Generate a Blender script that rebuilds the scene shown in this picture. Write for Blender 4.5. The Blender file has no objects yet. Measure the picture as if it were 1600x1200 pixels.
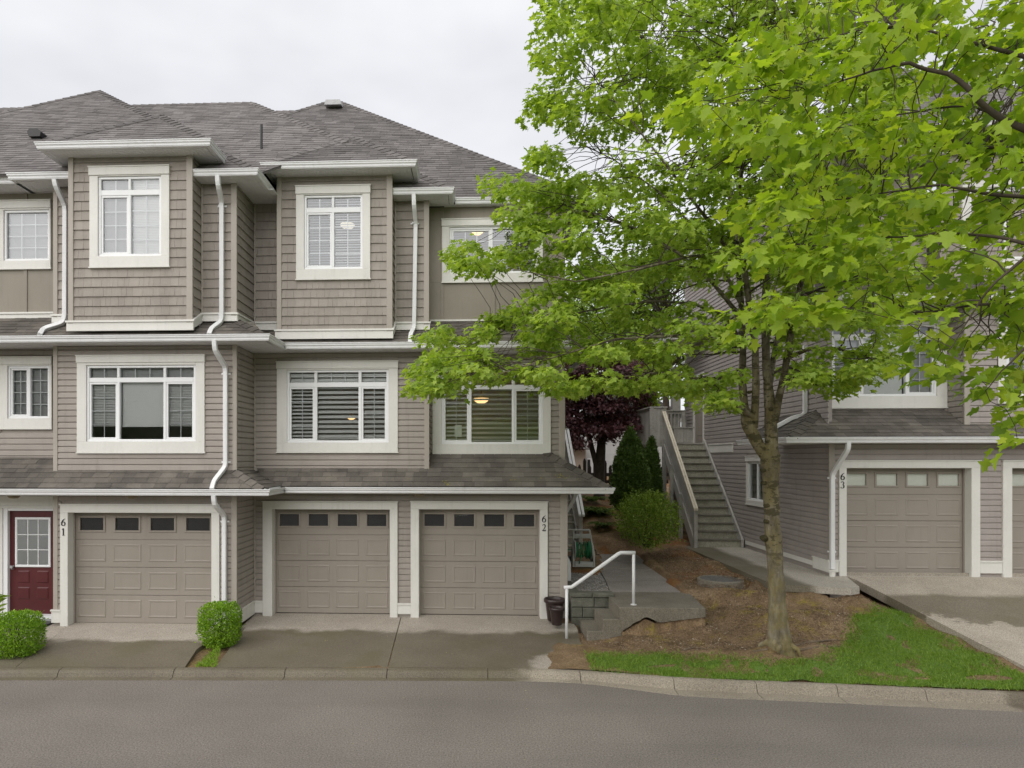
import bpy, bmesh, math, random
import numpy as np
from mathutils import Vector, Matrix, noise

rnd = random.Random(7)
sc = bpy.context.scene
col = sc.collection
V = Vector

# ------------------------------------------------------------------ camera
F = 1600 * 24 / 36.0
TT = 0.045
TH = math.atan(TT)
CT, ST = math.cos(TH), math.sin(TH)
PPX, PPY = 692.0, 716.0
H = 3.16
cam_d = bpy.data.cameras.new('camera')
cam = bpy.data.objects.new('camera', cam_d)
col.objects.link(cam)
cam.location = (0, 0, H)
cam.rotation_euler = (math.radians(90), 0, TH)
cam_d.sensor_width = 36
cam_d.lens = 24
cam_d.shift_x = (800 - PPX) / 1600
cam_d.shift_y = (PPY - 600) / 1600
cam_d.clip_start = 0.1
cam_d.clip_end = 600
sc.camera = cam

# ------------------------------------------------------------------ sky, sun, exposure
SUN_EL, SUN_AZ = math.radians(35), math.radians(213)     # azimuth measured from +Y clockwise (behind the camera, to the left)
w = bpy.data.worlds.new('World')
sc.world = w
w.use_nodes = True
nt = w.node_tree
nt.nodes.clear()
out = nt.nodes.new('ShaderNodeOutputWorld')
bg = nt.nodes.new('ShaderNodeBackground')
bg.inputs['Strength'].default_value = 0.12
sky = nt.nodes.new('ShaderNodeTexSky')
sky.sky_type = 'NISHITA'
sky.sun_disc = False
sky.sun_elevation = SUN_EL
sky.sun_rotation = SUN_AZ
tc = nt.nodes.new('ShaderNodeTexCoord')
mp = nt.nodes.new('ShaderNodeMapping')
mp.inputs['Scale'].default_value = (1.0, 1.0, 2.2)
nz = nt.nodes.new('ShaderNodeTexNoise')
nz.inputs['Scale'].default_value = 2.3
nz.inputs['Detail'].default_value = 4.0
nz.inputs['Roughness'].default_value = 0.5
rp = nt.nodes.new('ShaderNodeValToRGB')
rp.color_ramp.elements[0].position = 0.30
rp.color_ramp.elements[0].color = (2.45, 2.45, 2.56, 1)
rp.color_ramp.elements[1].position = 0.68
rp.color_ramp.elements[1].color = (3.42, 3.42, 3.48, 1)
mx = nt.nodes.new('ShaderNodeMix')
mx.data_type = 'RGBA'
mx.inputs[0].default_value = 0.95          # a closed cloud deck over the clear sky
nt.links.new(tc.outputs['Generated'], mp.inputs[0])
nt.links.new(mp.outputs[0], nz.inputs['Vector'])
nt.links.new(nz.outputs['Fac'], rp.inputs[0])
nt.links.new(sky.outputs[0], mx.inputs[6])
nt.links.new(rp.outputs[0], mx.inputs[7])
nt.links.new(mx.outputs[2], bg.inputs[0])
nt.links.new(bg.outputs[0], out.inputs[0])

sun_d = bpy.data.lights.new('sun', 'SUN')
sun = bpy.data.objects.new('sun', sun_d)
col.objects.link(sun)
sun_d.energy = 1.5
sun_d.angle = math.radians(100)
sun_d.color = (1.0, 0.97, 0.93)
sdir = V((math.sin(SUN_AZ) * math.cos(SUN_EL), math.cos(SUN_AZ) * math.cos(SUN_EL), math.sin(SUN_EL)))
sun.rotation_euler = sdir.to_track_quat('Z', 'Y').to_euler()
sun.location = (0, -10, 30)

sc.view_settings.view_transform = 'Standard'
sc.view_settings.look = 'None'
sc.view_settings.exposure = 1.28
sc.view_settings.gamma = 1.0
sc.view_settings.use_curve_mapping = False
sc.render.engine = 'CYCLES'
sc.cycles.max_bounces = 8
sc.cycles.transparent_max_bounces = 16
sc.cycles.use_denoising = True
sc.cycles.denoising_input_passes = 'RGB_ALBEDO_NORMAL'
sc.cycles.denoising_prefilter = 'NONE'
sc.cycles.use_adaptive_sampling = False

# ------------------------------------------------------------------ sight lines: from a point of the photograph to a plane of the place
def ray(px, py):
    a = (px - PPX) / F
    return (a * CT - ST, a * ST + CT, -(py - PPY) / F)

def onY(px, py, Y):
    r = ray(px, py); t = Y / r[1]
    return V((t * r[0], Y, H + t * r[2]))

def onX(px, py, X):
    r = ray(px, py); t = X / r[0]
    return V((X, t * r[1], H + t * r[2]))

def onZ(px, py, Z):
    r = ray(px, py); t = (Z - H) / r[2]
    return V((t * r[0], t * r[1], Z))

def XP(px, Y): return onY(px, PPY, Y).x
def ZP(px, py, Y): return onY(px, py, Y).z

# ------------------------------------------------------------------ materials
def mk(name):
    m = bpy.data.materials.new(name)
    m.use_nodes = True
    n = m.node_tree
    b = n.nodes['Principled BSDF']
    return m, n, b

def N(n, t, **kw):
    x = n.nodes.new(t)
    for k, v in kw.items():
        if k in x.inputs: x.inputs[k].default_value = v
        else: setattr(x, k, v)
    return x

def noise_node(n, scale, detail=4, rough=0.55, stretch=None, dist=0.0):
    g = N(n, 'ShaderNodeNewGeometry')
    src = g.outputs['Position']
    if stretch:
        mpp = N(n, 'ShaderNodeMapping'); mpp.inputs['Scale'].default_value = stretch
        n.links.new(src, mpp.inputs[0]); src = mpp.outputs[0]
    z = N(n, 'ShaderNodeTexNoise', Scale=scale, Detail=detail, Roughness=rough, Distortion=dist)
    n.links.new(src, z.inputs['Vector'])
    return z.outputs['Fac']

def ramp(n, fac, stops):
    r = N(n, 'ShaderNodeValToRGB')
    e = r.color_ramp.elements
    while len(e) < len(stops): e.new(0.5)
    for i, (p, c) in enumerate(stops):
        e[i].position = p; e[i].color = (c[0], c[1], c[2], 1)
    n.links.new(fac, r.inputs[0])
    return r.outputs[0]

def mixc(n, fac, a, b, mode='MIX'):
    x = N(n, 'ShaderNodeMix'); x.data_type = 'RGBA'; x.blend_type = mode
    for s, v in ((0, fac), (6, a), (7, b)):
        if hasattr(v, 'is_linked') or isinstance(v, bpy.types.NodeSocket): n.links.new(v, x.inputs[s])
        elif s == 0: x.inputs[0].default_value = v
        else: x.inputs[s].default_value = (v[0], v[1], v[2], 1)
    return x.outputs[2]

def mathn(n, op, a, b=None, clamp=False):
    x = N(n, 'ShaderNodeMath'); x.operation = op; x.use_clamp = clamp
    for s, v in ((0, a), (1, b)):
        if v is None: continue
        if isinstance(v, bpy.types.NodeSocket): n.links.new(v, x.inputs[s])
        else: x.inputs[s].default_value = v
    return x.outputs[0]

def sstep(n, v, lo, hi):
    x = N(n, 'ShaderNodeMapRange'); x.interpolation_type = 'SMOOTHSTEP'
    x.inputs['From Min'].default_value = lo; x.inputs['From Max'].default_value = hi
    n.links.new(v, x.inputs['Value'])
    return x.outputs[0]

def pos_xyz(n):
    g = N(n, 'ShaderNodeNewGeometry'); s = N(n, 'ShaderNodeSeparateXYZ')
    n.links.new(g.outputs['Position'], s.inputs[0])
    return s.outputs

def island(n, c, amt):
    """per-piece brightness variation"""
    g = N(n, 'ShaderNodeNewGeometry')
    k = N(n, 'ShaderNodeMapRange')
    k.inputs['To Min'].default_value = 1 - amt; k.inputs['To Max'].default_value = 1 + amt
    n.links.new(g.outputs['Random Per Island'], k.inputs['Value'])
    x = N(n, 'ShaderNodeVectorMath'); x.operation = 'SCALE'
    n.links.new(c, x.inputs[0]); n.links.new(k.outputs[0], x.inputs['Scale'])
    return x.outputs[0]

def objrand(n, c, amt):
    g = N(n, 'ShaderNodeObjectInfo')
    k = N(n, 'ShaderNodeMapRange')
    k.inputs['To Min'].default_value = 1 - amt; k.inputs['To Max'].default_value = 1 + amt
    n.links.new(g.outputs['Random'], k.inputs['Value'])
    x = N(n, 'ShaderNodeVectorMath'); x.operation = 'SCALE'
    n.links.new(c, x.inputs[0]); n.links.new(k.outputs[0], x.inputs['Scale'])
    return x.outputs[0]

def bumpn(n, b, h, strength, dist=0.01):
    x = N(n, 'ShaderNodeBump'); x.inputs['Strength'].default_value = strength; x.inputs['Distance'].default_value = dist
    n.links.new(h, x.inputs['Height']); n.links.new(x.outputs[0], b.inputs['Normal'])

def pmat(name, c1, c2, scale=3.0, rough=0.6, fine=None, bump=0.0, bscale=60, isl=0.0, orand=0.0, stretch=None, spec=0.4, bstretch=None, bdist=0.005, streak=0.0):
    m, n, b = mk(name)
    f = noise_node(n, scale, 5, 0.6, stretch)
    c = ramp(n, f, [(0.3, c1), (0.7, c2)])
    if fine:
        fs, fa = fine
        g = noise_node(n, fs, 2, 0.7)
        c = mixc(n, fa, c, ramp(n, g, [(0.3, (0.2, 0.2, 0.2)), (0.7, (0.8, 0.8, 0.8))]), 'OVERLAY')
    if streak:
        s_ = mathn(n, 'MULTIPLY', sstep(n, noise_node(n, 5.0, 5, 0.65, (1.6, 1.6, 0.16)), 0.50, 0.78), streak)
        c = mixc(n, s_, c, (c1[0] * 0.42, c1[1] * 0.42, c1[2] * 0.36))
        g_ = mathn(n, 'MULTIPLY', sstep(n, noise_node(n, 1.6, 5, 0.7), 0.52, 0.75), streak * 0.6)
        c = mixc(n, g_, c, (c1[0] * 0.60, c1[1] * 0.60, c1[2] * 0.50))
    if isl: c = island(n, c, isl)
    if orand: c = objrand(n, c, orand)
    n.links.new(c, b.inputs['Base Color'])
    b.inputs['Roughness'].default_value = rough
    b.inputs['Specular IOR Level'].default_value = spec
    if bump: bumpn(n, b, noise_node(n, bscale, 3, 0.6, bstretch), bump, bdist)
    return m

def leafmat(name, c1, c2, c3, trans=0.45, hue_scale=1.2, rough=0.45):
    """leaf: diffuse + translucent + faint sheen, hue varying leaf by leaf and slowly over the crown"""
    m = bpy.data.materials.new(name); m.use_nodes = True
    n = m.node_tree; n.nodes.clear()
    o = N(n, 'ShaderNodeOutputMaterial')
    g = N(n, 'ShaderNodeNewGeometry')
    f = noise_node(n, hue_scale, 2, 0.5)
    s = mathn(n, 'ADD', mathn(n, 'MULTIPLY', g.outputs['Random Per Island'], 0.6), mathn(n, 'MULTIPLY', f, 0.4))
    c = ramp(n, s, [(0.15, c1), (0.5, c2), (0.88, c3)])
    d = N(n, 'ShaderNodeBsdfPrincipled'); d.inputs['Roughness'].default_value = rough; d.inputs['Specular IOR Level'].default_value = 0.35
    t = N(n, 'ShaderNodeBsdfTranslucent')
    c2s = N(n, 'ShaderNodeMix'); c2s.data_type = 'RGBA'; c2s.blend_type = 'MULTIPLY'; c2s.inputs[0].default_value = 1
    n.links.new(c, c2s.inputs[6]); c2s.inputs[7].default_value = (1.25, 1.3, 0.55, 1)
    n.links.new(c, d.inputs['Base Color']); n.links.new(c2s.outputs[2], t.inputs['Color'])
    x = N(n, 'ShaderNodeMixShader'); x.inputs[0].default_value = trans
    n.links.new(d.outputs[0], x.inputs[1]); n.links.new(t.outputs[0], x.inputs[2])
    n.links.new(x.outputs[0], o.inputs[0])
    return m

MAT = {}
MAT['siding'] = pmat('vinyl_siding', (0.300, 0.266, 0.236), (0.345, 0.307, 0.274), 1.7, 0.55, fine=(90, 0.08), streak=0.28, orand=0.04, bump=0.12, bscale=40, bstretch=(1, 1, 14))
MAT['siding2'] = pmat('vinyl_siding_mauve', (0.325, 0.288, 0.268), (0.370, 0.330, 0.308), 1.7, 0.55, fine=(90, 0.08), streak=0.28, orand=0.04, bump=0.12, bscale=40, bstretch=(1, 1, 14))
MAT['shake'] = pmat('shake_siding', (0.268, 0.236, 0.205), (0.325, 0.288, 0.252), 2.0, 0.65, fine=(70, 0.15), streak=0.25, isl=0.06, orand=0.03, bump=0.5, bscale=22, bstretch=(7, 7, 0.7))
MAT['panel'] = pmat('painted_panel', (0.240, 0.213, 0.172), (0.272, 0.242, 0.197), 1.2, 0.6, streak=0.2, fine=(60, 0.08), bump=0.1)
MAT['corner'] = pmat('corner_vinyl', (0.345, 0.308, 0.266), (0.39, 0.349, 0.305), 1.0, 0.5, fine=(60, 0.06))
MAT['trim'] = pmat('cream_trim', (0.645, 0.632, 0.592), (0.705, 0.69, 0.648), 1.4, 0.5, fine=(30, 0.08), streak=0.16, bump=0.06)
MAT['white'] = pmat('white_metal', (0.68, 0.68, 0.68), (0.75, 0.75, 0.75), 1.2, 0.4, fine=(25, 0.08), streak=0.2)
MAT['vinyl'] = pmat('white_vinyl', (0.76, 0.765, 0.77), (0.80, 0.805, 0.81), 2.0, 0.35)
MAT['garage'] = pmat('garage_paint', (0.270, 0.237, 0.202), (0.302, 0.266, 0.228), 1.0, 0.5, fine=(90, 0.07), streak=0.12, bump=0.06, bscale=120)
MAT['reddoor'] = pmat('red_door_paint', (0.070, 0.012, 0.014), (0.095, 0.017, 0.019), 2.0, 0.4, fine=(60, 0.1))
MAT['dark'] = pmat('dark_recess', (0.02, 0.02, 0.02), (0.03, 0.03, 0.03), 2.0, 0.8)
MAT['black'] = pmat('black_paint', (0.012, 0.012, 0.012), (0.02, 0.02, 0.02), 4.0, 0.4)
MAT['brass'] = pmat('aged_brass', (0.16, 0.13, 0.08), (0.24, 0.19, 0.11), 9.0, 0.4)
MAT['metal'] = pmat('galvanised', (0.30, 0.30, 0.30), (0.40, 0.40, 0.40), 8.0, 0.4)
MAT['room'] = pmat('room_paint', (0.46, 0.43, 0.39), (0.52, 0.49, 0.45), 1.0, 0.8)
MAT['blind'] = pmat('blind_white', (0.80, 0.80, 0.785), (0.84, 0.84, 0.825), 2.0, 0.5)
MAT['blindgrey'] = pmat('blind_grey', (0.40, 0.40, 0.40), (0.46, 0.46, 0.455), 2.0, 0.6)
MAT['paper'] = pmat('paper', (0.75, 0.74, 0.68), (0.8, 0.79, 0.73), 20.0, 0.7)
MAT['wood'] = pmat('weathered_wood', (0.32, 0.308, 0.285), (0.46, 0.445, 0.41), 2.5, 0.75, fine=(40, 0.25), bump=0.4, bscale=18, bstretch=(9, 9, 0.8), orand=0.08)
MAT['freshwood'] = pmat('bleached_rail', (0.55, 0.49, 0.39), (0.68, 0.62, 0.50), 5.0, 0.7, fine=(50, 0.2))
MAT['tread'] = pmat('mossy_tread', (0.33, 0.315, 0.255), (0.48, 0.46, 0.39), 3.0, 0.8, fine=(30, 0.4), bump=0.3, orand=0.1)
MAT['treadgrey'] = pmat('grey_tread', (0.42, 0.41, 0.375), (0.52, 0.505, 0.465), 3.0, 0.8, fine=(30, 0.3), bump=0.3, orand=0.08)
MAT['darkwood'] = pmat('dark_tread', (0.11, 0.105, 0.080), (0.185, 0.175, 0.140), 6.0, 0.7, fine=(40, 0.3))  # stair treads, darker than the risers
MAT['pot'] = pmat('brown_plastic', (0.028, 0.017, 0.016), (0.045, 0.028, 0.026), 5.0, 0.35)
MAT['hose'] = pmat('green_hose', (0.015, 0.14, 0.055), (0.025, 0.21, 0.085), 8.0, 0.4)
MAT['cart'] = pmat('grey_plastic', (0.36, 0.36, 0.335), (0.44, 0.44, 0.41), 4.0, 0.5)
MAT['cartpale'] = pmat('pale_plastic', (0.45, 0.46, 0.44), (0.52, 0.53, 0.51), 4.0, 0.5)
MAT['fence'] = pmat('dark_stained_wood', (0.030, 0.024, 0.020), (0.050, 0.040, 0.033), 5.0, 0.8, orand=0.15)
MAT['farwall'] = pmat('pale_grey_siding', (0.50, 0.50, 0.49), (0.56, 0.56, 0.55), 1.5, 0.6, orand=0.05)
MAT['fartan'] = pmat('tan_siding', (0.30, 0.25, 0.20), (0.35, 0.29, 0.24), 1.5, 0.6)
MAT['block'] = pmat('mossy_block', (0.080, 0.082, 0.062), (0.175, 0.170, 0.138), 4.0, 0.9, fine=(50, 0.35), bump=0.6, bscale=45, orand=0.12, bdist=0.01)

def concrete(name, c1, c2, wet=None, seed=0.0):
    """poured concrete with fine aggregate, blotches and (optionally) a rain-wet stain with an uneven edge"""
    m, n, b = mk(name)
    c = ramp(n, noise_node(n, 1.1, 6, 0.65), [(0.3, c1), (0.7, c2)])
    c = mixc(n, 0.45, c, ramp(n, noise_node(n, 55, 3, 0.9), [(0.36, (0.08, 0.08, 0.08)), (0.64, (0.92, 0.92, 0.92))]), 'OVERLAY')
    sp = ramp(n, noise_node(n, 220, 1, 0.5), [(0.60, (0.5, 0.5, 0.5)), (0.72, (0.75, 0.74, 0.72))])
    c = mixc(n, 0.5, c, sp, 'OVERLAY')
    rough = 0.85
    if wet:
        s = wet(n)
        dark = mixc(n, 1.0, c, (0.40, 0.385, 0.33), 'MULTIPLY')
        moss = mixc(n, mathn(n, 'MULTIPLY', sstep(n, noise_node(n, 0.9, 4, 0.6), 0.48, 0.70), 0.45), dark, (0.105, 0.095, 0.042))
        c = mixc(n, s, c, moss)
        rr = N(n, 'ShaderNodeMapRange'); rr.inputs['To Min'].default_value = 0.85; rr.inputs['To Max'].default_value = 0.55
        n.links.new(s, rr.inputs['Value']); n.links.new(rr.outputs[0], b.inputs['Roughness'])
    else:
        b.inputs['Roughness'].default_value = rough
    n.links.new(c, b.inputs['Base Color'])
    b.inputs['Specular IOR Level'].default_value = 0.35
    bumpn(n, b, noise_node(n, 110, 3, 0.7), 0.35, 0.006)
    return m

def wet_front(y0, soft, amp, corner=None):
    def f(n):
        p = pos_xyz(n)
        q = mathn(n, 'ADD', p[1], mathn(n, 'MULTIPLY', mathn(n, 'SUBTRACT', noise_node(n, 0.85, 5, 0.6), 0.5), amp))
        q = mathn(n, 'ADD', q, mathn(n, 'MULTIPLY', mathn(n, 'SUBTRACT', noise_node(n, 6.0, 3, 0.6), 0.5), 0.22))
        s = mathn(n, 'SUBTRACT', 1.0, sstep(n, q, y0 - soft, y0 + soft))
        if corner:
            dx = mathn(n, 'DIVIDE', mathn(n, 'SUBTRACT', p[0], corner[0]), corner[2])
            dy = mathn(n, 'DIVIDE', mathn(n, 'SUBTRACT', p[1], corner[1]), corner[3])
            dd = mathn(n, 'SQRT', mathn(n, 'ADD', mathn(n, 'MULTIPLY', dx, dx), mathn(n, 'MULTIPLY', dy, dy)))
            dd = mathn(n, 'ADD', dd, mathn(n, 'MULTIPLY', mathn(n, 'SUBTRACT', noise_node(n, 2.5, 4, 0.6), 0.5), 0.5))
            s = mathn(n, 'MULTIPLY', s, sstep(n, dd, 0.85, 1.05))
        return s
    return f

MAT['drive61'] = concrete('driveway_concrete_a', (0.30, 0.265, 0.222), (0.38, 0.34, 0.29), wet_front(11.78, 0.10, 0.55))
MAT['drive62'] = concrete('driveway_concrete_b', (0.30, 0.265, 0.222), (0.38, 0.34, 0.29), wet_front(12.62, 0.14, 1.0, (2.15, 10.9, 1.25, 0.95)))
def wet63(n):
    p = pos_xyz(n)
    q = mathn(n, 'ADD', p[1], mathn(n, 'MULTIPLY', mathn(n, 'SUBTRACT', noise_node(n, 1.2, 4), 0.5), 0.5))
    b1 = mathn(n, 'SUBTRACT', 1.0, sstep(n, q, 13.05, 13.25))
    q2 = mathn(n, 'ADD', mathn(n, 'ADD', p[1], mathn(n, 'MULTIPLY', p[0], 0.30)), mathn(n, 'MULTIPLY', mathn(n, 'SUBTRACT', noise_node(n, 1.1, 6, 0.65), 0.5), 1.7))
    return mathn(n, 'MULTIPLY', mathn(n, 'MULTIPLY', b1, sstep(n, q2, 14.72, 14.82)), 0.85)
MAT['drive63'] = concrete('driveway_concrete_c', (0.30, 0.266, 0.215), (0.40, 0.355, 0.295), wet63)
def wetkerb(n):
    p = pos_xyz(n)
    q = mathn(n, 'ADD', p[0], mathn(n, 'MULTIPLY', mathn(n, 'SUBTRACT', noise_node(n, 1.3, 4), 0.5), 0.9))
    return mathn(n, 'MULTIPLY', mathn(n, 'ADD', mathn(n, 'SUBTRACT', 1.0, sstep(n, q, 0.65, 0.85)), sstep(n, q, 7.3, 7.6)), 0.85)
MAT['kerb'] = concrete('kerb_concrete', (0.215, 0.185, 0.145), (0.300, 0.264, 0.210), wetkerb)
MAT['slab'] = concrete('path_concrete', (0.215, 0.195, 0.175), (0.30, 0.275, 0.248))
MAT['step'] = concrete('step_concrete', (0.128, 0.112, 0.086), (0.205, 0.182, 0.145))
def wetwalk(n):
    p = pos_xyz(n)
    q = mathn(n, 'ADD', p[0], mathn(n, 'MULTIPLY', mathn(n, 'SUBTRACT', noise_node(n, 1.0, 4), 0.5), 0.5))
    return mathn(n, 'SUBTRACT', 1.0, sstep(n, q, 6.2, 6.5))
MAT['walk'] = concrete('sidewalk_concrete', (0.34, 0.31, 0.265), (0.43, 0.395, 0.34), wetwalk)
MAT['found'] = concrete('foundation_concrete', (0.28, 0.25, 0.20), (0.36, 0.32, 0.27))
MAT['lid'] = concrete('lid_concrete', (0.085, 0.08, 0.073), (0.13, 0.125, 0.115))

def asphalt():
    m, n, b = mk('asphalt')
    c = ramp(n, noise_node(n, 0.6, 5, 0.6), [(0.3, (0.150, 0.133, 0.117)), (0.7, (0.190, 0.170, 0.150))])
    g = ramp(n, noise_node(n, 48, 3, 0.9), [(0.36, (0.05, 0.05, 0.05)), (0.64, (0.95, 0.94, 0.92))])
    c = mixc(n, 0.62, c, g, 'OVERLAY')
    c = mixc(n, mathn(n, 'MULTIPLY', sstep(n, noise_node(n, 0.9, 4, 0.6, (0.16, 1.1, 1)), 0.45, 0.7), 0.22), c, (0.085, 0.078, 0.070))
    # gravelly light chips
    vor = N(n, 'ShaderNodeTexVoronoi', Scale=62.0)
    gg = N(n, 'ShaderNodeNewGeometry'); n.links.new(gg.outputs['Position'], vor.inputs['Vector'])
    chip = sstep(n, vor.outputs['Distance'], 0.30, 0.18)
    pick = sstep(n, noise_node(n, 95, 1, 0.5), 0.52, 0.62)
    c = mixc(n, mathn(n, 'MULTIPLY', mathn(n, 'MULTIPLY', chip, pick), 0.55), c, (0.36, 0.34, 0.31))
    n.links.new(c, b.inputs['Base Color'])
    b.inputs['Roughness'].default_value = 0.85
    bumpn(n, b, noise_node(n, 130, 2, 0.8), 0.5, 0.006)
    return m
MAT['asphalt'] = asphalt()

def shingles(name, c1, c2, c3, moss=0.0):
    m, n, b = mk(name)
    c = ramp(n, noise_node(n, 1.3, 5, 0.65), [(0.28, c1), (0.5, c2), (0.72, c3)])
    c = mixc(n, 0.35, c, ramp(n, noise_node(n, 75, 2, 0.8), [(0.3, (0.2, 0.2, 0.2)), (0.7, (0.8, 0.8, 0.8))]), 'OVERLAY')
    if moss:
        f = sstep(n, noise_node(n, 2.6, 5, 0.65), 0.62, 0.74)
        c = mixc(n, mathn(n, 'MULTIPLY', f, moss), c, (0.16, 0.135, 0.035))
    c = island(n, c, 0.22)
    c = objrand(n, c, 0.22)
    n.links.new(c, b.inputs['Base Color'])
    b.inputs['Roughness'].default_value = 0.9
    b.inputs['Specular IOR Level'].default_value = 0.25
    bumpn(n, b, noise_node(n, 160, 2, 0.8), 0.4, 0.004)
    return m
MAT['roof_hi'] = shingles('asphalt_shingle_grey', (0.106, 0.097, 0.094), (0.138, 0.127, 0.123), (0.170, 0.156, 0.152))
MAT['roof_lo'] = shingles('asphalt_shingle_brown', (0.072, 0.064, 0.056), (0.114, 0.102, 0.089), (0.162, 0.145, 0.123), 0.3)
MAT['moss'] = pmat('roof_moss', (0.22, 0.20, 0.02), (0.38, 0.33, 0.05), 14.0, 0.95, bump=0.6, bscale=60)

def glass(nm='window_glass', gain=2.0, floor=0.05):
    m = bpy.data.materials.new(nm); m.use_nodes = True
    n = m.node_tree; n.nodes.clear()
    o = N(n, 'ShaderNodeOutputMaterial')
    t = N(n, 'ShaderNodeBsdfTransparent'); t.inputs[0].default_value = (0.94, 0.955, 0.95, 1)
    g = N(n, 'ShaderNodeBsdfGlossy'); g.inputs['Roughness'].default_value = 0.015; g.inputs[0].default_value = (0.95, 0.97, 1.0, 1)
    gg = N(n, 'ShaderNodeNewGeometry')
    bp = N(n, 'ShaderNodeBump'); bp.inputs['Strength'].default_value = 0.10; bp.inputs['Distance'].default_value = 0.02
    n.links.new(noise_node(n, 2.2, 1, 0.4), bp.inputs['Height']); n.links.new(bp.outputs[0], g.inputs['Normal'])
    fr = N(n, 'ShaderNodeFresnel'); fr.inputs['IOR'].default_value = 1.5
    k = mathn(n, 'ADD', mathn(n, 'MULTIPLY', fr.outputs[0], gain), floor, True)
    x = N(n, 'ShaderNodeMixShader'); n.links.new(k, x.inputs[0])
    n.links.new(t.outputs[0], x.inputs[1]); n.links.new(g.outputs[0], x.inputs[2])
    n.links.new(x.outputs[0], o.inputs[0])
    return m
MAT['glass'] = glass()
MAT['glassdoor'] = glass('garage_glass', 1.1, 0.01)

def emit(name, c, s):
    m, n, b = mk(name)
    b.inputs['Base Color'].default_value = (c[0], c[1], c[2], 1)
    b.inputs['Emission Color'].default_value = (c[0], c[1], c[2], 1)
    b.inputs['Emission Strength'].default_value = s
    return m
MAT['lamp'] = emit('lamp_bowl', (1.0, 0.62, 0.27), 0.75)
MAT['lampcool'] = emit('lamp_bowl_white', (1.0, 0.90, 0.72), 0.25)

def bark():
    m, n, b = mk('maple_bark')
    c = ramp(n, noise_node(n, 7, 6, 0.7, (1, 1, 0.3)), [(0.3, (0.055, 0.044, 0.030)), (0.5, (0.150, 0.126, 0.088)), (0.72, (0.32, 0.285, 0.22))])
    p = pos_xyz(n)
    f = sstep(n, noise_node(n, 3.0, 5, 0.7, (1, 1, 0.6)), 0.40, 0.54)
    side = sstep(n, p[0], 4.85, 5.15)
    f = mathn(n, 'MULTIPLY', f, mathn(n, 'ADD', 0.45, mathn(n, 'MULTIPLY', side, 0.5)))
    f = mathn(n, 'MULTIPLY', f, mathn(n, 'SUBTRACT', 1.0, sstep(n, p[2], 3.6, 5.2)))
    c = mixc(n, mathn(n, 'MULTIPLY', f, 0.8), c, (0.225, 0.180, 0.040))
    f2 = mathn(n, 'MULTIPLY', sstep(n, noise_node(n, 5.0, 4, 0.7, (1, 1, 2.2)), 0.50, 0.57), sstep(n, p[2], 1.1, 2.0))
    c = mixc(n, mathn(n, 'MULTIPLY', f2, 0.85), c, (0.055, 0.046, 0.018))
    n.links.new(c, b.inputs['Base Color']); b.inputs['Roughness'].default_value = 0.95
    bumpn(n, b, noise_node(n, 22, 5, 0.7, (1, 1, 0.35)), 0.9, 0.03)
    return m
MAT['bark'] = bark()
MAT['knot'] = pmat('mossy_knot', (0.030, 0.026, 0.012), (0.095, 0.078, 0.030), 14.0, 0.95, bump=0.8, bscale=40, bdist=.02)
MAT['root'] = pmat('root_bark', (0.10, 0.075, 0.050), (0.19, 0.145, 0.10), 9.0, 0.95)
MAT['twig'] = pmat('twig_bark', (0.035, 0.026, 0.018), (0.075, 0.058, 0.042), 8.0, 0.9)
MAT['leaf'] = leafmat('maple_leaf', (0.180, 0.275, 0.036), (0.290, 0.405, 0.056), (0.420, 0.520, 0.090), trans=0.5)
MAT['leafnear'] = leafmat('maple_leaf_near', (0.140, 0.240, 0.024), (0.285, 0.405, 0.034), (0.460, 0.530, 0.060), trans=0.55, hue_scale=1.0)
MAT['leafbox'] = leafmat('boxwood_leaf', (0.105, 0.220, 0.012), (0.185, 0.340, 0.018), (0.300, 0.460, 0.030), trans=0.3, hue_scale=3.0)
MAT['leafbush'] = leafmat('shrub_leaf', (0.110, 0.190, 0.022), (0.200, 0.300, 0.038), (0.330, 0.420, 0.09), trans=0.3, hue_scale=3.0)
MAT['leafcedar'] = leafmat('cedar_leaf', (0.044, 0.082, 0.018), (0.082, 0.142, 0.030), (0.135, 0.205, 0.045), trans=0.2, hue_scale=3.0)
MAT['leafpurple'] = leafmat('purple_leaf', (0.050, 0.020, 0.026), (0.100, 0.040, 0.050), (0.190, 0.082, 0.092), trans=0.3, hue_scale=2.0)
MAT['leaffern'] = leafmat('fern_leaf', (0.055, 0.100, 0.016), (0.095, 0.160, 0.026), (0.150, 0.225, 0.04), trans=0.3, hue_scale=3.0)
MAT['leaffar'] = leafmat('far_leaf', (0.085, 0.150, 0.016), (0.150, 0.240, 0.024), (0.24, 0.34, 0.04), trans=0.45)
MAT['grass'] = leafmat('grass_blade', (0.105, 0.195, 0.020), (0.170, 0.285, 0.032), (0.270, 0.370, 0.058), trans=0.3, hue_scale=1.6)

# ------------------------------------------------------------------ mesh helpers
XF = Matrix.Identity(4)      # frame in which walls are laid out (turned for side walls)
WM = {}

def link(o, parent=None, basis=None):
    col.objects.link(o)
    if basis is not None: o.matrix_basis = basis
    WM[o.name] = o.matrix_basis.copy()
    if parent is not None:
        o.parent = parent
        o.matrix_parent_inverse = WM[parent.name].inverted()
    return o

def tag(o, label=None, cat=None, group=None, kind=None):
    if label: o['label'] = label
    if cat: o['category'] = cat
    if group: o['group'] = group
    if kind: o['kind'] = kind
    return o

def empty(name, loc, label=None, cat=None, group=None):
    o = bpy.data.objects.new(name, None)
    o.empty_display_size = 0.3
    link(o, None, Matrix.Translation(V(loc)))
    return tag(o, label, cat, group)

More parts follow.
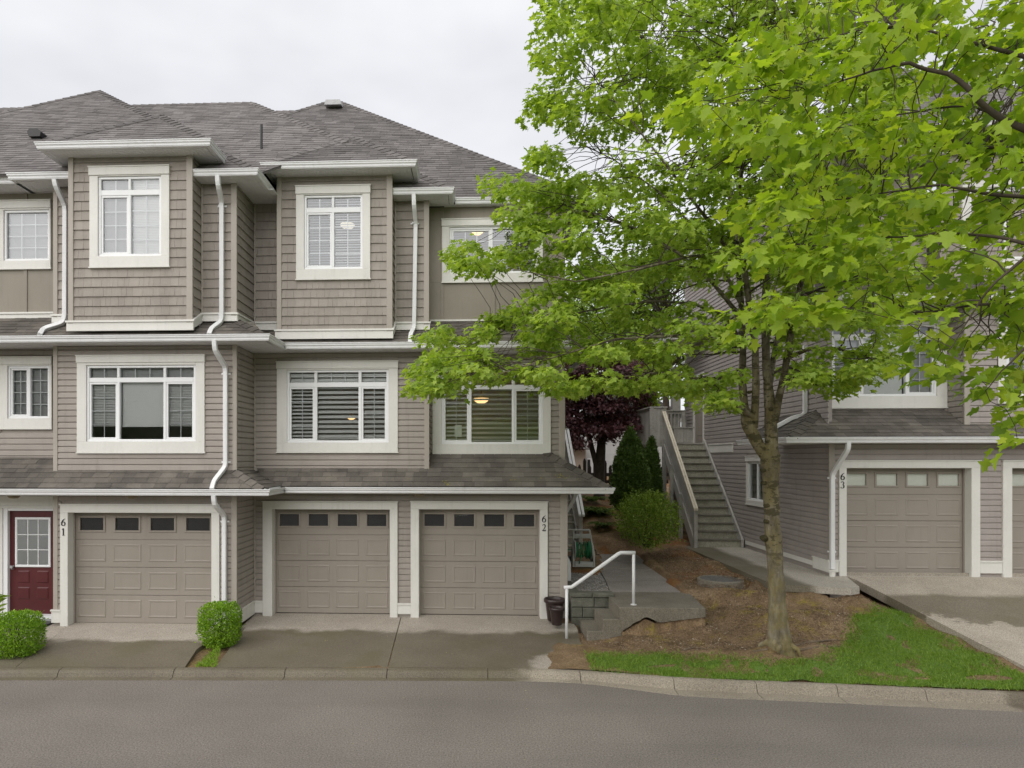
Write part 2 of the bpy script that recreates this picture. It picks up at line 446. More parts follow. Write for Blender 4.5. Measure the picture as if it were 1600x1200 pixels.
class MB:
    def __init__(s): s.v = []; s.f = []; s.mi = []; s.m = 0
    def add(s, vs, fs):
        o = len(s.v); s.v += [tuple(p) for p in vs]
        for f in fs: s.f.append(tuple(i + o for i in f)); s.mi.append(s.m)
    def poly(s, pts): s.add(pts, [tuple(range(len(pts)))])
    def box(s, x0, x1, y0, y1, z0, z1):
        s.add([(x0, y0, z0), (x1, y0, z0), (x1, y1, z0), (x0, y1, z0), (x0, y0, z1), (x1, y0, z1), (x1, y1, z1), (x0, y1, z1)],
              [(0, 3, 2, 1), (4, 5, 6, 7), (0, 1, 5, 4), (1, 2, 6, 5), (2, 3, 7, 6), (3, 0, 4, 7)])
    def bbox(s, x0, x1, y0, y1, z0, z1, b):
        """box facing -Y with a bevelled front edge"""
        s.add([(x0, y1, z0), (x1, y1, z0), (x1, y1, z1), (x0, y1, z1), (x0, y0 + b, z0), (x1, y0 + b, z0), (x1, y0 + b, z1), (x0, y0 + b, z1),
               (x0 + b, y0, z0 + b), (x1 - b, y0, z0 + b), (x1 - b, y0, z1 - b), (x0 + b, y0, z1 - b)],
              [(0, 3, 2, 1), (0, 1, 5, 4), (1, 2, 6, 5), (2, 3, 7, 6), (3, 0, 4, 7), (4, 5, 9, 8), (5, 6, 10, 9), (6, 7, 11, 10), (7, 4, 8, 11), (8, 9, 10, 11)])
    def prism(s, pts, d):
        """polygon (3d points) extruded by vector d"""
        n = len(pts); a = [V(p) for p in pts]; b = [p + V(d) for p in a]
        s.add(a + b, [tuple(range(n - 1, -1, -1)), tuple(range(n, 2 * n))] + [(i, (i + 1) % n, n + (i + 1) % n, n + i) for i in range(n)])
    def tube(s, pts, rads, n=8, caps=True, prof=None, up=None):
        pts = [V(p) for p in pts]
        if not hasattr(rads, '__len__'): rads = [rads] * len(pts)
        prev = None; rings = []
        for i, p in enumerate(pts):
            if i == 0: t = pts[1] - p
            elif i == len(pts) - 1: t = p - pts[i - 1]
            else: t = (pts[i + 1] - p).normalized() + (p - pts[i - 1]).normalized()
            t = t.normalized() if t.length > 1e-9 else V((0, 0, 1))
            if prev is None:
                r = V(up) if up else (V((0, 0, 1)) if abs(t.z) < 0.9 else V((0, 1, 0)))
                x = (r - t * r.dot(t)).normalized()
            else:
                x = (prev - t * prev.dot(t)).normalized()
            prev = x; y = t.cross(x)
            if prof: ring = [p + x * (a * rads[i]) + y * (b * rads[i]) for a, b in prof]
            else: ring = [p + (x * math.cos(2 * math.pi * k / n) + y * math.sin(2 * math.pi * k / n)) * rads[i] for k in range(n)]
            rings.append(ring)
        m = len(rings[0]); o = [q for r in rings for q in r]; fs = []
        for i in range(len(rings) - 1):
            for k in range(m):
                fs.append((i * m + k, i * m + (k + 1) % m, (i + 1) * m + (k + 1) % m, (i + 1) * m + k))
        if caps:
            fs.append(tuple(range(m - 1, -1, -1))); fs.append(tuple((len(rings) - 1) * m + k for k in range(m)))
        s.add(o, fs)
    def lathe(s, c, prof, n=20):
        c = V(c); o = []; fs = []
        for r, z in prof:
            for k in range(n):
                a = 2 * math.pi * k / n; o.append(c + V((r * math.cos(a), r * math.sin(a), z)))
        for i in range(len(prof) - 1):
            for k in range(n): fs.append((i * n + k, i * n + (k + 1) % n, (i + 1) * n + (k + 1) % n, (i + 1) * n + k))
        s.add(o, fs)
    def build(s, name, mats, parent=None, smooth=False, xf=True, kind=None, label=None):
        me = bpy.data.meshes.new(name)
        vs = [XF @ V(p) for p in s.v] if (xf and XF != Matrix.Identity(4)) else s.v
        me.from_pydata([tuple(p) for p in vs], [], s.f)
        if not isinstance(mats, (list, tuple)): mats = [mats]
        for m in mats: me.materials.append(m)
        if len(mats) > 1: me.polygons.foreach_set('material_index', s.mi)
        if smooth: me.polygons.foreach_set('use_smooth', [True] * len(me.polygons))
        me.update()
        o = bpy.data.objects.new(name, me)
        link(o, parent)
        if kind: o['kind'] = kind
        if label: o['label'] = label
        return o

def mesh_np(name, verts, faces, mat, parent=None, kind=None, smooth=False):
    """faces: int array (n,k)"""
    me = bpy.data.meshes.new(name)
    nv = len(verts); nf, k = faces.shape
    me.vertices.add(nv); me.vertices.foreach_set('co', np.ascontiguousarray(verts, dtype=np.float32).ravel())
    me.loops.add(nf * k); me.loops.foreach_set('vertex_index', faces.astype(np.int32).ravel())
    me.polygons.add(nf); me.polygons.foreach_set('loop_start', np.arange(0, nf * k, k, dtype=np.int32))
    me.polygons.foreach_set('loop_total', np.full(nf, k, dtype=np.int32))
    if smooth: me.polygons.foreach_set('use_smooth', np.ones(nf, dtype=bool))
    me.materials.append(mat)
    me.update(calc_edges=True); me.validate()
    o = bpy.data.objects.new(name, me)
    link(o, parent)
    if kind: o['kind'] = kind
    return o

def cut_intervals(a, b, cuts):
    seg = [(a, b)]
    for c0, c1 in cuts:
        ns = []
        for s0, s1 in seg:
            if c1 <= s0 or c0 >= s1: ns.append((s0, s1)); continue
            if c0 > s0: ns.append((s0, c0))
            if c1 < s1: ns.append((c1, s1))
        seg = ns
    return [(p, q) for p, q in seg if q - p > 0.012]

# one lap-siding board, 1 m long, scaled to length and shared by all boards
LAP_H = 0.1143
def lap_mesh(mat):
    me = bpy.data.meshes.new('siding_board')
    pf = [(0.0, 0.0), (-0.020, 0.0), (-0.0255, 0.004), (-0.0225, LAP_H * 0.72), (-0.008, LAP_H * 0.85), (-0.003, LAP_H * 0.93), (-0.003, LAP_H), (0.0, LAP_H)]
    vs = [(x, y, z) for x in (0, 1) for y, z in pf]
    k = len(pf)
    fs = [(i, k + i, k + i + 1, i + 1) for i in range(k - 1)] + [tuple(range(k)), tuple(range(2 * k - 1, k - 1, -1))]
    me.from_pydata(vs, [], fs); me.materials.append(mat); me.update()
    return me
LAP = {}

def sheath(parent, Y, x0, x1, z0, z1, openings, mat, thick=0.1):
    mb = MB()
    xs = sorted(set([x0, x1] + [min(max(v, x0), x1) for o in openings for v in o[:2]]))
    zs = sorted(set([z0, z1] + [min(max(v, z0), z1) for o in openings for v in o[2:]]))
    for i in range(len(xs) - 1):
        for j in range(len(zs) - 1):
            cx, cz = (xs[i] + xs[i + 1]) / 2, (zs[j] + zs[j + 1]) / 2
            if any(o[0] < cx < o[1] and o[2] < cz < o[3] for o in openings): continue
            mb.box(xs[i], xs[i + 1], Y, Y + thick, zs[j], zs[j + 1])
    return mb.build('wall', mat, parent)

def lap_wall(parent, Y, x0, x1, z0, z1, openings=(), mat='siding', top=None, sh=True):
    """openings: (x0,x1,z0,z1) holes in the wall; boards run up to them. top: optional function x-> max z (sloping edge)"""
    if sh: sheath(parent, Y, x0, x1, z0, z1, openings, MAT[mat])
    if mat not in LAP: LAP[mat] = lap_mesh(MAT[mat])
    z = z0
    while z < z1 - 0.01:
        hh = min(LAP_H, z1 - z)
        for a, b in cut_intervals(x0, x1, [(o[0], o[1]) for o in openings if o[2] < z + hh - 0.01 and o[3] > z + 0.01]):
            cutp = [a, b]
            if b - a > 1.9:
                k = a + (b - a) * rnd.uniform(0.15, 0.85); cutp = [a, k, b]
            for p, q in zip(cutp[:-1], cutp[1:]):
                o = bpy.data.objects.new('siding_board', LAP[mat])
                link(o, parent, XF @ Matrix.Translation((p, Y + (0.0 if p == a else 0.0012), z)) @ Matrix.Diagonal((q - p - (0.0015 if q != b else 0), 1, hh / LAP_H, 1)))
        z += LAP_H

SHK = 0.175
def shake_wall(parent, Y, x0, x1, z0, z1, openings=(), mat='shake', off=0.0):
    sheath(parent, Y, x0, x1, z0, z1, openings, MAT[mat])
    z = z0 - off
    while z < z1 - 0.01:
        za, zb = max(z, z0), min(z + SHK, z1)
        for a, b in cut_intervals(x0, x1, [(o[0], o[1]) for o in openings if o[2] < zb - 0.01 and o[3] > za + 0.01]):
            mb = MB(); x = a
            while x < b - 1e-4:
                wd = rnd.choice((0.09, 0.12, 0.15, 0.19))
                e = x + wd
                if e > b - 0.06: e = b
                t = 0.023 + rnd.uniform(-0.002, 0.002)
                drop = rnd.uniform(0, 0.003)
                mb.add([(x, Y, za + drop), (e - 0.003, Y, za + drop), (e - 0.003, Y - t, za + drop), (x, Y - t, za + drop), (x, Y - 0.003, zb), (e - 0.003, Y - 0.003, zb)],
                       [(0, 3, 2, 1), (3, 4, 5, 2), (0, 4, 3), (1, 2, 5)])
                x = e
            mb.build('shingle_course', MAT[mat], parent)
        z += SHK

def board(parent, name, x0, x1, y0, y1, z0, z1, mat, b=0.004):
    mb = MB(); mb.bbox(x0, x1, y0, y1, z0, z1, b); return mb.build(name, mat, parent)

def window(house, Y, o, cas, mull=(), tz=None, lower=((2, 4),), upper=(), blind=None, head=0.0, mw=0.05, slider=None, depth=1.6, roommat=None, label=None):
    """o: opening x0,x1,z0,z1; cas: widths left,right,top,bottom; tz: (z0,z1) of the transom bar; blind: dict per section"""
    x0, x1, z0, z1 = o
    cl, cr, ct, cb = cas
    mb = MB()
    yt = Y - 0.048
    if cl: mb.bbox(x0 - cl, x0, yt, Y, z0, z1 + ct, 0.004)
    if cr: mb.bbox(x1, x1 + cr, yt, Y, z0, z1 + ct, 0.004)
    mb.bbox(x0 - cl, x1 + cr, yt - 0.003, Y, z0 - cb, z0, 0.004)
    if cb > 0.04: mb.box(x0 - cl - 0.012, x1 + cr + 0.012, yt - 0.014, Y, z0 - cb - 0.022, z0 - cb)
    if ct: mb.bbox(x0, x1, yt - 0.002, Y, z1, z1 + ct, 0.004)
    if head:
        mb.bbox(x0 - cl - 0.008, x1 + cr + 0.008, yt - 0.02, Y, z1 + ct, z1 + ct + head, 0.004)
        mb.box(x0 - cl - 0.016, x1 + cr + 0.016, yt - 0.032, Y, z1 + ct + head, z1 + ct + head + 0.018)
    win = mb.build('window', MAT['trim'], house)
    if label: win['label'] = label
    # vinyl frame
    f = MB(); fw = 0.045; fy0, fy1 = Y - 0.022, Y + 0.055
    f.bbox(x0, x1, fy0, fy1, z0, z0 + fw, 0.006); f.bbox(x0, x1, fy0, fy1, z1 - fw, z1, 0.006)
    f.bbox(x0, x0 + fw, fy0 - 0.001, fy1, z0 + fw, z1 - fw, 0.006); f.bbox(x1 - fw, x1, fy0 - 0.001, fy1, z0 + fw, z1 - fw, 0.006)
    zt = tz[1] if tz else None
    lo_top = tz[0] if tz else z1 - fw
    if tz: f.bbox(x0 + fw, x1 - fw, fy0 + 0.003, fy1, tz[0], tz[1], 0.006)
    for mxx in mull:
        f.bbox(mxx - mw / 2, mxx + mw / 2, fy0 + 0.002, fy1, z0 + fw, lo_top, 0.006)
        if tz: f.bbox(mxx - mw / 2, mxx + mw / 2, fy0 + 0.002, fy1, tz[1], z1 - fw, 0.006)
    edges = [x0 + fw] + [e for mxx in mull for e in (mxx - mw / 2, mxx + mw / 2)] + [x1 - fw]
    secs = [(edges[i], edges[i + 1]) for i in range(0, len(edges), 2)]
    g = MB()
    panes = []
    for i, (a, b) in enumerate(secs):
        c_, r_ = lower[i % len(lower)]
        aa, bb, cc, dd = a, b, z0 + fw, lo_top
        if slider and i in slider:      # an operable sash with a frame of its own
            s_ = 0.035
            f.bbox(aa, bb, fy0 + 0.012, fy1 - 0.004, cc, cc + s_, 0.004); f.bbox(aa, bb, fy0 + 0.012, fy1 - 0.004, dd - s_, dd, 0.004)
            f.bbox(aa, aa + s_, fy0 + 0.013, fy1 - 0.004, cc + s_, dd - s_, 0.004); f.bbox(bb - s_, bb, fy0 + 0.013, fy1 - 0.004, cc + s_, dd - s_, 0.004)
            aa += s_; bb -= s_; cc += s_; dd -= s_
        panes.append((aa, bb, cc, dd))
        for k in range(1, c_):
            xx = aa + (bb - aa) * k / c_; g.box(xx - 0.008, xx + 0.008, Y + 0.026, Y + 0.034, cc, dd)
        for k in range(1, r_):
            zz = cc + (dd - cc) * k / r_; g.box(aa, bb, Y + 0.0255, Y + 0.0335, zz - 0.008, zz + 0.008)
        if tz:
            panes.append((a, b, tz[1], z1 - fw))
            cu = upper[i % len(upper)]
            for k in range(1, cu):
                xx = a + (b - a) * k / cu; g.box(xx - 0.008, xx + 0.008, Y + 0.026, Y + 0.034, tz[1], z1 - fw)
    f.build('frame', MAT['vinyl'], win)
    if g.v: g.build('grille', MAT['vinyl'], win)
    for p in panes:
        q = MB(); q.poly([(p[0] - 0.004, Y + 0.018, p[2] - 0.004), (p[1] + 0.004, Y + 0.018, p[2] - 0.004), (p[1] + 0.004, Y + 0.018, p[3] + 0.004), (p[0] - 0.004, Y + 0.018, p[3] + 0.004)])
        q.build('pane', MAT['glass'], win)
    # interior: room shell
    r = MB(); e = 0.25
    X0, X1, Z0, Z1, Y0, Y1 = x0 - e, x1 + e, z0 - e, z1 + e, Y + 0.102, Y + depth
    r.poly([(X0, Y1, Z0), (X1, Y1, Z0), (X1, Y1, Z1), (X0, Y1, Z1)])
    r.poly([(X0, Y0, Z0), (X0, Y1, Z0), (X0, Y1, Z1), (X0, Y0, Z1)]); r.poly([(X1, Y1, Z0), (X1, Y0, Z0), (X1, Y0, Z1), (X1, Y1, Z1)])
    r.poly([(X0, Y0, Z0), (X1, Y0, Z0), (X1, Y1, Z0), (X0, Y1, Z0)]); r.poly([(X0, Y1, Z1), (X1, Y1, Z1), (X1, Y0, Z1), (X0, Y0, Z1)])
    r.build('room_shell', roommat or MAT['room'], win)
    for bl in (blind or ()):
        a, b, c, d, pitch, tilt, mm = bl
        q = MB(); z = d; wd = pitch * 1.08
        if c < d - pitch:
            q.box(a, b, Y + 0.062, Y + 0.098, d, d + 0.03)
        while z > c:
            dy, dz = 0.5 * wd * math.cos(tilt), 0.5 * wd * math.sin(tilt)
            yc = Y + 0.082
            t = 0.0015
            q.add([(a, yc - dy, z - dz), (b, yc - dy, z - dz), (b, yc + dy, z + dz), (a, yc + dy, z + dz)], [(0, 1, 2, 3)])
            z -= pitch
        q.box(a, b, Y + 0.07, Y + 0.095, c - 0.02, c)
        q.build('blind', MAT[mm], win)
    return win

def garage_door(house, Y, o, paneldark=True, trimw=(0.145, 0.145, 0.14), rec=0.17, bottomz=0.0, head=True, cover=False):
    x0, x1, z0, z1 = o
    tl, tr, tt = trimw
    t = MB(); yt = Y - 0.056
    t.bbox(x0 - tl, x0, yt, Y, z0 - 0.06, z1, 0.005); t.bbox(x1, x1 + tr, yt, Y, z0 - 0.06, z1, 0.005)
    t.bbox(x0 - tl, x1 + tr, yt - 0.002, Y, z1, z1 + tt, 0.005)
    if head: t.box(x0 - tl - 0.012, x1 + tr + 0.012, yt - 0.022, Y, z1 + tt, z1 + tt + 0.02)
    # jambs
    t.box(x0 - 0.02, x0 + 0.004, Y - 0.054, Y + rec + 0.03, z0 - 0.06, z1 - 0.004); t.box(x1 - 0.004, x1 + 0.02, Y - 0.054, Y + rec + 0.03, z0 - 0.06, z1 - 0.004)
    t.box(x0 + 0.005, x1 - 0.005, Y - 0.054, Y + rec + 0.03, z1 - 0.004, z1 + 0.02)
    t.build('garage_trim', MAT['trim'], house)
    g = MB(); Yd = Y + rec
    g.box(x0, x0 + 0.03, Yd - 0.035, Yd - 0.012, z0, z1); g.box(x1 - 0.03, x1, Yd - 0.035, Yd - 0.012, z0, z1); g.box(x0 + 0.03, x1 - 0.03, Yd - 0.035, Yd - 0.012, z1 - 0.025, z1)
    door = g.build('garage_door', MAT['garage'], house)
    n = 4; hh = (z1 - z0 - 0.01) / n; wpan = (x1 - x0) / 4
    for i in range(n):
        a, b = z0 + 0.012 + i * hh, z0 + 0.012 + (i + 1) * hh - 0.006
        s = MB()
        if i < n - 1:
            s.bbox(x0 + 0.001, x1 - 0.001, Yd, Yd + 0.05, a, b, 0.006)
            for k in range(4):
                p0, p1 = x0 + wpan * k + 0.07, x0 + wpan * (k + 1) - 0.07
                q0, q1 = a + 0.105, b - 0.085
                d = 0.009; e = 0.028
                s.add([(p0, Yd - 0.0005, q0), (p1, Yd - 0.0005, q0), (p1, Yd - 0.0005, q1), (p0, Yd - 0.0005, q1),
                       (p0 + 0.012, Yd - d, q0 + 0.012), (p1 - 0.012, Yd - d, q0 + 0.012), (p1 - 0.012, Yd - d, q1 - 0.012), (p0 + 0.012, Yd - d, q1 - 0.012),
                       (p0 + e, Yd - d, q0 + e), (p1 - e, Yd - d, q0 + e), (p1 - e, Yd - d, q1 - e), (p0 + e, Yd - d, q1 - e),
                       (p0 + e + 0.014, Yd - 0.003, q0 + e + 0.014), (p1 - e - 0.014, Yd - 0.003, q0 + e + 0.014), (p1 - e - 0.014, Yd - 0.003, q1 - e - 0.014), (p0 + e + 0.014, Yd - 0.003, q1 - e - 0.014)],
                      [(r + j, r + (j + 1) % 4, r + 4 + (j + 1) % 4, r + 4 + j) for r in (0, 4, 8) for j in range(4)] + [(12, 13, 14, 15)])
            s.build('door_section', MAT['garage'], door)
        else:
            holes = []
            for k in range(4):
                cx = x0 + wpan * (k + 0.5); holes.append((cx - wpan * 0.335, cx + wpan * 0.335, a + 0.17, a + 0.415))
            xs = sorted([x0 + 0.001, x1 - 0.001] + [v for q in holes for v in q[:2]]); 
            zs = [a, holes[0][2], holes[0][3], b]
            for ii in range(len(xs) - 1):
                for jj in range(3):
                    if jj == 1 and ii % 2 == 1: continue
                    s.box(xs[ii], xs[ii + 1], Yd, Yd + 0.05, zs[jj], zs[jj + 1])
            for q in holes:
                e = 0.035
                s.bbox(q[0] - e, q[1] + e, Yd - 0.016, Yd, q[2] - e, q[2] + 0.004, 0.006); s.bbox(q[0] - e, q[1] + e, Yd - 0.016, Yd, q[3] - 0.004, q[3] + e, 0.006)
                s.bbox(q[0] - e, q[0] + 0.004, Yd - 0.0165, Yd, q[2] + 0.004, q[3] - 0.004, 0.006); s.bbox(q[1] - 0.004, q[1] + e, Yd - 0.0165, Yd, q[2] + 0.004, q[3] - 0.004, 0.006)
            s.build('door_section', MAT['garage'], door)
            for q in holes:
                p = MB(); p.poly([(q[0], Yd + 0.012, q[2]), (q[1], Yd + 0.012, q[2]), (q[1], Yd + 0.012, q[3]), (q[0], Yd + 0.012, q[3])]); p.build('pane', MAT['glassdoor'], door)
                p = MB(); p.box(q[0], q[1], Yd + 0.05 if not cover else Yd + 0.022, Yd + 0.35, q[2], q[3])
                p.build('window_backing', MAT['dark'] if not cover else MAT['paper'], door)
    s = MB(); s.box(x0 + 0.001, x1 - 0.001, Yd + 0.005, Yd + 0.04, z0 - 0.012, z0 + 0.012); s.build('weather_seal', MAT['black'], door)
    return door

def gutter(house, path, z0, h=0.118, d=0.12, name='gutter'):
    """K-style gutter along path (fascia line, outward to the right of travel)"""
    pf = [(0.0, 0.0), (0.075, 0.0), (0.080, 0.008), (0.084, 0.035), (0.094, 0.058), (0.106, 0.070), (0.108, h - 0.022), (0.118, h - 0.016), (d, h - 0.006), (d - 0.004, h), (d - 0.014, h - 0.002), (d - 0.016, h - 0.012), (d - 0.030, h - 0.014), (d - 0.032, 0.02), (0.01, 0.02), (0.0, h + 0.012)]
    P = [V((x, y, 0)) for x, y in path]; rings = []
    for i, p in enumerate(P):
        ns = []
        if i > 0: t = (P[i] - P[i - 1]).normalized(); ns.append(V((t.y, -t.x, 0)))
        if i < len(P) - 1: t = (P[i + 1] - P[i]).normalized(); ns.append(V((t.y, -t.x, 0)))
        nn = ns[0] if len(ns) == 1 else (ns[0] + ns[1]) / (1 + ns[0].dot(ns[1]))
        rings.append([p + nn * a + V((0, 0, z0 + b)) for a, b in pf])
    k = len(pf); mb = MB()
    fs = [(i * k + j, (i + 1) * k + j, (i + 1) * k + (j + 1) % k, i * k + (j + 1) % k) for i in range(len(P) - 1) for j in range(k)]
    fs += [tuple(range(k)), tuple(range(len(P) * k - 1, (len(P) - 1) * k - 1, -1))]
    mb.add([q for r in rings for q in r], fs)
    return mb.build(name, MAT['white'], house)

def soffit(house, x0, x1, y0, y1, z, pitch=0.075, along='x'):
    """grooved soffit: strips with small gaps"""
    mb = MB()
    if along == 'x':
        n = max(1, int((x1 - x0) / pitch)); s = (x1 - x0) / n
        for i in range(n): mb.box(x0 + i * s, x0 + (i + 1) * s - 0.004, y0, y1, z, z + 0.01)
    else:
        n = max(1, int((y1 - y0) / pitch)); s = (y1 - y0) / n
        for i in range(n): mb.box(x0, x1, y0 + i * s, y0 + (i + 1) * s - 0.004, z, z + 0.01)
    mb.box(x0, x1, y0, y1, z + 0.0102, z + 0.02)
    return mb.build('soffit', MAT['white'], house)

RECT = [(-1, -0.75), (-0.85, -0.9), (0.85, -0.9), (1, -0.75), (1, 0.75), (0.85, 0.9), (-0.85, 0.9), (-1, 0.75)]
def downspout(house, pts, r=0.040, straps=()):
    P = [V(p) for p in pts]
    # soften the elbows
    Q = [P[0]]
    for i in range(1, len(P) - 1):
        a = (P[i - 1] - P[i]); b = (P[i + 1] - P[i])
        k = min(0.07, a.length * 0.4, b.length * 0.4)
        Q += [P[i] + a.normalized() * k, P[i] + (a.normalized() + b.normalized()) * k * 0.25, P[i] + b.normalized() * k]
    Q.append(P[-1])
    mb = MB(); mb.tube(Q, r, prof=RECT, up=(1, 0, 0))
    o = mb.build('downspout', MAT['white'], house)
    for (x, y, z) in straps:
        s = MB(); s.box(x - 0.085, x + 0.085, y + 0.018, y + 0.03, z - 0.016, z + 0.016); s.box(x - 0.047, x + 0.047, y - 0.044, y + 0.018, z - 0.016, z + 0.016)
        s.build('strap', MAT['white'], o)
    return o

# ------------------------------------------------------------------ shingled roofs
def clip_half(poly, a, b, c):
    r = []
    for i in range(len(poly)):
        p, q = poly[i], poly[(i + 1) % len(poly)]
        dp, dq = a * p[0] + b * p[1] - c, a * q[0] + b * q[1] - c
        if dp <= 1e-9: r.append(p)
        if (dp < -1e-9 and dq > 1e-9) or (dp > 1e-9 and dq < -1e-9):
            t = dp / (dp - dq); r.append((p[0] + t * (q[0] - p[0]), p[1] + t * (q[1] - p[1])))
    return r

def roof_face(roof, pts, mat, exposure=0.143, individual=False, thick=0.009, tabs=(0.16, 0.34), deck=True):
    """pts: convex planar polygon, counter-clockwise from outside, pts[0]->pts[1] along the eave; laid with single shingle tabs"""
    P = [V(p) for p in pts]
    u = (P[1] - P[0]).normalized()
    n = V((0, 0, 0))
    for i in range(1, len(P) - 1): n += (P[i] - P[0]).cross(P[i + 1] - P[0])
    n.normalize()
    v = n.cross(u)
    uv = [((p - P[0]).dot(u), (p - P[0]).dot(v)) for p in P]
    hp = []
    for i in range(len(uv)):
        a, b = uv[i], uv[(i + 1) % len(uv)]
        ex, ey = b[0] - a[0], b[1] - a[1]; L = math.hypot(ex, ey)
        if L < 1e-6: continue
        nx, ny = ey / L, -ex / L
        hp.append((nx, ny, nx * a[0] + ny * a[1]))
    u0, u1 = min(q[0] for q in uv), max(q[0] for q in uv)
    v0, v1 = min(q[1] for q in uv), max(q[1] for q in uv)
    if deck:
        mb = MB(); mb.prism([p - n * 0.012 for p in P], -n * 0.03); mb.build('roof_deck', mat, roof)
    big = MB(); made = 0
    y = v0 - 0.01; row = 0
    while y < v1:
        x = u0 - rnd.uniform(0, 0.3)
        while x < u1:
            wd = rnd.uniform(*tabs)
            q = [(x, y), (x + wd - 0.004, y), (x + wd - 0.004, y + exposure), (x, y + exposure)]
            for h_ in hp:
                q = clip_half(q, *h_)
                if len(q) < 3: break
            if len(q) >= 3:
                tk = thick * rnd.uniform(0.75, 1.5)
                mb = MB() if individual else big
                base = []
                top = []
                for (a, b) in q:
                    w_ = P[0] + u * a + v * b
                    top.append(w_ + n * (tk * max(0.12, 1 - (b - y) / exposure * 0.9)))
                    base.append(w_ - n * 0.004)
                m_ = len(q)
                mb.add(top + base, [tuple(range(m_))] + [(i, m_ + i, m_ + (i + 1) % m_, (i + 1) % m_) for i in range(m_)])
                if individual: mb.build('shingle', mat, roof)
                made += 1
            x += wd
        y += exposure; row += 1
    if big.v: big.build('shingles', mat, roof, kind='stuff')
    return n

def ridge_caps(roof, p0, p1, n1, n2, mat, step=0.2, wd=0.14):
    """cap shingles folded over the line p0->p1 (low to high)"""
    a, b = V(p0), V(p1); t = (b - a).normalized(); L = (b - a).length
    ds = []
    for n in (n1, n2):
        d = n.cross(t).normalized()
        if d.z > 0: d = -d
        ds.append(d)
    up = (V(n1) + V(n2)).normalized()
    mb = MB(); s = 0
    while s < L - 0.05:
        e = min(s + step, L)
        c0, c1 = a + t * s + up * 0.032, a + t * e + up * 0.018
        l0, l1 = c0 + ds[0] * wd - up * 0.006, c1 + ds[0] * wd - up * 0.006
        r0, r1 = c0 + ds[1] * wd - up * 0.006, c1 + ds[1] * wd - up * 0.006
        k = -up * 0.022
        mb.add([c0, c1, l0, l1, r0, r1, c0 + k, l0 + k, r0 + k, l1 + k, r1 + k],
               [(0, 1, 3, 2), (0, 4, 5, 1), (0, 2, 7, 6), (0, 6, 8, 4), (2, 3, 9, 7), (4, 8, 10, 5)])
        s += step
    return mb.build('ridge_cap', mat, roof)

def roof_node(house, name='roof'):
    o = bpy.data.objects.new(name, None); o.empty_display_size = 0.2
    link(o, house); return o

def hip_bump(roof, x0, x1, yf, ze, m, yb, mat, **kw):
    """front-facing hip: eave rectangle x0..x1 from y=yf back to y=yb, equal pitches"""
    hw = (x1 - x0) / 2; xa = (x0 + x1) / 2; ya = yf + hw; za = ze + m * hw
    A, B, T = V((x0, yf, ze)), V((x1, yf, ze)), V((xa, ya, za))
    nf = roof_face(roof, [A, B, T], mat, **kw)
    if yb > ya:
        Bb, Tb, Ab = V((x1, yb, ze)), V((xa, yb, za)), V((x0, yb, ze))
        nr = roof_face(roof, [B, Bb, Tb, T], mat, **kw)
        nl = roof_face(roof, [Ab, A, T, Tb], mat, **kw)
    else:
        k = yb - yf
        P = V((x1 - k, yb, ze + m * k)); Q = V((x0 + k, yb, ze + m * k))
        nr = roof_face(roof, [B, V((x1, yb, ze)), P], mat, **kw)
        nl = roof_face(roof, [V((x0, yb, ze)), A, Q], mat, **kw)
    ridge_caps(roof, B, T, nf, nr, mat); ridge_caps(roof, A, T, nf, nl, mat)
    return T

def stroke(mb, pts, wid, Y, t=0.008):
    """flat raised stroke of varying width in the XZ plane at depth Y"""
    n = len(pts); L = []; Rr = []
    for i in range(n):
        a = V(pts[max(i - 1, 0)]); b = V(pts[min(i + 1, n - 1)]); d = (b - a).normalized(); q = V((-d.y, d.x))
        L.append(V(pts[i]) + q * wid[i] / 2); Rr.append(V(pts[i]) - q * wid[i] / 2)
    vs = [(p.x, Y - t, p.y) for p in L] + [(p.x, Y - t, p.y) for p in Rr] + [(p.x, Y, p.y) for p in L] + [(p.x, Y, p.y) for p in Rr]
    fs = []
    for i in range(n - 1):
        fs += [(i, n + i, n + i + 1, i + 1), (i, i + 1, 2 * n + i + 1, 2 * n + i), (n + i, 3 * n + i, 3 * n + i + 1, n + i + 1)]
    fs += [(0, 2 * n, 3 * n, n), (n - 1, 2 * n - 1, 4 * n - 1, 3 * n - 1)]
    mb.add(vs, fs)

def arc(cx, cz, rx, rz, a0, a1, n=14):
    return [(cx + rx * math.cos(math.radians(a0 + (a1 - a0) * i / n)), cz + rz * math.sin(math.radians(a0 + (a1 - a0) * i / n))) for i in range(n + 1)]

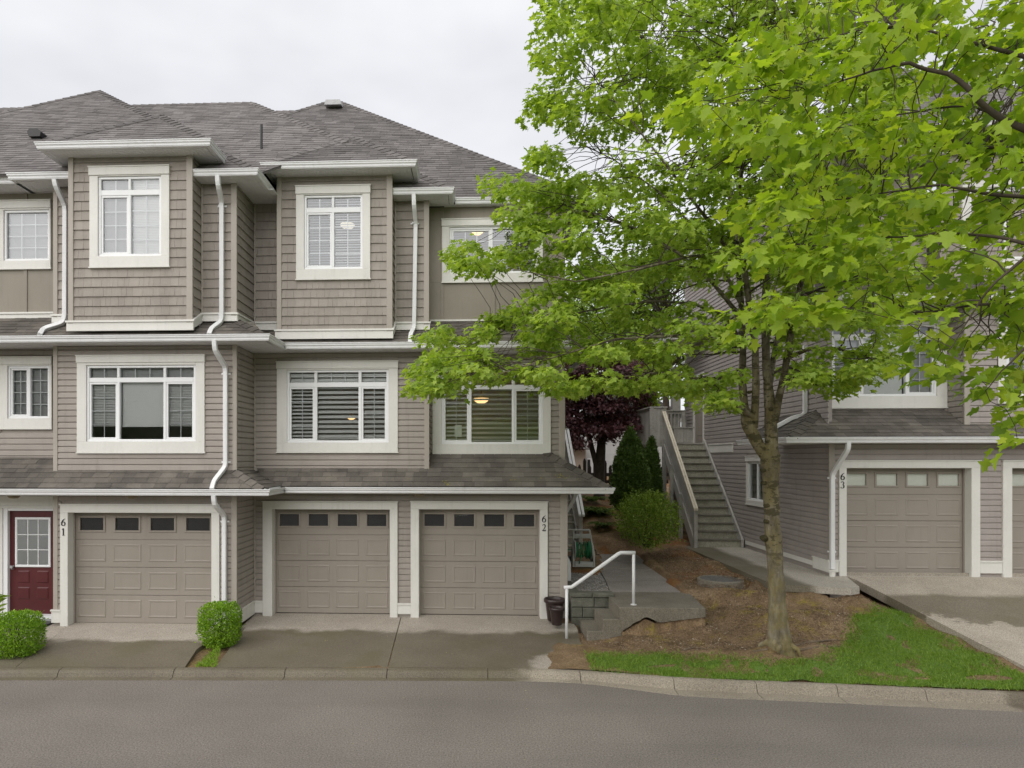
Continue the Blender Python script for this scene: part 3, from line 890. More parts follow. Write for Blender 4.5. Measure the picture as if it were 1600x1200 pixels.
def digit(ch, mb, x, z, h, Y):
    """serif-style raised house number, lower left at x,z"""
    w_ = h * 0.56; T = h * 0.15; t = h * 0.05
    if ch == '6':
        p = [(x + w_ * 0.92, z + h * 0.99), (x + w_ * 0.62, z + h * 0.90), (x + w_ * 0.30, z + h * 0.70), (x + w_ * 0.10, z + h * 0.45), (x + w_ * 0.09, z + h * 0.28)]
        stroke(mb, p, [t, t * 1.6, T * 0.95, T, T], Y)
        q = arc(x + w_ * 0.5, z + h * 0.29, w_ * 0.42, h * 0.27, 180, 540, 20)
        stroke(mb, q, [T * (0.45 + 0.55 * abs(math.cos(math.radians(18 * i)))) for i in range(21)], Y)
    elif ch == '1':
        stroke(mb, [(x + w_ * 0.52, z), (x + w_ * 0.52, z + h)], [T, T], Y)
        stroke(mb, [(x + w_ * 0.20, z + h * 0.03), (x + w_ * 0.84, z + h * 0.03)], [t, t], Y - 0.0005)
        stroke(mb, [(x + w_ * 0.16, z + h * 0.84), (x + w_ * 0.5, z + h * 0.97)], [t, t * 1.6], Y - 0.0005)
    elif ch == '2':
        p = arc(x + w_ * 0.46, z + h * 0.72, w_ * 0.36, h * 0.25, 165, -35, 12) + [(x + w_ * 0.55, z + h * 0.36), (x + w_ * 0.25, z + h * 0.16), (x + w_ * 0.06, z + h * 0.05)]
        stroke(mb, p, [t * 1.6, t, t, t * 1.2, t * 1.4, T * 0.7, T * 0.9, T, T, T, T * 0.9, T * 0.9, T * 0.8, T * 0.6, t * 1.2, t], Y)
        stroke(mb, [(x + w_ * 0.04, z + h * 0.05), (x + w_ * 0.5, z + h * 0.07), (x + w_ * 0.9, z + h * 0.06), (x + w_ * 0.98, z + h * 0.22)], [T * 0.6, T * 0.9, T * 0.9, t], Y - 0.0005)
    elif ch == '3':
        p = arc(x + w_ * 0.44, z + h * 0.75, w_ * 0.34, h * 0.22, 160, -80, 12)
        stroke(mb, p, [t * 1.6] + [t * 1.3] * 4 + [T * 0.8] * 5 + [T * 0.6, t, t], Y)
        p = arc(x + w_ * 0.42, z + h * 0.28, w_ * 0.42, h * 0.27, 80, -160, 14)
        stroke(mb, p, [t, t * 1.4] + [T * 0.8, T, T, T, T, T * 0.9] + [T * 0.6, t * 1.4, t, t, t * 1.4, t * 1.8, t * 1.8], Y - 0.0005)

def house_number(house, s, x, ztop, h, Y, gap=0.35):
    z = ztop - h; 
    for ch in s:
        mb = MB(); digit(ch, mb, x, z, h, Y); mb.build('house_number', MAT['black'], house, label='black number %s on the door trim' % ch)
        z -= h * (1 + gap)

def light_fixture(house, x, y, z):
    mb = MB(); mb.lathe((x, y, z), [(0.0, -0.075), (0.07, -0.07), (0.10, -0.045), (0.11, -0.02), (0.12, -0.018), (0.125, 0.0)], 14)
    mb.build('porch_light', MAT['brass'], house, smooth=True)
# ================================================================== the row building: townhouses 61 and 62
YA, YB, YL, YR = 12.59, 13.60, 12.88, 13.97
XA0, XA1 = -7.94, -4.44
XR1 = 1.83
XB1 = -0.907
Z = lambda r: H + r
LO_B, LO_T = Z(-0.678), Z(-0.56)
MI_B = Z(2.12)
UP_B = Z(5.135)
BAY_B = Z(5.50)
XW = -13.5            # where the row leaves the picture on the left

def rect(px0, px1, py0, py1, Y):
    """opening x0,x1,z0,z1 seen at these pixels on the front plane Y"""
    pm, qm = (px0 + px1) / 2, (py0 + py1) / 2
    return (XP(px0, Y), XP(px1, Y), ZP(pm, py1, Y), ZP(pm, py0, Y))

h61 = empty('townhouse', (-6.2, 13.2, 0), 'taupe three storey townhouse numbered 61 with one garage and a red front door', 'townhouse', 'townhouses along the street')
h62 = empty('townhouse.001', (-1.3, 14.0, 0), 'taupe three storey townhouse numbered 62 with two garage doors side by side', 'townhouse', 'townhouses along the street')

def corner_board(h, x0, x1, Y, z0, z1, t=0.036, mat='corner'):
    return board(h, 'corner_board', x0, x1, Y - t, Y, z0, z1, MAT[mat], 0.005)

def band(h, x0, x1, Y, z0, z1, mat='trim'):
    mb = MB(); mb.bbox(x0, x1, Y - 0.035, Y, z0, z1 - 0.035, 0.004); mb.box(x0 - 0.012, x1 + 0.012, Y - 0.055, Y, z1 - 0.0345, z1)
    return mb.build('belt_board', MAT[mat], h)

# ---------------- 61: garage storey
gA = (-7.647, -4.886, 0.0, 2.14)
cutA = (gA[0] - 0.15, gA[1] + 0.15, -0.2, gA[3] + 0.14)
sheath(h61, YA, XA0, XA1, -0.2, LO_B, [(gA[0], gA[1], -0.3, gA[3])], MAT['siding'])
lap_wall(h61, YA, XA0 + 0.09, XA1 - 0.09, 0.30, LO_B, [cutA], sh=False)
garage_door(h61, YA, gA)
corner_board(h61, XA0, XA0 + 0.09, YA, 0.30, LO_B)
corner_board(h61, XA1 - 0.085, XA1 + 0.024, YA, 0.30, LO_B)
def plinth(h, x0, x1, Y, z0=0.03, z1=0.30):
    mb = MB(); mb.bbox(x0, x1, Y - 0.046, Y, z0, z1 - 0.03, 0.005); mb.box(x0 - 0.01, x1 + 0.01, Y - 0.062, Y, z1 - 0.0295, z1); mb.build('plinth_board', MAT['trim'], h)
plinth(h61, XA0 - 0.03, gA[0] - 0.147, YA, 0.05); plinth(h61, gA[1] + 0.147, XA1 + 0.036, YA, 0.05)
mb = MB(); mb.box(XA0 + 0.01, gA[0] - 0.15, YA + 0.02, YA + 0.09, -0.3, 0.06); mb.box(gA[1] + 0.15, XA1, YA + 0.02, YA + 0.09, -0.3, 0.06); mb.build('foundation', MAT['found'], h61)
house_number(h61, '61', gA[0] - 0.115, ZP(100, 810, YA), 0.135, YA - 0.057)
# right side of the garage bay (turned frame: local y = -x, local x = y)
XF = Matrix.Rotation(math.radians(90), 4, 'Z')
lap_wall(h61, -XA1, YA + 0.025, YB, 0.30, LO_B, [])
mb = MB(); mb.box(YA - 0.03, YB - 0.037, -XA1 - 0.036, -XA1, 0.03, 0.27); mb.box(YA - 0.045, YB - 0.037, -XA1 - 0.052, -XA1, 0.2705, 0.30); mb.build('plinth_board', MAT['trim'], h61)
lap_wall(h61, -XA1, YA + 0.025, YB, LO_B + 0.28, MI_B, [])
XF = Matrix.Identity(4)

# ---------------- 61: entry on the left
dx0, dx1 = -9.04, -8.10
lap_wall(h61, YL, XW, XA0, 0.05, LO_B, [(dx0 - 0.30, dx1 + 0.16, 0.0, 2.43)])
mb = MB()
mb.bbox(dx0 - 0.30, dx0 - 0.09, YL - 0.036, YL, 0.05, 2.20, 0.005)
mb.bbox(dx0 - 0.30, XA0 + 0.01, YL - 0.05, YL, 2.235, 2.43, 0.005)
mb.box(dx0 - 0.31, XA0 + 0.01, YL - 0.075, YL, 2.20, 2.2345)
mb.build('door_casing', MAT['trim'], h61)
mb = MB(); mb.bbox(dx0 - 0.09, dx0, YL - 0.02, YL + 0.1, 0.10, 2.20, 0.005); mb.bbox(dx1, dx1 + 0.09, YL - 0.02, YL + 0.1, 0.10, 2.20, 0.005); mb.bbox(dx0, dx1, YL - 0.02, YL + 0.1, 2.14, 2.20, 0.005)
mb.build('door_jamb', MAT['vinyl'], h61)
yd = YL + 0.05
mb = MB(); mb.box(dx0, dx1, yd, yd + 0.05, 0.13, 2.14)
for (a, b, c, d) in ((0.16, 0.40, 0.30, 0.52), (0.54, 0.78, 0.30, 0.52), (0.16, 0.40, 0.62, 0.84), (0.54, 0.78, 0.62, 0.84)):
    p0, p1, q0, q1 = dx0 + a, dx0 + b, 0.13 + c - 0.02, 0.13 + d
    mb.add([(p0, yd - 0.0004, q0), (p1, yd - 0.0004, q0), (p1, yd - 0.0004, q1), (p0, yd - 0.0004, q1), (p0 + 0.02, yd - 0.012, q0 + 0.02), (p1 - 0.02, yd - 0.012, q0 + 0.02), (p1 - 0.02, yd - 0.012, q1 - 0.02), (p0 + 0.02, yd - 0.012, q1 - 0.02)],
           [(0, 1, 5, 4), (1, 2, 6, 5), (2, 3, 7, 6), (3, 0, 4, 7), (4, 5, 6, 7)])
fd = mb.build('front_door', MAT['reddoor'], h61)
a, b, c, d = dx0 + 0.115, dx1 - 0.115, 1.04, 2.01
mb = MB(); k = 0.045
mb.bbox(a, b, yd - 0.025, yd - 0.0005, c, c + k, 0.008); mb.bbox(a, b, yd - 0.025, yd - 0.0005, d - k, d, 0.008); mb.bbox(a, a + k, yd - 0.026, yd - 0.0005, c + k, d - k, 0.008); mb.bbox(b - k, b, yd - 0.026, yd - 0.0005, c + k, d - k, 0.008)
for i in (1, 2):
    xx = a + k + (b - a - 2 * k) * i / 3; mb.box(xx - 0.007, xx + 0.007, yd - 0.012, yd - 0.0005, c + k, d - k)
    zz = c + k + (d - c - 2 * k) * i / 3; mb.box(a + k, b - k, yd - 0.0115, yd - 0.0005, zz - 0.007, zz + 0.007)
mb.build('door_window', MAT['vinyl'], fd)
mb = MB(); mb.poly([(a + k, yd - 0.006, c + k), (b - k, yd - 0.006, c + k), (b - k, yd - 0.006, d - k), (a + k, yd - 0.006, d - k)]); mb.build('pane', MAT['glass'], fd)
mb = MB(); mb.box(a + k, b - k, yd - 0.003, yd - 0.001, c + k, d - k); mb.build('blind', MAT['blindgrey'], fd)
mb = MB(); mb.tube([(dx0 + 0.07, yd, 1.05), (dx0 + 0.07, yd - 0.05, 1.05), (dx0 + 0.07, yd - 0.075, 1.05)], [0.02, 0.02, 0.03], 10); mb.lathe((dx0 + 0.07, yd - 0.02, 1.0), [(0.03, 0.0), (0.03, 0.01)], 10); mb.build('handle', MAT['metal'], fd)
mb = MB(); mb.box(dx0 - 0.12, dx1 + 0.12, YL - 0.09, YL + 0.1, 0.07, 0.128); mb.build('door_sill', MAT['vinyl'], h61)
mb = MB(); mb.box(dx0 - 0.4, XA0 - 0.04, YL - 0.10, YL + 0.05, -0.15, 0.069); mb.build('step', MAT['metal'], h61)

# ---------------- 61: middle storey
oA = rect(136.7, 307, 571, 690, YA)
cA = (XP(136.7, YA) - XP(122, YA), XP(321, YA) - XP(307, YA))
mzA = LO_B + 0.35
hole = lambda o, l, r, t, b: (o[0] - l + 0.005, o[1] + r - 0.005, o[2] - b + 0.005, o[3] + t - 0.005)
sheath(h61, YA, XA0, XA1, mzA, MI_B, [oA], MAT['siding'])
lap_wall(h61, YA, XA0 + 0.08, XA1 - 0.06, LO_B + 0.45, MI_B, [hole(oA, cA[0], cA[1], 0.17, 0.21)], sh=False)
corner_board(h61, XA0, XA0 + 0.085, YA, mzA, MI_B); corner_board(h61, XA1 - 0.06, XA1 + 0.024, YA, mzA, MI_B)
mA = [XP(185.7, YA), XP(258, YA)]
tzA = (ZP(220, 597.5, YA), ZP(220, 590, YA))
gl = math.radians(75)
window(h61, YA, oA, (cA[0], cA[1], 0.05, 0.20), mA, tzA, lower=((2, 4), (1, 1), (2, 4)), upper=(2, 3, 2), head=0.125, slider=(0, 2),
       blind=[(mA[0] + 0.03, mA[1] - 0.03, ZP(220, 665, YA), tzA[0], 0.028, gl, 'blind'), (oA[0] + 0.05, mA[0] - 0.03, ZP(220, 664, YA), tzA[0], 0.03, math.radians(50), 'blind'), (mA[1] + 0.03, oA[1] - 0.05, ZP(220, 664, YA), tzA[0], 0.03, math.radians(50), 'blind'),
              (oA[0] + 0.05, oA[1] - 0.05, tzA[1], oA[3] - 0.05, 0.03, gl, 'blindgrey')])
oL = rect(14, 79, 572, 654, YL)
lap_wall(h61, YL, XW, XA0, LO_B + 0.5, MI_B, [hole(oL, 0.16, 0.10, 0.16, 0.19)])
window(h61, YL, oL, (0.17, 0.05, 0.03, 0.19), [(oL[0] + oL[1]) / 2], None, lower=((2, 4), (2, 4)), head=0.13, slider=(0,),
       blind=[(oL[0] + 0.05, oL[1] - 0.05, oL[2] + 0.05, oL[3] - 0.05, 0.035, math.radians(70), 'blindgrey')])

# ---------------- 61: upper storey, bay
YB1 = YA - 0.39
bx0, bx1 = -7.41, -5.114
oW = rect(155, 253.3, 276.5, 401, YB1)
def bay(h, Yb, Yw, x0, x1, zb, zt, o, blinds, leftside, lower=((2, 4), (2, 4))):
    hb = zb
    shake_wall(h, Yb, x0 + 0.09, x1 - 0.09, hb, zt, [hole(o, 0.155, 0.155, 0.17, 0.20)], off=0.03)
    corner_board(h, x0, x0 + 0.095, Yb, hb, zt); corner_board(h, x1 - 0.095, x1 + 0.02, Yb, hb, zt)
    band(h, x0 - 0.035, x1 + 0.035, Yb, hb - 0.135, hb + 0.055)
    mid = (o[0] + o[1]) / 2 - 0.01
    tz = (o[2] + (o[3] - o[2]) * 0.765, o[2] + (o[3] - o[2]) * 0.835)
    bb = []
    for (i, m_, pitch, tilt) in blinds:
        a, b = ((o[0] + 0.05, mid - 0.03), (mid + 0.03, o[1] - 0.05))[i]
        bb.append((a, b, o[2] + 0.05, tz[0], pitch, tilt, m_)); bb.append((a, b, tz[1], o[3] - 0.05, pitch, tilt, m_))
    win = window(h, Yb, o, (0.16, 0.15, 0.02, 0.19), [mid], tz, lower=lower, upper=(2, 2), head=0.145, slider=(0,), blind=bb)
    return win
bay(h61, YB1, YA, bx0, bx1, Z(2.46), BAY_B, oW, [(0, 'blindgrey', 0.03, gl), (1, 'blind', 0.03, gl)], None)
def side_right(h, X, y0, y1, z0, z1, zr):
    """shake-clad side wall facing +X, with its sloping belt board"""
    global XF
    XF = Matrix.Rotation(math.radians(90), 4, 'Z')
    shake_wall(h, -X, y0 + 0.03, y1, z0, z1, off=0.03)
    XF = Matrix.Identity(4)
    mb = MB()
    mb.prism([(X, y0 - 0.03, z0 - 0.10), (X, y1, zr - 0.155), (X, y1, zr), (X, y0 - 0.03, z0 + 0.02)], (0.036, 0, 0))
    mb.prism([(X, y0 - 0.05, z0 + 0.0205), (X, y1, zr + 0.0005), (X, y1, zr + 0.035), (X, y0 - 0.05, z0 + 0.055)], (0.056, 0, 0))
    mb.build('belt_board', MAT['trim'], h)
side_right(h61, bx1, YB1, YA, Z(2.46), BAY_B, Z(2.70))
side_right(h61, XA1, YA, YB, Z(2.66), UP_B, Z(2.70))
# wall either side of the bay
shake_wall(h61, YA, XA0 + 0.08, bx0, Z(2.66), UP_B); corner_board(h61, XA0, XA0 + 0.085, YA, Z(2.66), UP_B); band(h61, XA0 - 0.03, bx0 + 0.03, YA, Z(2.56), Z(2.72))
shake_wall(h61, YA, bx1, XA1 - 0.09, Z(2.66), UP_B); corner_board(h61, XA1 - 0.09, XA1 + 0.022, YA, Z(2.66), UP_B); band(h61, bx1 + 0.03, XA1 + 0.03, YA, Z(2.56), Z(2.72))
board(h61, 'corner_board', bx1 + 0.02, bx1 + 0.05, YA - 0.03, YA, Z(2.72), UP_B, MAT['corner'])
oL2 = rect(8, 79, 329, 408, YL)
def panel_wall(h, Y, x0, x1, z0, z1, o, battens, hl):
    sheath(h, Y, x0, x1, z0, z1, [o], MAT['panel'])
    battens = sorted(battens); xs = [x0] + battens + [x1]
    for i in range(len(xs) - 1):
        for a, b in ((z0, o[2] - hl[3]), (o[3] + hl[2], z1)):
            aa, bb = xs[i], xs[i + 1]
            if bb - aa > 0.02 and b - a > 0.02:
                board(h, 'panel', aa + 0.001, bb - 0.001, Y - 0.010, Y, a, b, MAT['panel'], 0.002)
        if xs[i + 1] <= o[0] - hl[0] + 0.01 or xs[i] >= o[1] + hl[1] - 0.01:
            board(h, 'panel', xs[i] + 0.001, xs[i + 1] - 0.001, Y - 0.0095, Y, o[2] - hl[3] + 0.001, o[3] + hl[2] - 0.001, MAT['panel'], 0.002)
    for bx in battens:
        for a, b in ((z0, o[2] - hl[3]), (o[3] + hl[2], z1)) if o[0] - hl[0] < bx < o[1] + hl[1] else ((z0, z1),):
            board(h, 'batten', bx - 0.032, bx + 0.032, Y - 0.028, Y - 0.0105, a, b, MAT['panel'], 0.003)
panel_wall(h61, YL, XW, XA0, Z(2.78), UP_B, oL2, [XP(41, YL), XP(-60, YL), XP(-160, YL)], (0.14, 0.3, 0.18, 0.16))
band(h61, XW, XA0 - 0.03, YL, Z(2.66), Z(2.83))
window(h61, YL, oL2, (0.15, 0.03, 0.03, 0.15), [], None, lower=((3, 4),), head=0.14, blind=[(oL2[0] + 0.05, oL2[1] - 0.05, oL2[2] + 0.05, oL2[3] - 0.05, 0.032, gl, 'blindgrey')])

# ---------------- 62: garage storey
gB1 = (XP(426, YB), XP(610, YB), 0.0, ZP(520, 795.3, YB))
gB2 = (XP(654.4, YB), XP(844, YB), 0.0, ZP(750, 795.3, YB))
tB = 0.165
sheath(h62, YB, XA1, XR1, -0.2, LO_B, [(gB1[0], gB1[1], -0.3, gB1[3]), (gB2[0], gB2[1], -0.3, gB2[3])], MAT['siding'])
lap_wall(h62, YB, XA1, XR1 - 0.11, 0.27, LO_B, [(gB1[0] - tB, gB1[1] + tB, -0.2, gB1[3] + 0.14), (gB2[0] - tB, gB2[1] + tB, -0.2, gB2[3] + 0.14)], sh=False)
garage_door(h62, YB, gB1, trimw=(0.19, 0.15, 0.14)); garage_door(h62, YB, gB2, trimw=(0.16, 0.145, 0.14))
corner_board(h62, XR1 - 0.12, XR1 + 0.024, YB, 0.0, LO_B)
board(h62, 'corner_board', XA1 + 0.02, XA1 + 0.05, YB - 0.035, YB, 0.3, LO_B, MAT['corner'])
plinth(h62, XA1 + 0.036, gB1[0] - 0.19, YB, 0.05, 0.29); plinth(h62, gB1[1] + 0.15, gB2[0] - 0.16, YB, 0.05, 0.27)
mb = MB(); mb.box(XA1, gB1[0] - 0.19, YB + 0.02, YB + 0.09, -0.3, 0.05); mb.box(gB1[1] + 0.15, gB2[0] - 0.16, YB + 0.02, YB + 0.09, -0.3, 0.05); mb.box(gB2[1] + 0.14, XR1, YB + 0.015, YB + 0.09, -0.3, 0.05); mb.build('foundation', MAT['found'], h62)
house_number(h62, '62', XP(846.5, YB), ZP(850, 805, YB), 0.135, YB - 0.057, 0.28)
# ---------------- 62: middle storey
mzB = LO_B + 0.36
oB = rect(449.2, 607.5, 578.3, 691.7, YB)
cB = (XP(449.2, YB) - XP(433.3, YB), XP(622, YB) - XP(607.5, YB))
sheath(h62, YB, XA1, XB1, mzB, MI_B, [oB], MAT['siding'])
lap_wall(h62, YB, XA1 + 0.05, XB1 - 0.07, LO_B + 0.42, MI_B, [hole(oB, cB[0], cB[1], 0.17, 0.19)], sh=False)
board(h62, 'corner_board', XA1 + 0.02, XA1 + 0.05, YB - 0.03, YB, mzB, MI_B, MAT['corner'])
corner_board(h62, XB1 - 0.075, XB1 + 0.024, YB, mzB, MI_B)
mB = [XP(493.6, YB), XP(562.7, YB)]
tzB = (ZP(528, 605, YB), ZP(528, 597.5, YB))
op = math.radians(27)
window(h62, YB, oB, (cB[0], cB[1], 0.03, 0.185), mB, tzB, lower=((2, 4), (1, 1), (2, 4)), upper=(2, 3, 2), head=0.13, slider=(0, 2), mw=0.06,
       blind=[(oB[0] + 0.05, mB[0] - 0.03, oB[2] + 0.09, tzB[0], 0.075, math.radians(32), 'blind'), (mB[0] + 0.03, mB[1] - 0.03, oB[2] + 0.09, tzB[0], 0.098, math.radians(38), 'blind'), (mB[1] + 0.03, oB[1] - 0.05, oB[2] + 0.09, tzB[0], 0.098, math.radians(38), 'blind'),
              (oB[0] + 0.05, oB[1] - 0.05, tzB[1] + 0.02, oB[3] - 0.10, 0.09, math.radians(50), 'blind')])
oR = rect(690, 848, 578, 694, YR)
XF = Matrix.Rotation(math.radians(90), 4, 'Z')
lap_wall(h62, -XB1, YB + 0.025, YR, LO_B + 0.42, MI_B, [])
XF = Matrix.Identity(4)
cR = (XP(690, YR) - XP(676, YR), XP(860.3, YR) - XP(848, YR))
sheath(h62, YR, XB1, XR1, LO_B + 0.5, MI_B, [oR], MAT['siding'])
lap_wall(h62, YR, XB1 + 0.02, XR1 - 0.06, LO_B + 0.62, MI_B, [hole(oR, cR[0], cR[1], 0.17, 0.24)], sh=False)
corner_board(h62, XR1 - 0.10, XR1 + 0.024, YR, LO_B + 0.5, MI_B)
mR = [XP(734.5, YR), XP(802, YR)]
tzR = (ZP(768, 608.5, YR), ZP(768, 601.5, YR))
window(h62, YR, oR, (cR[0], cR[1], 0.03, 0.235), mR, tzR, lower=((2, 4), (1, 1), (2, 4)), upper=(2, 3, 2), head=0.13, slider=(0, 2), mw=0.06,
       blind=[(oR[0] + 0.05, mR[0] - 0.03, oR[2] + 0.09, tzR[0], 0.085, op, 'blind'), (mR[0] + 0.03, mR[1] - 0.03, oR[2] + 0.09, tzR[0], 0.098, op, 'blind'), (mR[1] + 0.03, oR[1] - 0.05, oR[2] + 0.09, tzR[0], 0.098, op, 'blind')])
p = onY(716, 674, YR + 0.012)
mb = MB(); mb.box(p.x - 0.075, p.x + 0.075, YR + 0.040, YR + 0.042, p.z - 0.11, p.z + 0.13)
for i in range(6): mb.box(p.x - 0.06, p.x + 0.06, YR + 0.0385, YR + 0.0395, p.z - 0.09 + i * 0.035, p.z - 0.083 + i * 0.035)
mb.m = 0
mb.build('window_notice', MAT['paper'], h62)
# ---------------- 62: upper storey
YB2 = YB - 0.39
b2x0, b2x1 = -3.844, -1.592
shake_wall(h62, YB, XA1, b2x0 + 0.05, Z(2.68), UP_B); band(h62, XA1 + 0.05, b2x0 + 0.03, YB, Z(2.58), Z(2.75))
board(h62, 'corner_board', XA1 + 0.02, XA1 + 0.05, YB - 0.03, YB, Z(2.75), UP_B, MAT['corner'])
oW2 = rect(476, 567, 305.5, 421, YB2)
bay(h62, YB2, YB, b2x0, b2x1, Z(2.46), BAY_B, oW2, [(0, 'blindgrey', 0.05, math.radians(40)), (1, 'blind', 0.05, math.radians(38))], None)
side_right(h62, b2x1, YB2, YB, Z(2.46), BAY_B, Z(2.70))
shake_wall(h62, YB, b2x1, XB1 - 0.08, Z(2.66), UP_B); corner_board(h62, XB1 - 0.085, XB1 + 0.022, YB, Z(2.66), UP_B); band(h62, b2x1 + 0.03, XB1 + 0.04, YB, Z(2.56), Z(2.72))
board(h62, 'corner_board', b2x1 + 0.02, b2x1 + 0.05, YB - 0.03, YB, Z(2.72), UP_B, MAT['corner'])
XF = Matrix.Rotation(math.radians(90), 4, 'Z'); sheath(h62, -XB1, YB + 0.02, YR, Z(2.6), UP_B, [], MAT['panel']); XF = Matrix.Identity(4)
oR2 = rect(702.6, 836, 355, 427.5, YR)
panel_wall(h62, YR, XB1, XR1, Z(2.78), UP_B, oR2, [XP(691, YR) , XP(771, YR), XP(850, YR)], (0.15, 0.15, 0.16, 0.17))
band(h62, XB1 + 0.03, XR1 + 0.03, YR, Z(2.66), Z(2.83))
corner_board(h62, XR1 - 0.06, XR1 + 0.024, YR, Z(2.83), UP_B, 0.03, 'panel')
window(h62, YR, oR2, (0.155, 0.155, 0.02, 0.17), [XP(768, YR)], None, lower=((3, 4), (3, 4)), head=0.13, slider=(0,),
       blind=[(oR2[0] + 0.05, XP(765, YR), oR2[2] + 0.05, oR2[3] - 0.05, 0.05, math.radians(25), 'blindgrey'), (XP(771, YR), oR2[1] - 0.05, oR2[2] + 0.05, oR2[3] - 0.05, 0.05, math.radians(35), 'blindgrey')])

# lit ceiling lamps that show through 62's windows
def ceiling_lamp(px, py, Y, r, label, m='lamp'):
    p = onY(px, py, Y)
    o = empty('ceiling_lamp', p, label, 'lamp')
    mb = MB(); mb.lathe(p, [(0.0, -r * 0.55), (r * 0.45, -r * 0.48), (r * 0.8, -r * 0.25), (r, 0.0), (r * 0.97, 0.02)], 18); mb.build('lamp_bowl', MAT[m], o, smooth=True)
    mb = MB(); mb.lathe(p, [(0.05, 0.01), (0.012, 0.05), (0.012, r * 1.4), (0.06, r * 1.45), (0.06, r * 1.5)], 10); mb.build('lamp_stem', MAT['brass'], o)
ceiling_lamp(746, 362, YR + 0.75, 0.13, 'lit warm lamp bowl behind the upper right window of house 62')
ceiling_lamp(543, 352, YB2 + 0.75, 0.15, 'lit pale lamp bowl behind the bay window of house 62', 'lampcool')
ceiling_lamp(752, 624, YR + 0.8, 0.17, 'lit amber lamp bowl behind the middle window nearest the maple')
ceiling_lamp(549, 652, YB + 0.8, 0.10, 'small lit lamp bowl behind the slatted blinds of house 62')

# ---------------- soffits and gutters
def eave(h, path, z, gut=True): gutter(h, path, z)
soffit(h61, XW, XA1 + 0.70, 12.21, YA + 0.02, LO_B); soffit(h61, XW, XA0, YA + 0.02, YL + 0.02, LO_B + 0.001); soffit(h61, XA1 - 0.02, XA1 + 0.67, YA + 0.02, YB, LO_B - 0.001, along='y')
soffit(h62, XA1 + 0.67, 2.57, 13.18, YB + 0.02, LO_B)
soffit(h62, XR1, 2.57, YB + 0.02, 17, LO_B + 0.001, along='y')
gutter(h61, [(XW, 12.22), (-3.77, 12.22), (-3.77, 13.19)], LO_B)
gutter(h62, [(-3.65, 13.19), (2.57, 13.19), (2.57, 17.0)], LO_B)
soffit(h61, XW, XA1 + 0.70, 12.21, YA + 0.02, MI_B); soffit(h61, XW, XA0, YA + 0.02, YL + 0.02, MI_B + 0.001); soffit(h61, XA1 - 0.02, XA1 + 0.67, YA + 0.02, YB, MI_B - 0.001, along='y')
soffit(h62, XA1 + 0.67, 2.35, 13.18, YB + 0.02, MI_B); soffit(h62, XB1 - 0.02, 2.35, YB + 0.02, YR + 0.02, MI_B + 0.001)
gutter(h61, [(XW, 12.22), (-3.77, 12.22), (-3.77, 13.19)], MI_B)
gutter(h62, [(-3.65, 13.19), (2.35, 13.19), (2.35, 17.0)], MI_B)
# upper eaves
gutter(h61, [(XW, 12.46), (-8.36, 12.46)], UP_B); soffit(h61, XW, -8.36, 12.45, YL + 0.02, UP_B)
gutter(h61, [(-8.48, 13.0), (-8.48, 12.29), (bx0, 12.29)], UP_B); soffit(h61, -8.47, bx0, 12.30, YA + 0.02, UP_B - 0.001); soffit(h61, -8.47, XA0, YA + 0.02, YL, UP_B - 0.0005, along='y')
gutter(h61, [(bx1, 12.29), (-4.0, 12.29), (-4.0, 13.35)], UP_B); soffit(h61, bx1, -4.0, 12.30, YA + 0.02, UP_B); soffit(h61, XA1, -4.01, YA + 0.02, YB + 0.02, UP_B - 0.001, along='y')
gutter(h61, [(-7.68, 12.55), (-7.68, 11.89), (-4.72, 11.89), (-4.72, 12.55)], BAY_B)
soffit(h61, -7.67, -4.73, 11.90, YB1 + 0.02, BAY_B); soffit(h61, -7.67, bx0, YB1 + 0.02, 12.6, BAY_B + 0.001, along='y'); soffit(h61, bx1, -4.73, YB1 + 0.02, 12.6, BAY_B + 0.001, along='y')
gutter(h62, [(b2x1, 13.32), (-0.49, 13.32), (-0.49, 13.88)], UP_B); soffit(h62, b2x1, -0.5, 13.33, YB + 0.02, UP_B); soffit(h62, XB1 - 0.02, -0.5, YB + 0.02, 13.9, UP_B - 0.001, along='y')
gutter(h62, [(-0.37, 13.87), (2.27, 13.87), (2.27, 18.0)], UP_B); soffit(h62, -0.6, 2.28, 13.86, YR + 0.3, UP_B + 0.001); soffit(h62, XR1, 2.28, YR + 0.3, 18, UP_B, along='y')
soffit(h62, -4.02, b2x0 + 0.02, 12.9, YB + 0.02, UP_B + 0.002)
gutter(h62, [(-3.94, 13.55), (-3.94, 12.90), (-1.176, 12.90), (-1.176, 13.55)], BAY_B)
soffit(h62, -3.93, -1.19, 12.91, YB2 + 0.02, BAY_B); soffit(h62, -3.93, b2x0, YB2 + 0.02, 13.6, BAY_B + 0.001, along='y'); soffit(h62, b2x1, -1.19, YB2 + 0.02, 13.6, BAY_B + 0.001, along='y')
for x_ in (XP(20, 12.35), XP(205, 12.35)): light_fixture(h61, x_, 12.38, LO_B)
light_fixture(h62, XP(655, 13.38), 13.38, LO_B)

# ---------------- roofs
r1 = roof_node(h61); r2 = roof_node(h62)
k = 0.84; ze = LO_T + 0.015
yA_, yB_ = 12.20, 13.17
zc = lambda Y: ze + k * (Y - yA_)
xs_ = -3.79
ks = 0.5          # the gentler slope that wraps the side
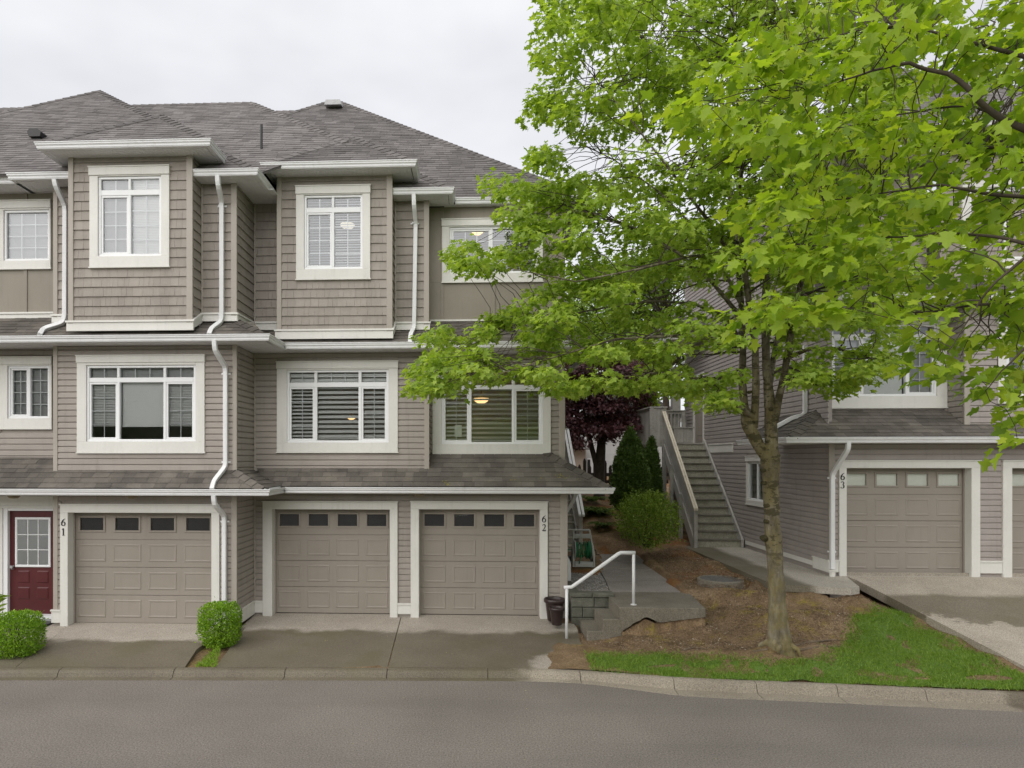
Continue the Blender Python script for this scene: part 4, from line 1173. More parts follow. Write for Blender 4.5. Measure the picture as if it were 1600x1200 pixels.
# lower (garage) roof of 61: front slope, side slope
hipx = lambda Y: xs_ - k * (Y - yA_) / ks
yt = YA + 0.02
n1 = roof_face(r1, [V((XW, yA_, ze)), V((xs_, yA_, ze)), V((hipx(yt), yt, zc(yt))), V((XW, yt, zc(yt)))], MAT['roof_lo'], individual=True)
roof_face(r1, [V((XW, yt, zc(yt))), V((XA0, yt, zc(yt))), V((XA0, YL + 0.02, zc(YL + 0.02))), V((XW, YL + 0.02, zc(YL + 0.02)))], MAT['roof_lo'], individual=True)
zs = lambda X: ze + ks * (xs_ - X)
xw = XA1 + 0.0
yv = lambda X: yB_ + (zs(X) - ze) / k
n1s = roof_face(r1, [V((xs_, yA_, ze)), V((xs_, yB_, ze)), V((xw, yv(xw), zs(xw))), V((xw, yA_ + (zs(xw) - ze) / k, zs(xw)))], MAT['roof_lo'], individual=True)
ridge_caps(r1, V((xs_, yA_, ze)), V((hipx(yt), yt, zc(yt))), n1, n1s, MAT['roof_lo'], wd=0.13)
# lower roof of 62
zb = lambda Y: ze + k * (Y - yB_)
xe = 2.60; yq = YR + 0.02; kr = 0.62
xh = lambda Y: xe - k * (Y - yB_) / kr
n2 = roof_face(r2, [V((xs_ - 0.25, yB_, ze)), V((xe, yB_, ze)), V((xh(yq), yq, zb(yq))), V((xs_ - 0.9, yq, zb(yq)))], MAT['roof_lo'], individual=True)
n2s = roof_face(r2, [V((xe, yB_, ze)), V((xe, 16.6, ze)), V((XR1, 16.6, ze + kr * (xe - XR1))), V((XR1, yB_ + (kr * (xe - XR1)) / k, ze + kr * (xe - XR1)))], MAT['roof_lo'], deck=True)
ridge_caps(r2, V((xe, yB_, ze)), V((xh(yq), yq, zb(yq))), n2, n2s, MAT['roof_lo'], wd=0.15)
# middle roofs
zm = MI_B + 0.118 + 0.015; km = 0.70
yU = YA + 0.03
hx = lambda Y, xs0: xs0 - (Y - yA_) * 0.8
n3 = roof_face(r1, [V((XW, yA_, zm)), V((xs_, yA_, zm)), V((hx(yU, xs_), yU, zm + km * (yU - yA_))), V((XW, yU, zm + km * (yU - yA_)))], MAT['roof_lo'], individual=True)
roof_face(r1, [V((XW, yU, zm + km * (yU - yA_))), V((XA0, yU, zm + km * (yU - yA_))), V((XA0, YL + 0.02, zm + km * (YL + .02 - yA_))), V((XW, YL + 0.02, zm + km * (YL + .02 - yA_)))], MAT['roof_lo'], individual=True)
zq = zm + 0.34
n3s = roof_face(r1, [V((xs_, yA_, zm)), V((xs_, yB_, zm)), V((XA1, YB + 0.02, zq)), V((XA1, yA_ + 0.34 / km, zq))], MAT['roof_lo'], individual=True)
ridge_caps(r1, V((xs_, yA_, zm)), V((XA1 + 0.02, yA_ + 0.34 / km - 0.02, zq)), n3, n3s, MAT['roof_lo'], wd=0.12)
yq2 = YR + 0.02
n4 = roof_face(r2, [V((xs_ - 0.2, yB_, zm)), V((2.38, yB_, zm)), V((2.38 - (yq2 - yB_), yq2, zm + km * (yq2 - yB_))), V((xs_ - 0.8, yq2, zm + km * (yq2 - yB_)))], MAT['roof_lo'], individual=True)
roof_face(r2, [V((2.38, yB_, zm)), V((2.38, 16.6, zm)), V((XR1, 16.6, zm + km * 0.55)), V((XR1, yB_ + 0.55, zm + km * 0.55))], MAT['roof_lo'])
# main roofs
zu = UP_B + 0.13; zbay = BAY_B + 0.13
RH = MAT['roof_hi']
# 61 front hip
pA = onY(156, 142, 17.4)
mA_ = (pA.z - zu) / (17.4 - 12.27)
eR, eL = V((-3.97, 12.27, zu)), V((-14.5, 12.27, zu))
na = roof_face(r1, [eL, eR, pA], RH)
rb = V((pA.x, 24, pA.z))
nb = roof_face(r1, [eR, V((-3.97, 24, zu)), rb, pA], RH)
nl = roof_face(r1, [V((-14.5, 24, zu)), eL, pA, rb], RH)
ridge_caps(r1, eR, pA, na, nb, RH); ridge_caps(r1, eL, pA, na, nl, RH)
# long ridge behind it
yS = 16.9
sR = onY(395, 160.5, yS); sz = sR.z
mS = (sz - zu) / (yS - 12.45)
kk = 2.95
lowp = V((sR.x + kk, yS - kk, sz - mS * kk))
ns = roof_face(r1, [V((-26, 12.45, zu)), V((-3.97, 12.45, zu)), lowp, sR, V((-26, yS, sz))], RH)
mb = MB(); mb.prism([lowp - V((0, 0, 0.02)), sR - V((0, 0, 0.02)), V((sR.x, sR.y, sz - 2.5)), V((lowp.x, lowp.y, lowp.z - 2.5))], (-0.03, -0.03, 0)); mb.build('roof_wall', MAT['roof_hi'], r1)
ridge_caps(r1, lowp, sR, ns, V((0.64, 0, 0.77)), RH)
ridge_caps(r1, V((-26, yS, sz)), sR, ns, V((0, -ns.y, ns.z)), RH)
roof_face(r1, [V((sR.x, yS + 5.2, zu)), V((-26, yS + 5.2, zu)), V((-26, yS, sz)), sR], RH)
# 62 main hip
yP = 19.9
p0, p1 = onY(510, 159.5, yP), onY(532, 159.5, yP)
zP_ = p0.z
eBr = V((2.30, 13.84, zu)); wl = p1.x - (yP - 13.84)
nB = roof_face(r2, [V((p0.x - 6.0, 13.84, zu)), eBr, V((p1.x, yP, zP_)), V((p0.x, yP, zP_))], RH)
nBr = roof_face(r2, [eBr, V((2.30, 26, zu)), V((p1.x, yP + 0.4, zP_)), V((p1.x, yP, zP_))], RH)
nBl = roof_face(r2, [V((p0.x - 6.0, 26, zu)), V((p0.x - 6.0, 13.84, zu)), V((p0.x, yP, zP_)), V((p0.x, yP + 0.4, zP_))], RH)
ridge_caps(r2, eBr, V((p1.x, yP, zP_)), nB, nBr, RH); ridge_caps(r2, V((p0.x - 6.0, 13.84, zu)), V((p0.x, yP, zP_)), nB, nBl, RH)
ridge_caps(r2, V((p0.x, yP, zP_)), V((p1.x, yP, zP_)), nB, V((0, -nB.y, nB.z)), RH)
# rear ridge between them
q0, q1 = onY(380, 174.5, 20.2), onY(462, 173.5, 20.2)
nr_ = roof_face(r1, [V((q0.x - 2, 16.0, q0.z - 3.4)), V((q1.x, 16.0, q0.z - 3.4)), q1, V((q0.x - 2, 20.2, q1.z))], RH)
ridge_caps(r1, V((q0.x - 2, 20.2, q1.z)), q1, nr_, V((0, -nr_.y, nr_.z)), RH)
# bump over the recess right of 62's bay, then both bay roofs
hip_bump(r2, -3.9, -0.46, 13.29, zu, 0.84, 16.2, RH)
hip_bump(r1, -7.71, -4.69, 11.86, zbay, 0.80, 14.6, RH)
hip_bump(r2, -3.97, -1.146, 12.87, zbay, 0.80, 15.6, RH)
# roof furniture
def on_slope(px, py, y0, z0, m):
    lo, hi = y0, y0 + 9
    for _ in range(40):
        md = (lo + hi) / 2
        if onY(px, py, md).z > z0 + m * (md - y0): lo = md
        else: hi = md
    return onY(px, py, lo)
p = on_slope(408.5, 233, 12.45, zu, mS)
mb = MB(); mb.tube([p - V((0, 0, 0.3)), p + V((0, 0, 0.50))], 0.026, 10); o = mb.build('vent_pipe', MAT['black'], r1)
mb = MB(); mb.lathe(p + V((0, 0, -0.16)), [(0.14, -0.12), (0.07, 0.05), (0.035, 0.12)], 12); mb.build('vent_flashing', MAT['metal'], r1)
p = on_slope(59, 217, 12.27, zu, mA_) - V((0, 0, 0.02))
mb = MB(); mb.prism([(p.x - .13, p.y - .10, p.z + .03), (p.x + .11, p.y - .10, p.z + .03), (p.x + .13, p.y - .1, p.z + .13), (p.x + .05, p.y - .1, p.z + .2), (p.x - .12, p.y - .1, p.z + .2), (p.x - .17, p.y - .1, p.z + .13)], (0, 0.3, 0)); mb.box(p.x - .09, p.x + .09, p.y - .04, p.y + .2, p.z - .25, p.z + .05); mb.build('roof_vent', MAT['black'], r1)
p = onY(522, 166, 19.3)
mb = MB(); mb.prism([(p.x - .24, p.y - .22, p.z - .06), (p.x + .24, p.y - .22, p.z - .06), (p.x + .2, p.y - .2, p.z + .09), (p.x - .2, p.y - .2, p.z + .09)], (0, 0.5, 0.1)); mb.build('roof_vent', MAT['metal'], r2)
# moss cushions and dropped maple flowers on the roofs
mb = MB()
def clump(px, py, Y, r, n=7):
    c = onY(px, py, Y)
    for i in range(n):
        a, b = rnd.gauss(0, r * 0.8), rnd.gauss(0, 0.02); q = c + V((a, 0.84 * b, b)); s_ = r * rnd.uniform(0.25, 0.5)
        mb.add([q + V((s_, 0, 0)), q + V((0, 0, s_ * .5)), q + V((-s_, 0, 0)), q + V((0, -s_ * .7, 0)), q + V((0, s_, s_ * .4))], [(0, 1, 3), (1, 2, 3), (0, 4, 1), (1, 4, 2)])
for (a, b) in ((845, 747), (871, 743), (880, 743), (873, 746), (882, 747), (903, 751), (700, 757), (693, 754), (803, 751)):
    clump(a, b, yB_ + (ZP(a, b, 13.4) - ze) / k + 0.0, 0.045)
mb.build('roof_moss', MAT['moss'], r2, kind='stuff')

# ---------------- downspouts
gy = 12.14
def ds(h, pl, straps=()):
    return downspout(h, pl, straps=straps)
def pts(*a): return [onY(x, y, Yd) for x, y, Yd in a]
yw = YA - 0.075
S = lambda px, py, Y: tuple(onY(px, py, Y))
ds(h61, pts((340, 274, 12.22), (341, 289, 12.22), (346.5, 316, yw), (346.5, 494, yw), (345, 503, yw - 0.02), (330, 514, 12.34), (326.5, 523, 12.16)), straps=[S(346.5, 322, YA - 0.05), S(346.5, 492, YA - 0.05)])
ds(h61, pts((335, 531, 12.16), (336, 547, 12.18), (352.5, 574, yw), (352.5, 729, yw), (334.5, 752, 12.3), (331, 765, 12.14)), straps=[S(352.5, 584, YA - 0.05), S(352.5, 722, YA - 0.05)])
ds(h61, pts((334, 774, 12.16), (335, 788, 12.18), (350.5, 806, yw), (350.5, 972, yw)), straps=[S(350.5, 815, YA - 0.05), S(350.5, 942, YA - 0.05)])
ds(h61, pts((85, 277, 12.25), (87, 290, 12.25), (102, 322, yw), (101.5, 494, yw), (99, 504, yw - 0.02), (68, 514, 12.34), (62, 523, 12.16)), straps=[S(101.5, 500, YA - 0.05)])
yw2 = YB - 0.075
ds(h62, pts((646.5, 303, 13.25), (647, 320, 13.25), (649.5, 350, yw2), (647, 509, yw2), (646, 514, yw2 - 0.02), (641.5, 523, 13.3), (640.5, 536, 13.12)), straps=[S(648, 349, YB - 0.05), S(647, 511, YB - 0.05)])
ds(h62, [(2.2, 14.6, LO_B), (2.1, 14.6, LO_B - 0.25), (XR1 + 0.08, 14.7, LO_B - 0.55), (XR1 + 0.08, 14.7, 1.15), (2.02, 14.6, 0.95), (2.02, 14.6, 0.55)])
# rear mass so that rooms are dark and the walls have a building behind them
mb = MB(); mb.box(XW, XA1, 15.0, 24, -0.2, UP_B + 0.1); mb.build('rear_wall', MAT['siding'], h61)
mb = MB(); mb.box(XA1 + 0.01, XR1, 16.0, 26, -0.2, UP_B + 0.1); mb.box(XR1 - 0.11, XR1, YB + 0.1, 16, -0.2, LO_B); mb.box(XR1 - 0.11, XR1, YR + 0.1, 16, LO_B, UP_B); mb.build('rear_wall', MAT['siding'], h62)
mb = MB(); mb.box(XA1 - 0.12, XA1 - 0.005, YB + 0.0, 15.0, -0.2, UP_B); mb.build('party_wall', MAT['siding'], h61)
# ================================================================== house 63 across the walkway
h63 = empty('townhouse.002', (11.0, 14.6, 0.8), 'mauve taupe townhouse numbered 63 partly hidden behind the maple leaves', 'townhouse', 'townhouses along the street')
YG, YW3, YV = 14.08, 14.60, 14.10
X3 = 7.16
F3 = 0.80
R3 = F3 + 0.96          # its storeys sit higher up the slope
E3B = ZP(1400, 692, 13.58); E3T = ZP(1400, 681.5, 13.58)
XE = 16.5
g1 = (XP(1320.4, YG), XP(1515.4, YG), ZP(1420, 898.5, YG + 0.1), ZP(1420, 731, YG))
g2 = (XP(1578, YG), XP(1578, YG) + (g1[1] - g1[0]), g1[2], g1[3])
t3 = 0.14
lap_wall(h63, YG, X3, XE, F3 + 0.05, E3B, [(g1[0] - t3, g1[1] + t3, 0, g1[3] + 0.13), (g2[0] - t3, g2[1] + t3, 0, g2[3] + 0.13)], mat='siding2', sh=False)
sheath(h63, YG, X3, XE, 0.2, E3B, [(g1[0], g1[1], 0, g1[3]), (g2[0], g2[1], 0, g2[3])], MAT['siding2'])
garage_door(h63, YG, g1, trimw=(0.14, 0.165, 0.14), cover=True); garage_door(h63, YG, g2, trimw=(0.17, 0.15, 0.14), cover=True)
corner_board(h63, X3 - 0.024, X3 + 0.085, YG, F3 + 0.25, E3B)
plinth(h63, X3 - 0.03, g1[0] - 0.145, YG, F3 + 0.07, F3 + 0.32); plinth(h63, g1[1] + 0.167, g2[0] - 0.172, YG, F3 + 0.07, F3 + 0.32)
house_number(h63, '63', g1[0] - 0.118, ZP(1314, 739, YG), 0.138, YG - 0.057, 0.22)
# upper front walls
M3B = E3B + 2.80
SOF3 = E3B + 5.81
XV = XP(1507, YV)
oM = rect(1298, 1462, 508, 619, YW3)
lap_wall(h63, YW3, X3, XV, E3B + 0.45, M3B, [hole(oM, 0.16, 0.21, 0.17, 0.24)], mat='siding2', sh=False)
sheath(h63, YW3, X3, XV, E3B + 0.3, M3B, [oM], MAT['siding2'])
window(h63, YW3, oM, (0.155, 0.205, 0.03, 0.235), [XP(1346.5, YW3), XP(1416, YW3)], (oM[2] + 1.2, oM[2] + 1.29), lower=((2, 4), (1, 1), (2, 4)), upper=(2, 3, 2), head=0.13, slider=(0, 2),
       blind=[(XP(1349, YW3), XP(1413, YW3), oM[2] + 0.05, oM[2] + 1.2, 0.026, gl, 'blind'), (oM[0] + 0.05, XP(1344, YW3), oM[2] + 0.05, oM[2] + 1.2, 0.03, gl, 'blindgrey'), (XP(1418.5, YW3), oM[1] - 0.05, oM[2] + 0.05, oM[2] + 1.2, 0.03, gl, 'blindgrey')])
corner_board(h63, X3 - 0.024, X3 + 0.085, YW3, E3B + 0.3, M3B)
board(h63, 'corner_board', XV - 0.06, XV - 0.022, YW3 - 0.03, YW3, E3B + 0.5, M3B, MAT['corner'])
XF = Matrix.Rotation(math.radians(-90), 4, 'Z')      # side walls facing -X: local y = x, local x = -y
lap_wall(h63, XV, -YW3, -YV - 0.02, E3B + 0.3, M3B, [], mat='siding2')
XF = Matrix.Identity(4)
oV = rect(1570, 1690, 512, 618, YV)
lap_wall(h63, YV, XV + 0.09, XE, E3B + 0.3, M3B, [hole(oV, 0.16, 0.16, 0.17, 0.14)], mat='siding2', sh=False)
sheath(h63, YV, XV, XE, E3B + 0.2, M3B, [oV], MAT['siding2'])
corner_board(h63, XV - 0.024, XV + 0.09, YV, E3B + 0.3, M3B)
window(h63, YV, oV, (0.155, 0.155, 0.03, 0.14), [(oV[0] + oV[1]) / 2], None, lower=((2, 4), (2, 4)), head=0.13, slider=(0,), blind=[(oV[0] + 0.05, oV[1] - 0.05, oV[2] + 0.05, oV[3] - 0.05, 0.032, gl, 'blindgrey')])
shake_wall(h63, YW3 + 0.02, X3, 9.4, M3B + 0.4, SOF3); shake_wall(h63, YW3 - 0.38, 9.4, 11.9, M3B + 0.2, SOF3 + 0.35); shake_wall(h63, YW3 + 0.02, 11.9, XE, M3B + 0.4, SOF3)
oB3 = (9.95, 11.35, M3B + 0.9, M3B + 2.3)
window(h63, YW3 - 0.40, oB3, (0.15, 0.15, 0.03, 0.18), [10.65], None, lower=((2, 4), (2, 4)), head=0.14, blind=[(10.0, 11.3, oB3[2] + 0.05, oB3[3] - 0.05, 0.03, gl, 'blind')])
band(h63, 9.36, 11.94, YW3 - 0.38, M3B + 0.10, M3B + 0.26); band(h63, X3 - 0.03, 9.36, YW3, M3B + 0.30, M3B + 0.46); band(h63, 11.94, XE, YW3, M3B + 0.30, M3B + 0.46)
# side wall along the walkway
YE3 = 23.45
oS = (-onX(1191, 760, X3).y, 0, 0, 0)
ya_, yb_ = onX(1170.5, 740, X3).y, onX(1199, 740, X3).y
oS = (-ya_, -yb_, onX(1180, 782, X3).z, onX(1180, 722, X3).z)
lap_z0 = F3 + 0.20
ds0, ds1 = onX(1085, 640, X3).y, onX(1100, 640, X3).y
LAND = 3.63
oD = (-ds0 + 0.06, -ds1 - 0.02, LAND, LAND + 2.1)
XF = Matrix.Rotation(math.radians(-90), 4, 'Z')
lap_wall(h63, X3, -YE3, -YG - 0.02, lap_z0, UP_B + 0.95, [(oS[0] - 0.10, oS[1] + 0.10, oS[2] - 0.12, oS[3] + 0.16), (oD[0] - 0.10, oD[1] + 0.10, oD[2], oD[3] + 0.12)], mat='siding2', sh=False)
sheath(h63, X3, -YE3, -YG - 0.102, F3 - 0.6, UP_B + 0.95, [oS, oD], MAT['siding2'])
window(h63, X3, oS, (0.10, 0.10, 0.02, 0.11), [(oS[0] + oS[1]) / 2], None, lower=((2, 1), (1, 1)), head=0.12, depth=1.2, label='small side window beside the maple trunk',
       blind=[(oS[0] + 0.05, oS[1] - 0.05, oS[2] + 0.05, oS[3] - 0.05, 0.03, math.radians(60), 'blindgrey')])
mb = MB(); mb.bbox(oD[0] - 0.10, oD[0], X3 - 0.04, X3, LAND, oD[3], 0.005); mb.bbox(oD[1], oD[1] + 0.10, X3 - 0.04, X3, LAND, oD[3], 0.005); mb.bbox(oD[0] - 0.1, oD[1] + 0.1, X3 - 0.042, X3, oD[3], oD[3] + 0.11, 0.005); mb.build('door_casing', MAT['trim'], h63)
mb = MB(); mb.box(oD[0], oD[1], X3 + 0.04, X3 + 0.09, LAND, oD[3])
for a, b in ((0.25, 0.9), (1.1, 1.9)): mb.bbox(oD[0] + 0.14, oD[1] - 0.14, X3 + 0.028, X3 + 0.0395, LAND + a, LAND + b, 0.008)
sd = mb.build('side_door', MAT['garage'], h63)
mb = MB(); mb.tube([(oD[1] - 0.08, X3 + 0.04, LAND + 1.0), (oD[1] - 0.08, X3 - 0.03, LAND + 1.0)], [0.018, 0.028], 10); mb.build('handle', MAT['metal'], sd)
# white base strip, belt board near the stair head, plinth at the corner
mb = MB(); mb.bbox(-18.3, -YG - 0.65, X3 - 0.025, X3, F3 + 0.10, F3 + 0.20, 0.004); mb.build('base_strip', MAT['trim'], h63)
mb = MB(); mb.bbox(-YG - 0.62, -YG + 0.035, X3 - 0.036, X3, F3 + 0.06, F3 + 0.28, 0.004); mb.box(-YG - 0.63, -YG + 0.05, X3 - 0.05, X3, F3 + 0.2805, F3 + 0.31); mb.build('plinth_board', MAT['trim'], h63)
yq0, yq1 = onX(1109, 700, X3).y, onX(1147, 700, X3).y
mb = MB(); mb.bbox(-yq0, -yq1, X3 - 0.04, X3, onX(1128, 707, X3).z, onX(1128, 695, X3).z, 0.004); mb.box(-yq0, -yq1, X3 - 0.06, X3, onX(1128, 694.9, X3).z, onX(1128, 693, X3).z); mb.build('belt_board', MAT['trim'], h63)
# a window high on the side wall, glimpsed between the stems of the maple
ws0, ws1 = onX(1178, 590, X3).y, onX(1199, 590, X3).y
XF = Matrix.Identity(4)
mb = MB(); mb.box(X3 + 0.01, X3 + 0.1, YG + 0.1, YE3, F3 - 0.6, F3 + 0.1); mb.box(X3 + 0.02, XE, YG + 0.02, YG + 0.1, 0.2, F3 + 0.06); mb.build('foundation', MAT['found'], h63)
mb = MB(); mb.box(X3, X3 + 0.09, YE3 - 0.002, YE3 + 0.08, F3, UP_B + 0.95); mb.build('corner_board', MAT['corner'], h63)
mb = MB(); mb.box(X3 + 0.15, XE, 16.9, YE3, 0, UP_B + 0.9); mb.build('rear_wall', MAT['siding2'], h63)
# lower roof of 63 with the wrap along the side
r3 = roof_node(h63)
XG = 6.19; yf3 = 13.68; z3 = E3B + 0.13; k3 = 0.62; YB3 = 16.1
s3 = k3 * (YW3 - yf3) / (X3 - XG)
n5 = roof_face(r3, [V((XG, yf3, z3)), V((XE, yf3, z3)), V((XE, YW3 + 0.02, z3 + k3 * (YW3 + .02 - yf3))), V((X3 + 0.02, YW3 + 0.02, z3 + k3 * (YW3 + .02 - yf3)))], MAT['roof_lo'], individual=True)
n6 = roof_face(r3, [V((XG, YB3, z3)), V((XG, yf3, z3)), V((X3, YW3, z3 + s3 * (X3 - XG))), V((X3, YB3, z3 + s3 * (X3 - XG)))], MAT['roof_lo'])
ridge_caps(r3, V((XG, yf3, z3)), V((X3, YW3, z3 + k3 * (YW3 - yf3))), n5, n6, MAT['roof_lo'], wd=0.16)
mb = MB(); mb.prism([(XG, YB3, z3 - 0.02), (X3, YB3, z3 - 0.02), (X3, YB3, z3 + s3 * (X3 - XG) - 0.02)], (0, -0.03, 0)); mb.box(XG, X3, YB3 - 0.03, YB3 - 0.001, E3B, z3 - 0.021); mb.build('return_board', MAT['trim'], r3)
gutter(h63, [(XG, YB3), (XG, 13.70), (XE, 13.70)], E3B)
soffit(h63, XG, XE, 13.69, YG + 0.02, E3B); soffit(h63, XG, X3 + 0.02, YG + 0.02, YB3, E3B + 0.001, along='y')
gutter(h63, [(X3 - 0.45, 15.0), (X3 - 0.45, 13.75), (XE, 13.75)], M3B); soffit(h63, X3 - 0.44, XE, 13.76, YW3 + 0.02, M3B)
n7 = roof_face(r3, [V((X3 - 0.45, 13.73, M3B + 0.13)), V((XE, 13.73, M3B + 0.13)), V((XE, YW3 + .05, M3B + 0.13 + 0.62)), V((X3, YW3 + .05, M3B + 0.13 + 0.62))], MAT['roof_lo'])
gutter(h63, [(X3 - 0.5, 22), (X3 - 0.5, 14.1), (9.3, 14.1)], SOF3); soffit(h63, X3 - 0.49, XE, 14.11, YW3 + 0.1, SOF3)
gutter(h63, [(9.1, 13.8), (12.2, 13.8)], SOF3 + 0.36); soffit(h63, 9.1, 12.2, 13.81, YW3, SOF3 + 0.36)
T3 = (V((X3 - 0.5, 14.1, SOF3 + 0.13)), V((17.5, 14.1, SOF3 + 0.13)), V((12.1, 20, SOF3 + 5.0)))
n8 = roof_face(r3, [T3[0], T3[1], T3[2]], RH); n9 = roof_face(r3, [V((X3 - 0.5, 26, SOF3 + 0.13)), T3[0], T3[2], V((12.1, 26, SOF3 + 5.0))], RH)
ridge_caps(r3, T3[0], T3[2], n8, n9, RH)
# downspouts of 63
ds(h63, [onY(1325.5, 690, 13.64), onY(1325, 702, 13.64), onY(1300.5, 741, YG - 0.08), onY(1300.5, 889, YG - 0.08)], straps=[S(1300.5, 747, YG - 0.05), S(1300.5, 862, YG - 0.05)])
c_ = onY(1300.5, 891, YG - 0.08)
mb = MB(); mb.lathe(c_ + V((0, 0, -0.14)), [(0.055, 0), (0.055, 0.12), (0.075, 0.125), (0.075, 0.15), (0.03, 0.152)], 14); mb.build('drain_cap', MAT['trim'], h63)
a_, b_, c_, d_ = onX(1258.5, 540, X3 - 0.08), onX(1258.5, 648, X3 - 0.08), onX(1245, 660, X3 - 0.15), onX(1226, 674, X3 - 0.5)
ds(h63, [V((X3 + 0.0 - 0.09, a_.y, a_.z)), V((X3 - 0.09, a_.y, b_.z)), V((X3 - 0.35, a_.y, z3 + s3 * 0.65 + 0.06)), V((XG + 0.05, a_.y, z3 + s3 * 0.1 + 0.06))])
light_fixture(h63, XP(1575, 13.85), 13.85, E3B)

# ------------------------------------------------------------------ wooden stair and landing of 63
st = empty('wooden_staircase', (6.5, 18.45, F3), 'weathered grey wooden staircase rising along the wall of house 63 to a railed landing', 'staircase')
sx0, sx1 = 5.88, 7.06
n_ris = 14; rise = (LAND - F3) / n_ris; run = 0.222; sy0 = 18.42
for i in range(n_ris):
    z0_, z1_ = F3 + i * rise, F3 + (i + 1) * rise
    y_ = sy0 + i * run
    mb = MB(); mb.box(sx0, sx1, y_ + 0.0, y_ + 0.03, z0_ - (0.03 if i == 0 else 0.0), z1_ - 0.045); mb.build('riser', MAT['tread'], st)
    if i < n_ris - 1:
        mb = MB(); mb.bbox(sx0 - 0.01, sx1, y_ - 0.035, y_ + run + 0.0, z1_ - 0.044, z1_, 0.008); mb.build('tread', MAT['darkwood'], st)
LY1 = 22.9
def planks(parent, name, x0, x1, y0, y1, z0, z1, pitch, mat):
    n_ = max(1, round((y1 - y0) / pitch)); s_ = (y1 - y0) / n_
    for i in range(n_):
        mb = MB(); mb.box(x0, x1, y0 + i * s_, y0 + (i + 1) * s_ - 0.006, z0, z1); mb.build(name, mat, parent)
ly0 = sy0 + (n_ris - 1) * run - 0.03
lx0 = 5.42
planks(st, 'landing_plank', lx0, X3 - 0.02, ly0, LY1, LAND - 0.04, LAND, 0.14, MAT['wood'])
mb = MB(); mb.prism([(sx1, sy0 - 0.10, F3 - 0.0), (sx1, sy0 + 0.2, F3 - 0.0), (sx1, ly0 + 0.05, LAND - 0.22), (sx1, ly0 + 0.05, LAND + 0.10), (sx1, sy0 - 0.10, F3 + 0.22)], (0.05, 0, 0)); mb.build('stringer', MAT['wood'], st)
mb = MB(); mb.prism([(sx0 - 0.05, sy0 - 0.05, F3), (sx0 - 0.05, sy0 + 0.2, F3), (sx0 - 0.05, ly0 + 0.05, LAND - 0.3), (sx0 - 0.05, ly0 + 0.05, LAND + 0.03), (sx0 - 0.05, sy0 - 0.05, F3 + 0.2)], (0.045, 0, 0)); mb.build('stringer', MAT['wood'], st)
# left rail: closed boards under a pale cap
sl = rise / run
yb0, yb1 = sy0 - 0.12, ly0 + 0.02
zt0 = F3 + 1.10; zt1 = zt0 + sl * (yb1 - yb0)
def post(x, y, z0, z1, s_=0.09, mat='wood', name='post'):
    mb = MB(); mb.box(x - s_ / 2, x + s_ / 2, y - s_ / 2, y + s_ / 2, z0, z1); return mb.build(name, MAT[mat], st)
post(sx0 - 0.03, yb0, F3 - 0.05, zt0 - 0.02)
nb_ = 9
for i in range(nb_):
    a = yb0 + 0.06 + (yb1 - yb0 - 0.1) * i / nb_; b = yb0 + 0.06 + (yb1 - yb0 - 0.1) * (i + 1) / nb_ - 0.008
    za, zb_ = zt0 + sl * (a - yb0), zt0 + sl * (b - yb0)
    hh = 0.72
    mb = MB(); mb.prism([(sx0 - 0.055, a, za - hh), (sx0 - 0.055, b, zb_ - hh), (sx0 - 0.055, b, zb_ - 0.03), (sx0 - 0.055, a, za - 0.03)], (0.022, 0, 0)); mb.build('rail_board', MAT['wood'], st)
mb = MB(); mb.prism([(sx0 - 0.06, yb0, zt0 - 0.80), (sx0 - 0.06, yb1, zt1 - 0.80), (sx0 - 0.06, yb1, zt1 - 0.71), (sx0 - 0.06, yb0, zt0 - 0.71)], (0.04, 0, 0)); mb.build('lower_rail', MAT['wood'], st)
mb = MB(); k_ = 0.035
for xx, m_ in ((sx0 - 0.10, 0.05), (sx0 - 0.04, 0.05)):
    mb.prism([(xx, yb0 - 0.1, zt0 - sl * 0.1 - 0.03), (xx, yb1, zt1 - 0.03), (xx, yb1, zt1 + k_), (xx, yb0 - 0.1, zt0 - sl * 0.1 + k_)], (m_, 0, 0))
mb.build('handrail', MAT['freshwood'], st)
for yy in (sy0 + 1.0, sy0 + 1.9): post(sx0 - 0.08, yy, F3 - 0.1, zt0 + sl * (yy - yb0) - 0.75)
# landing rail
RT = LAND + 1.08
post(lx0 + 0.05, ly0, 1.0, RT, 0.12); post(sx0 - 0.02, ly0 + 0.02, 1.0, RT, 0.11); post(lx0 + 0.05, LY1 - 0.05, 1.0, RT, 0.10); post(X3 - 0.25, LY1 - 0.05, LAND, RT, 0.10)
for i in range(3):
    x_ = lx0 + 0.115 + i * 0.1
    mb = MB(); mb.box(x_, x_ + 0.092, ly0 - 0.03, ly0 - 0.008, LAND - 0.12, RT - 0.03); mb.build('rail_board', MAT['wood'], st)
for i in range(12):
    y_ = ly0 + 0.07 + i * (LY1 - ly0 - 0.2) / 12
    mb = MB(); mb.box(lx0 + 0.03, lx0 + 0.052, y_, y_ + (LY1 - ly0 - 0.2) / 12 - 0.008, LAND - 0.12, RT - 0.03); mb.build('rail_board', MAT['wood'], st)
mb = MB(); mb.box(lx0 - 0.03, sx0 + 0.05, ly0 - 0.07, ly0 + 0.09, RT, RT + 0.035); mb.box(lx0 - 0.03, lx0 + 0.13, ly0 + 0.0905, LY1 + 0.02, RT, RT + 0.035); mb.box(lx0 + 0.1305, X3 - 0.19, LY1 - 0.12, LY1 + 0.02, RT, RT + 0.035); mb.build('rail_cap', MAT['wood'], st)
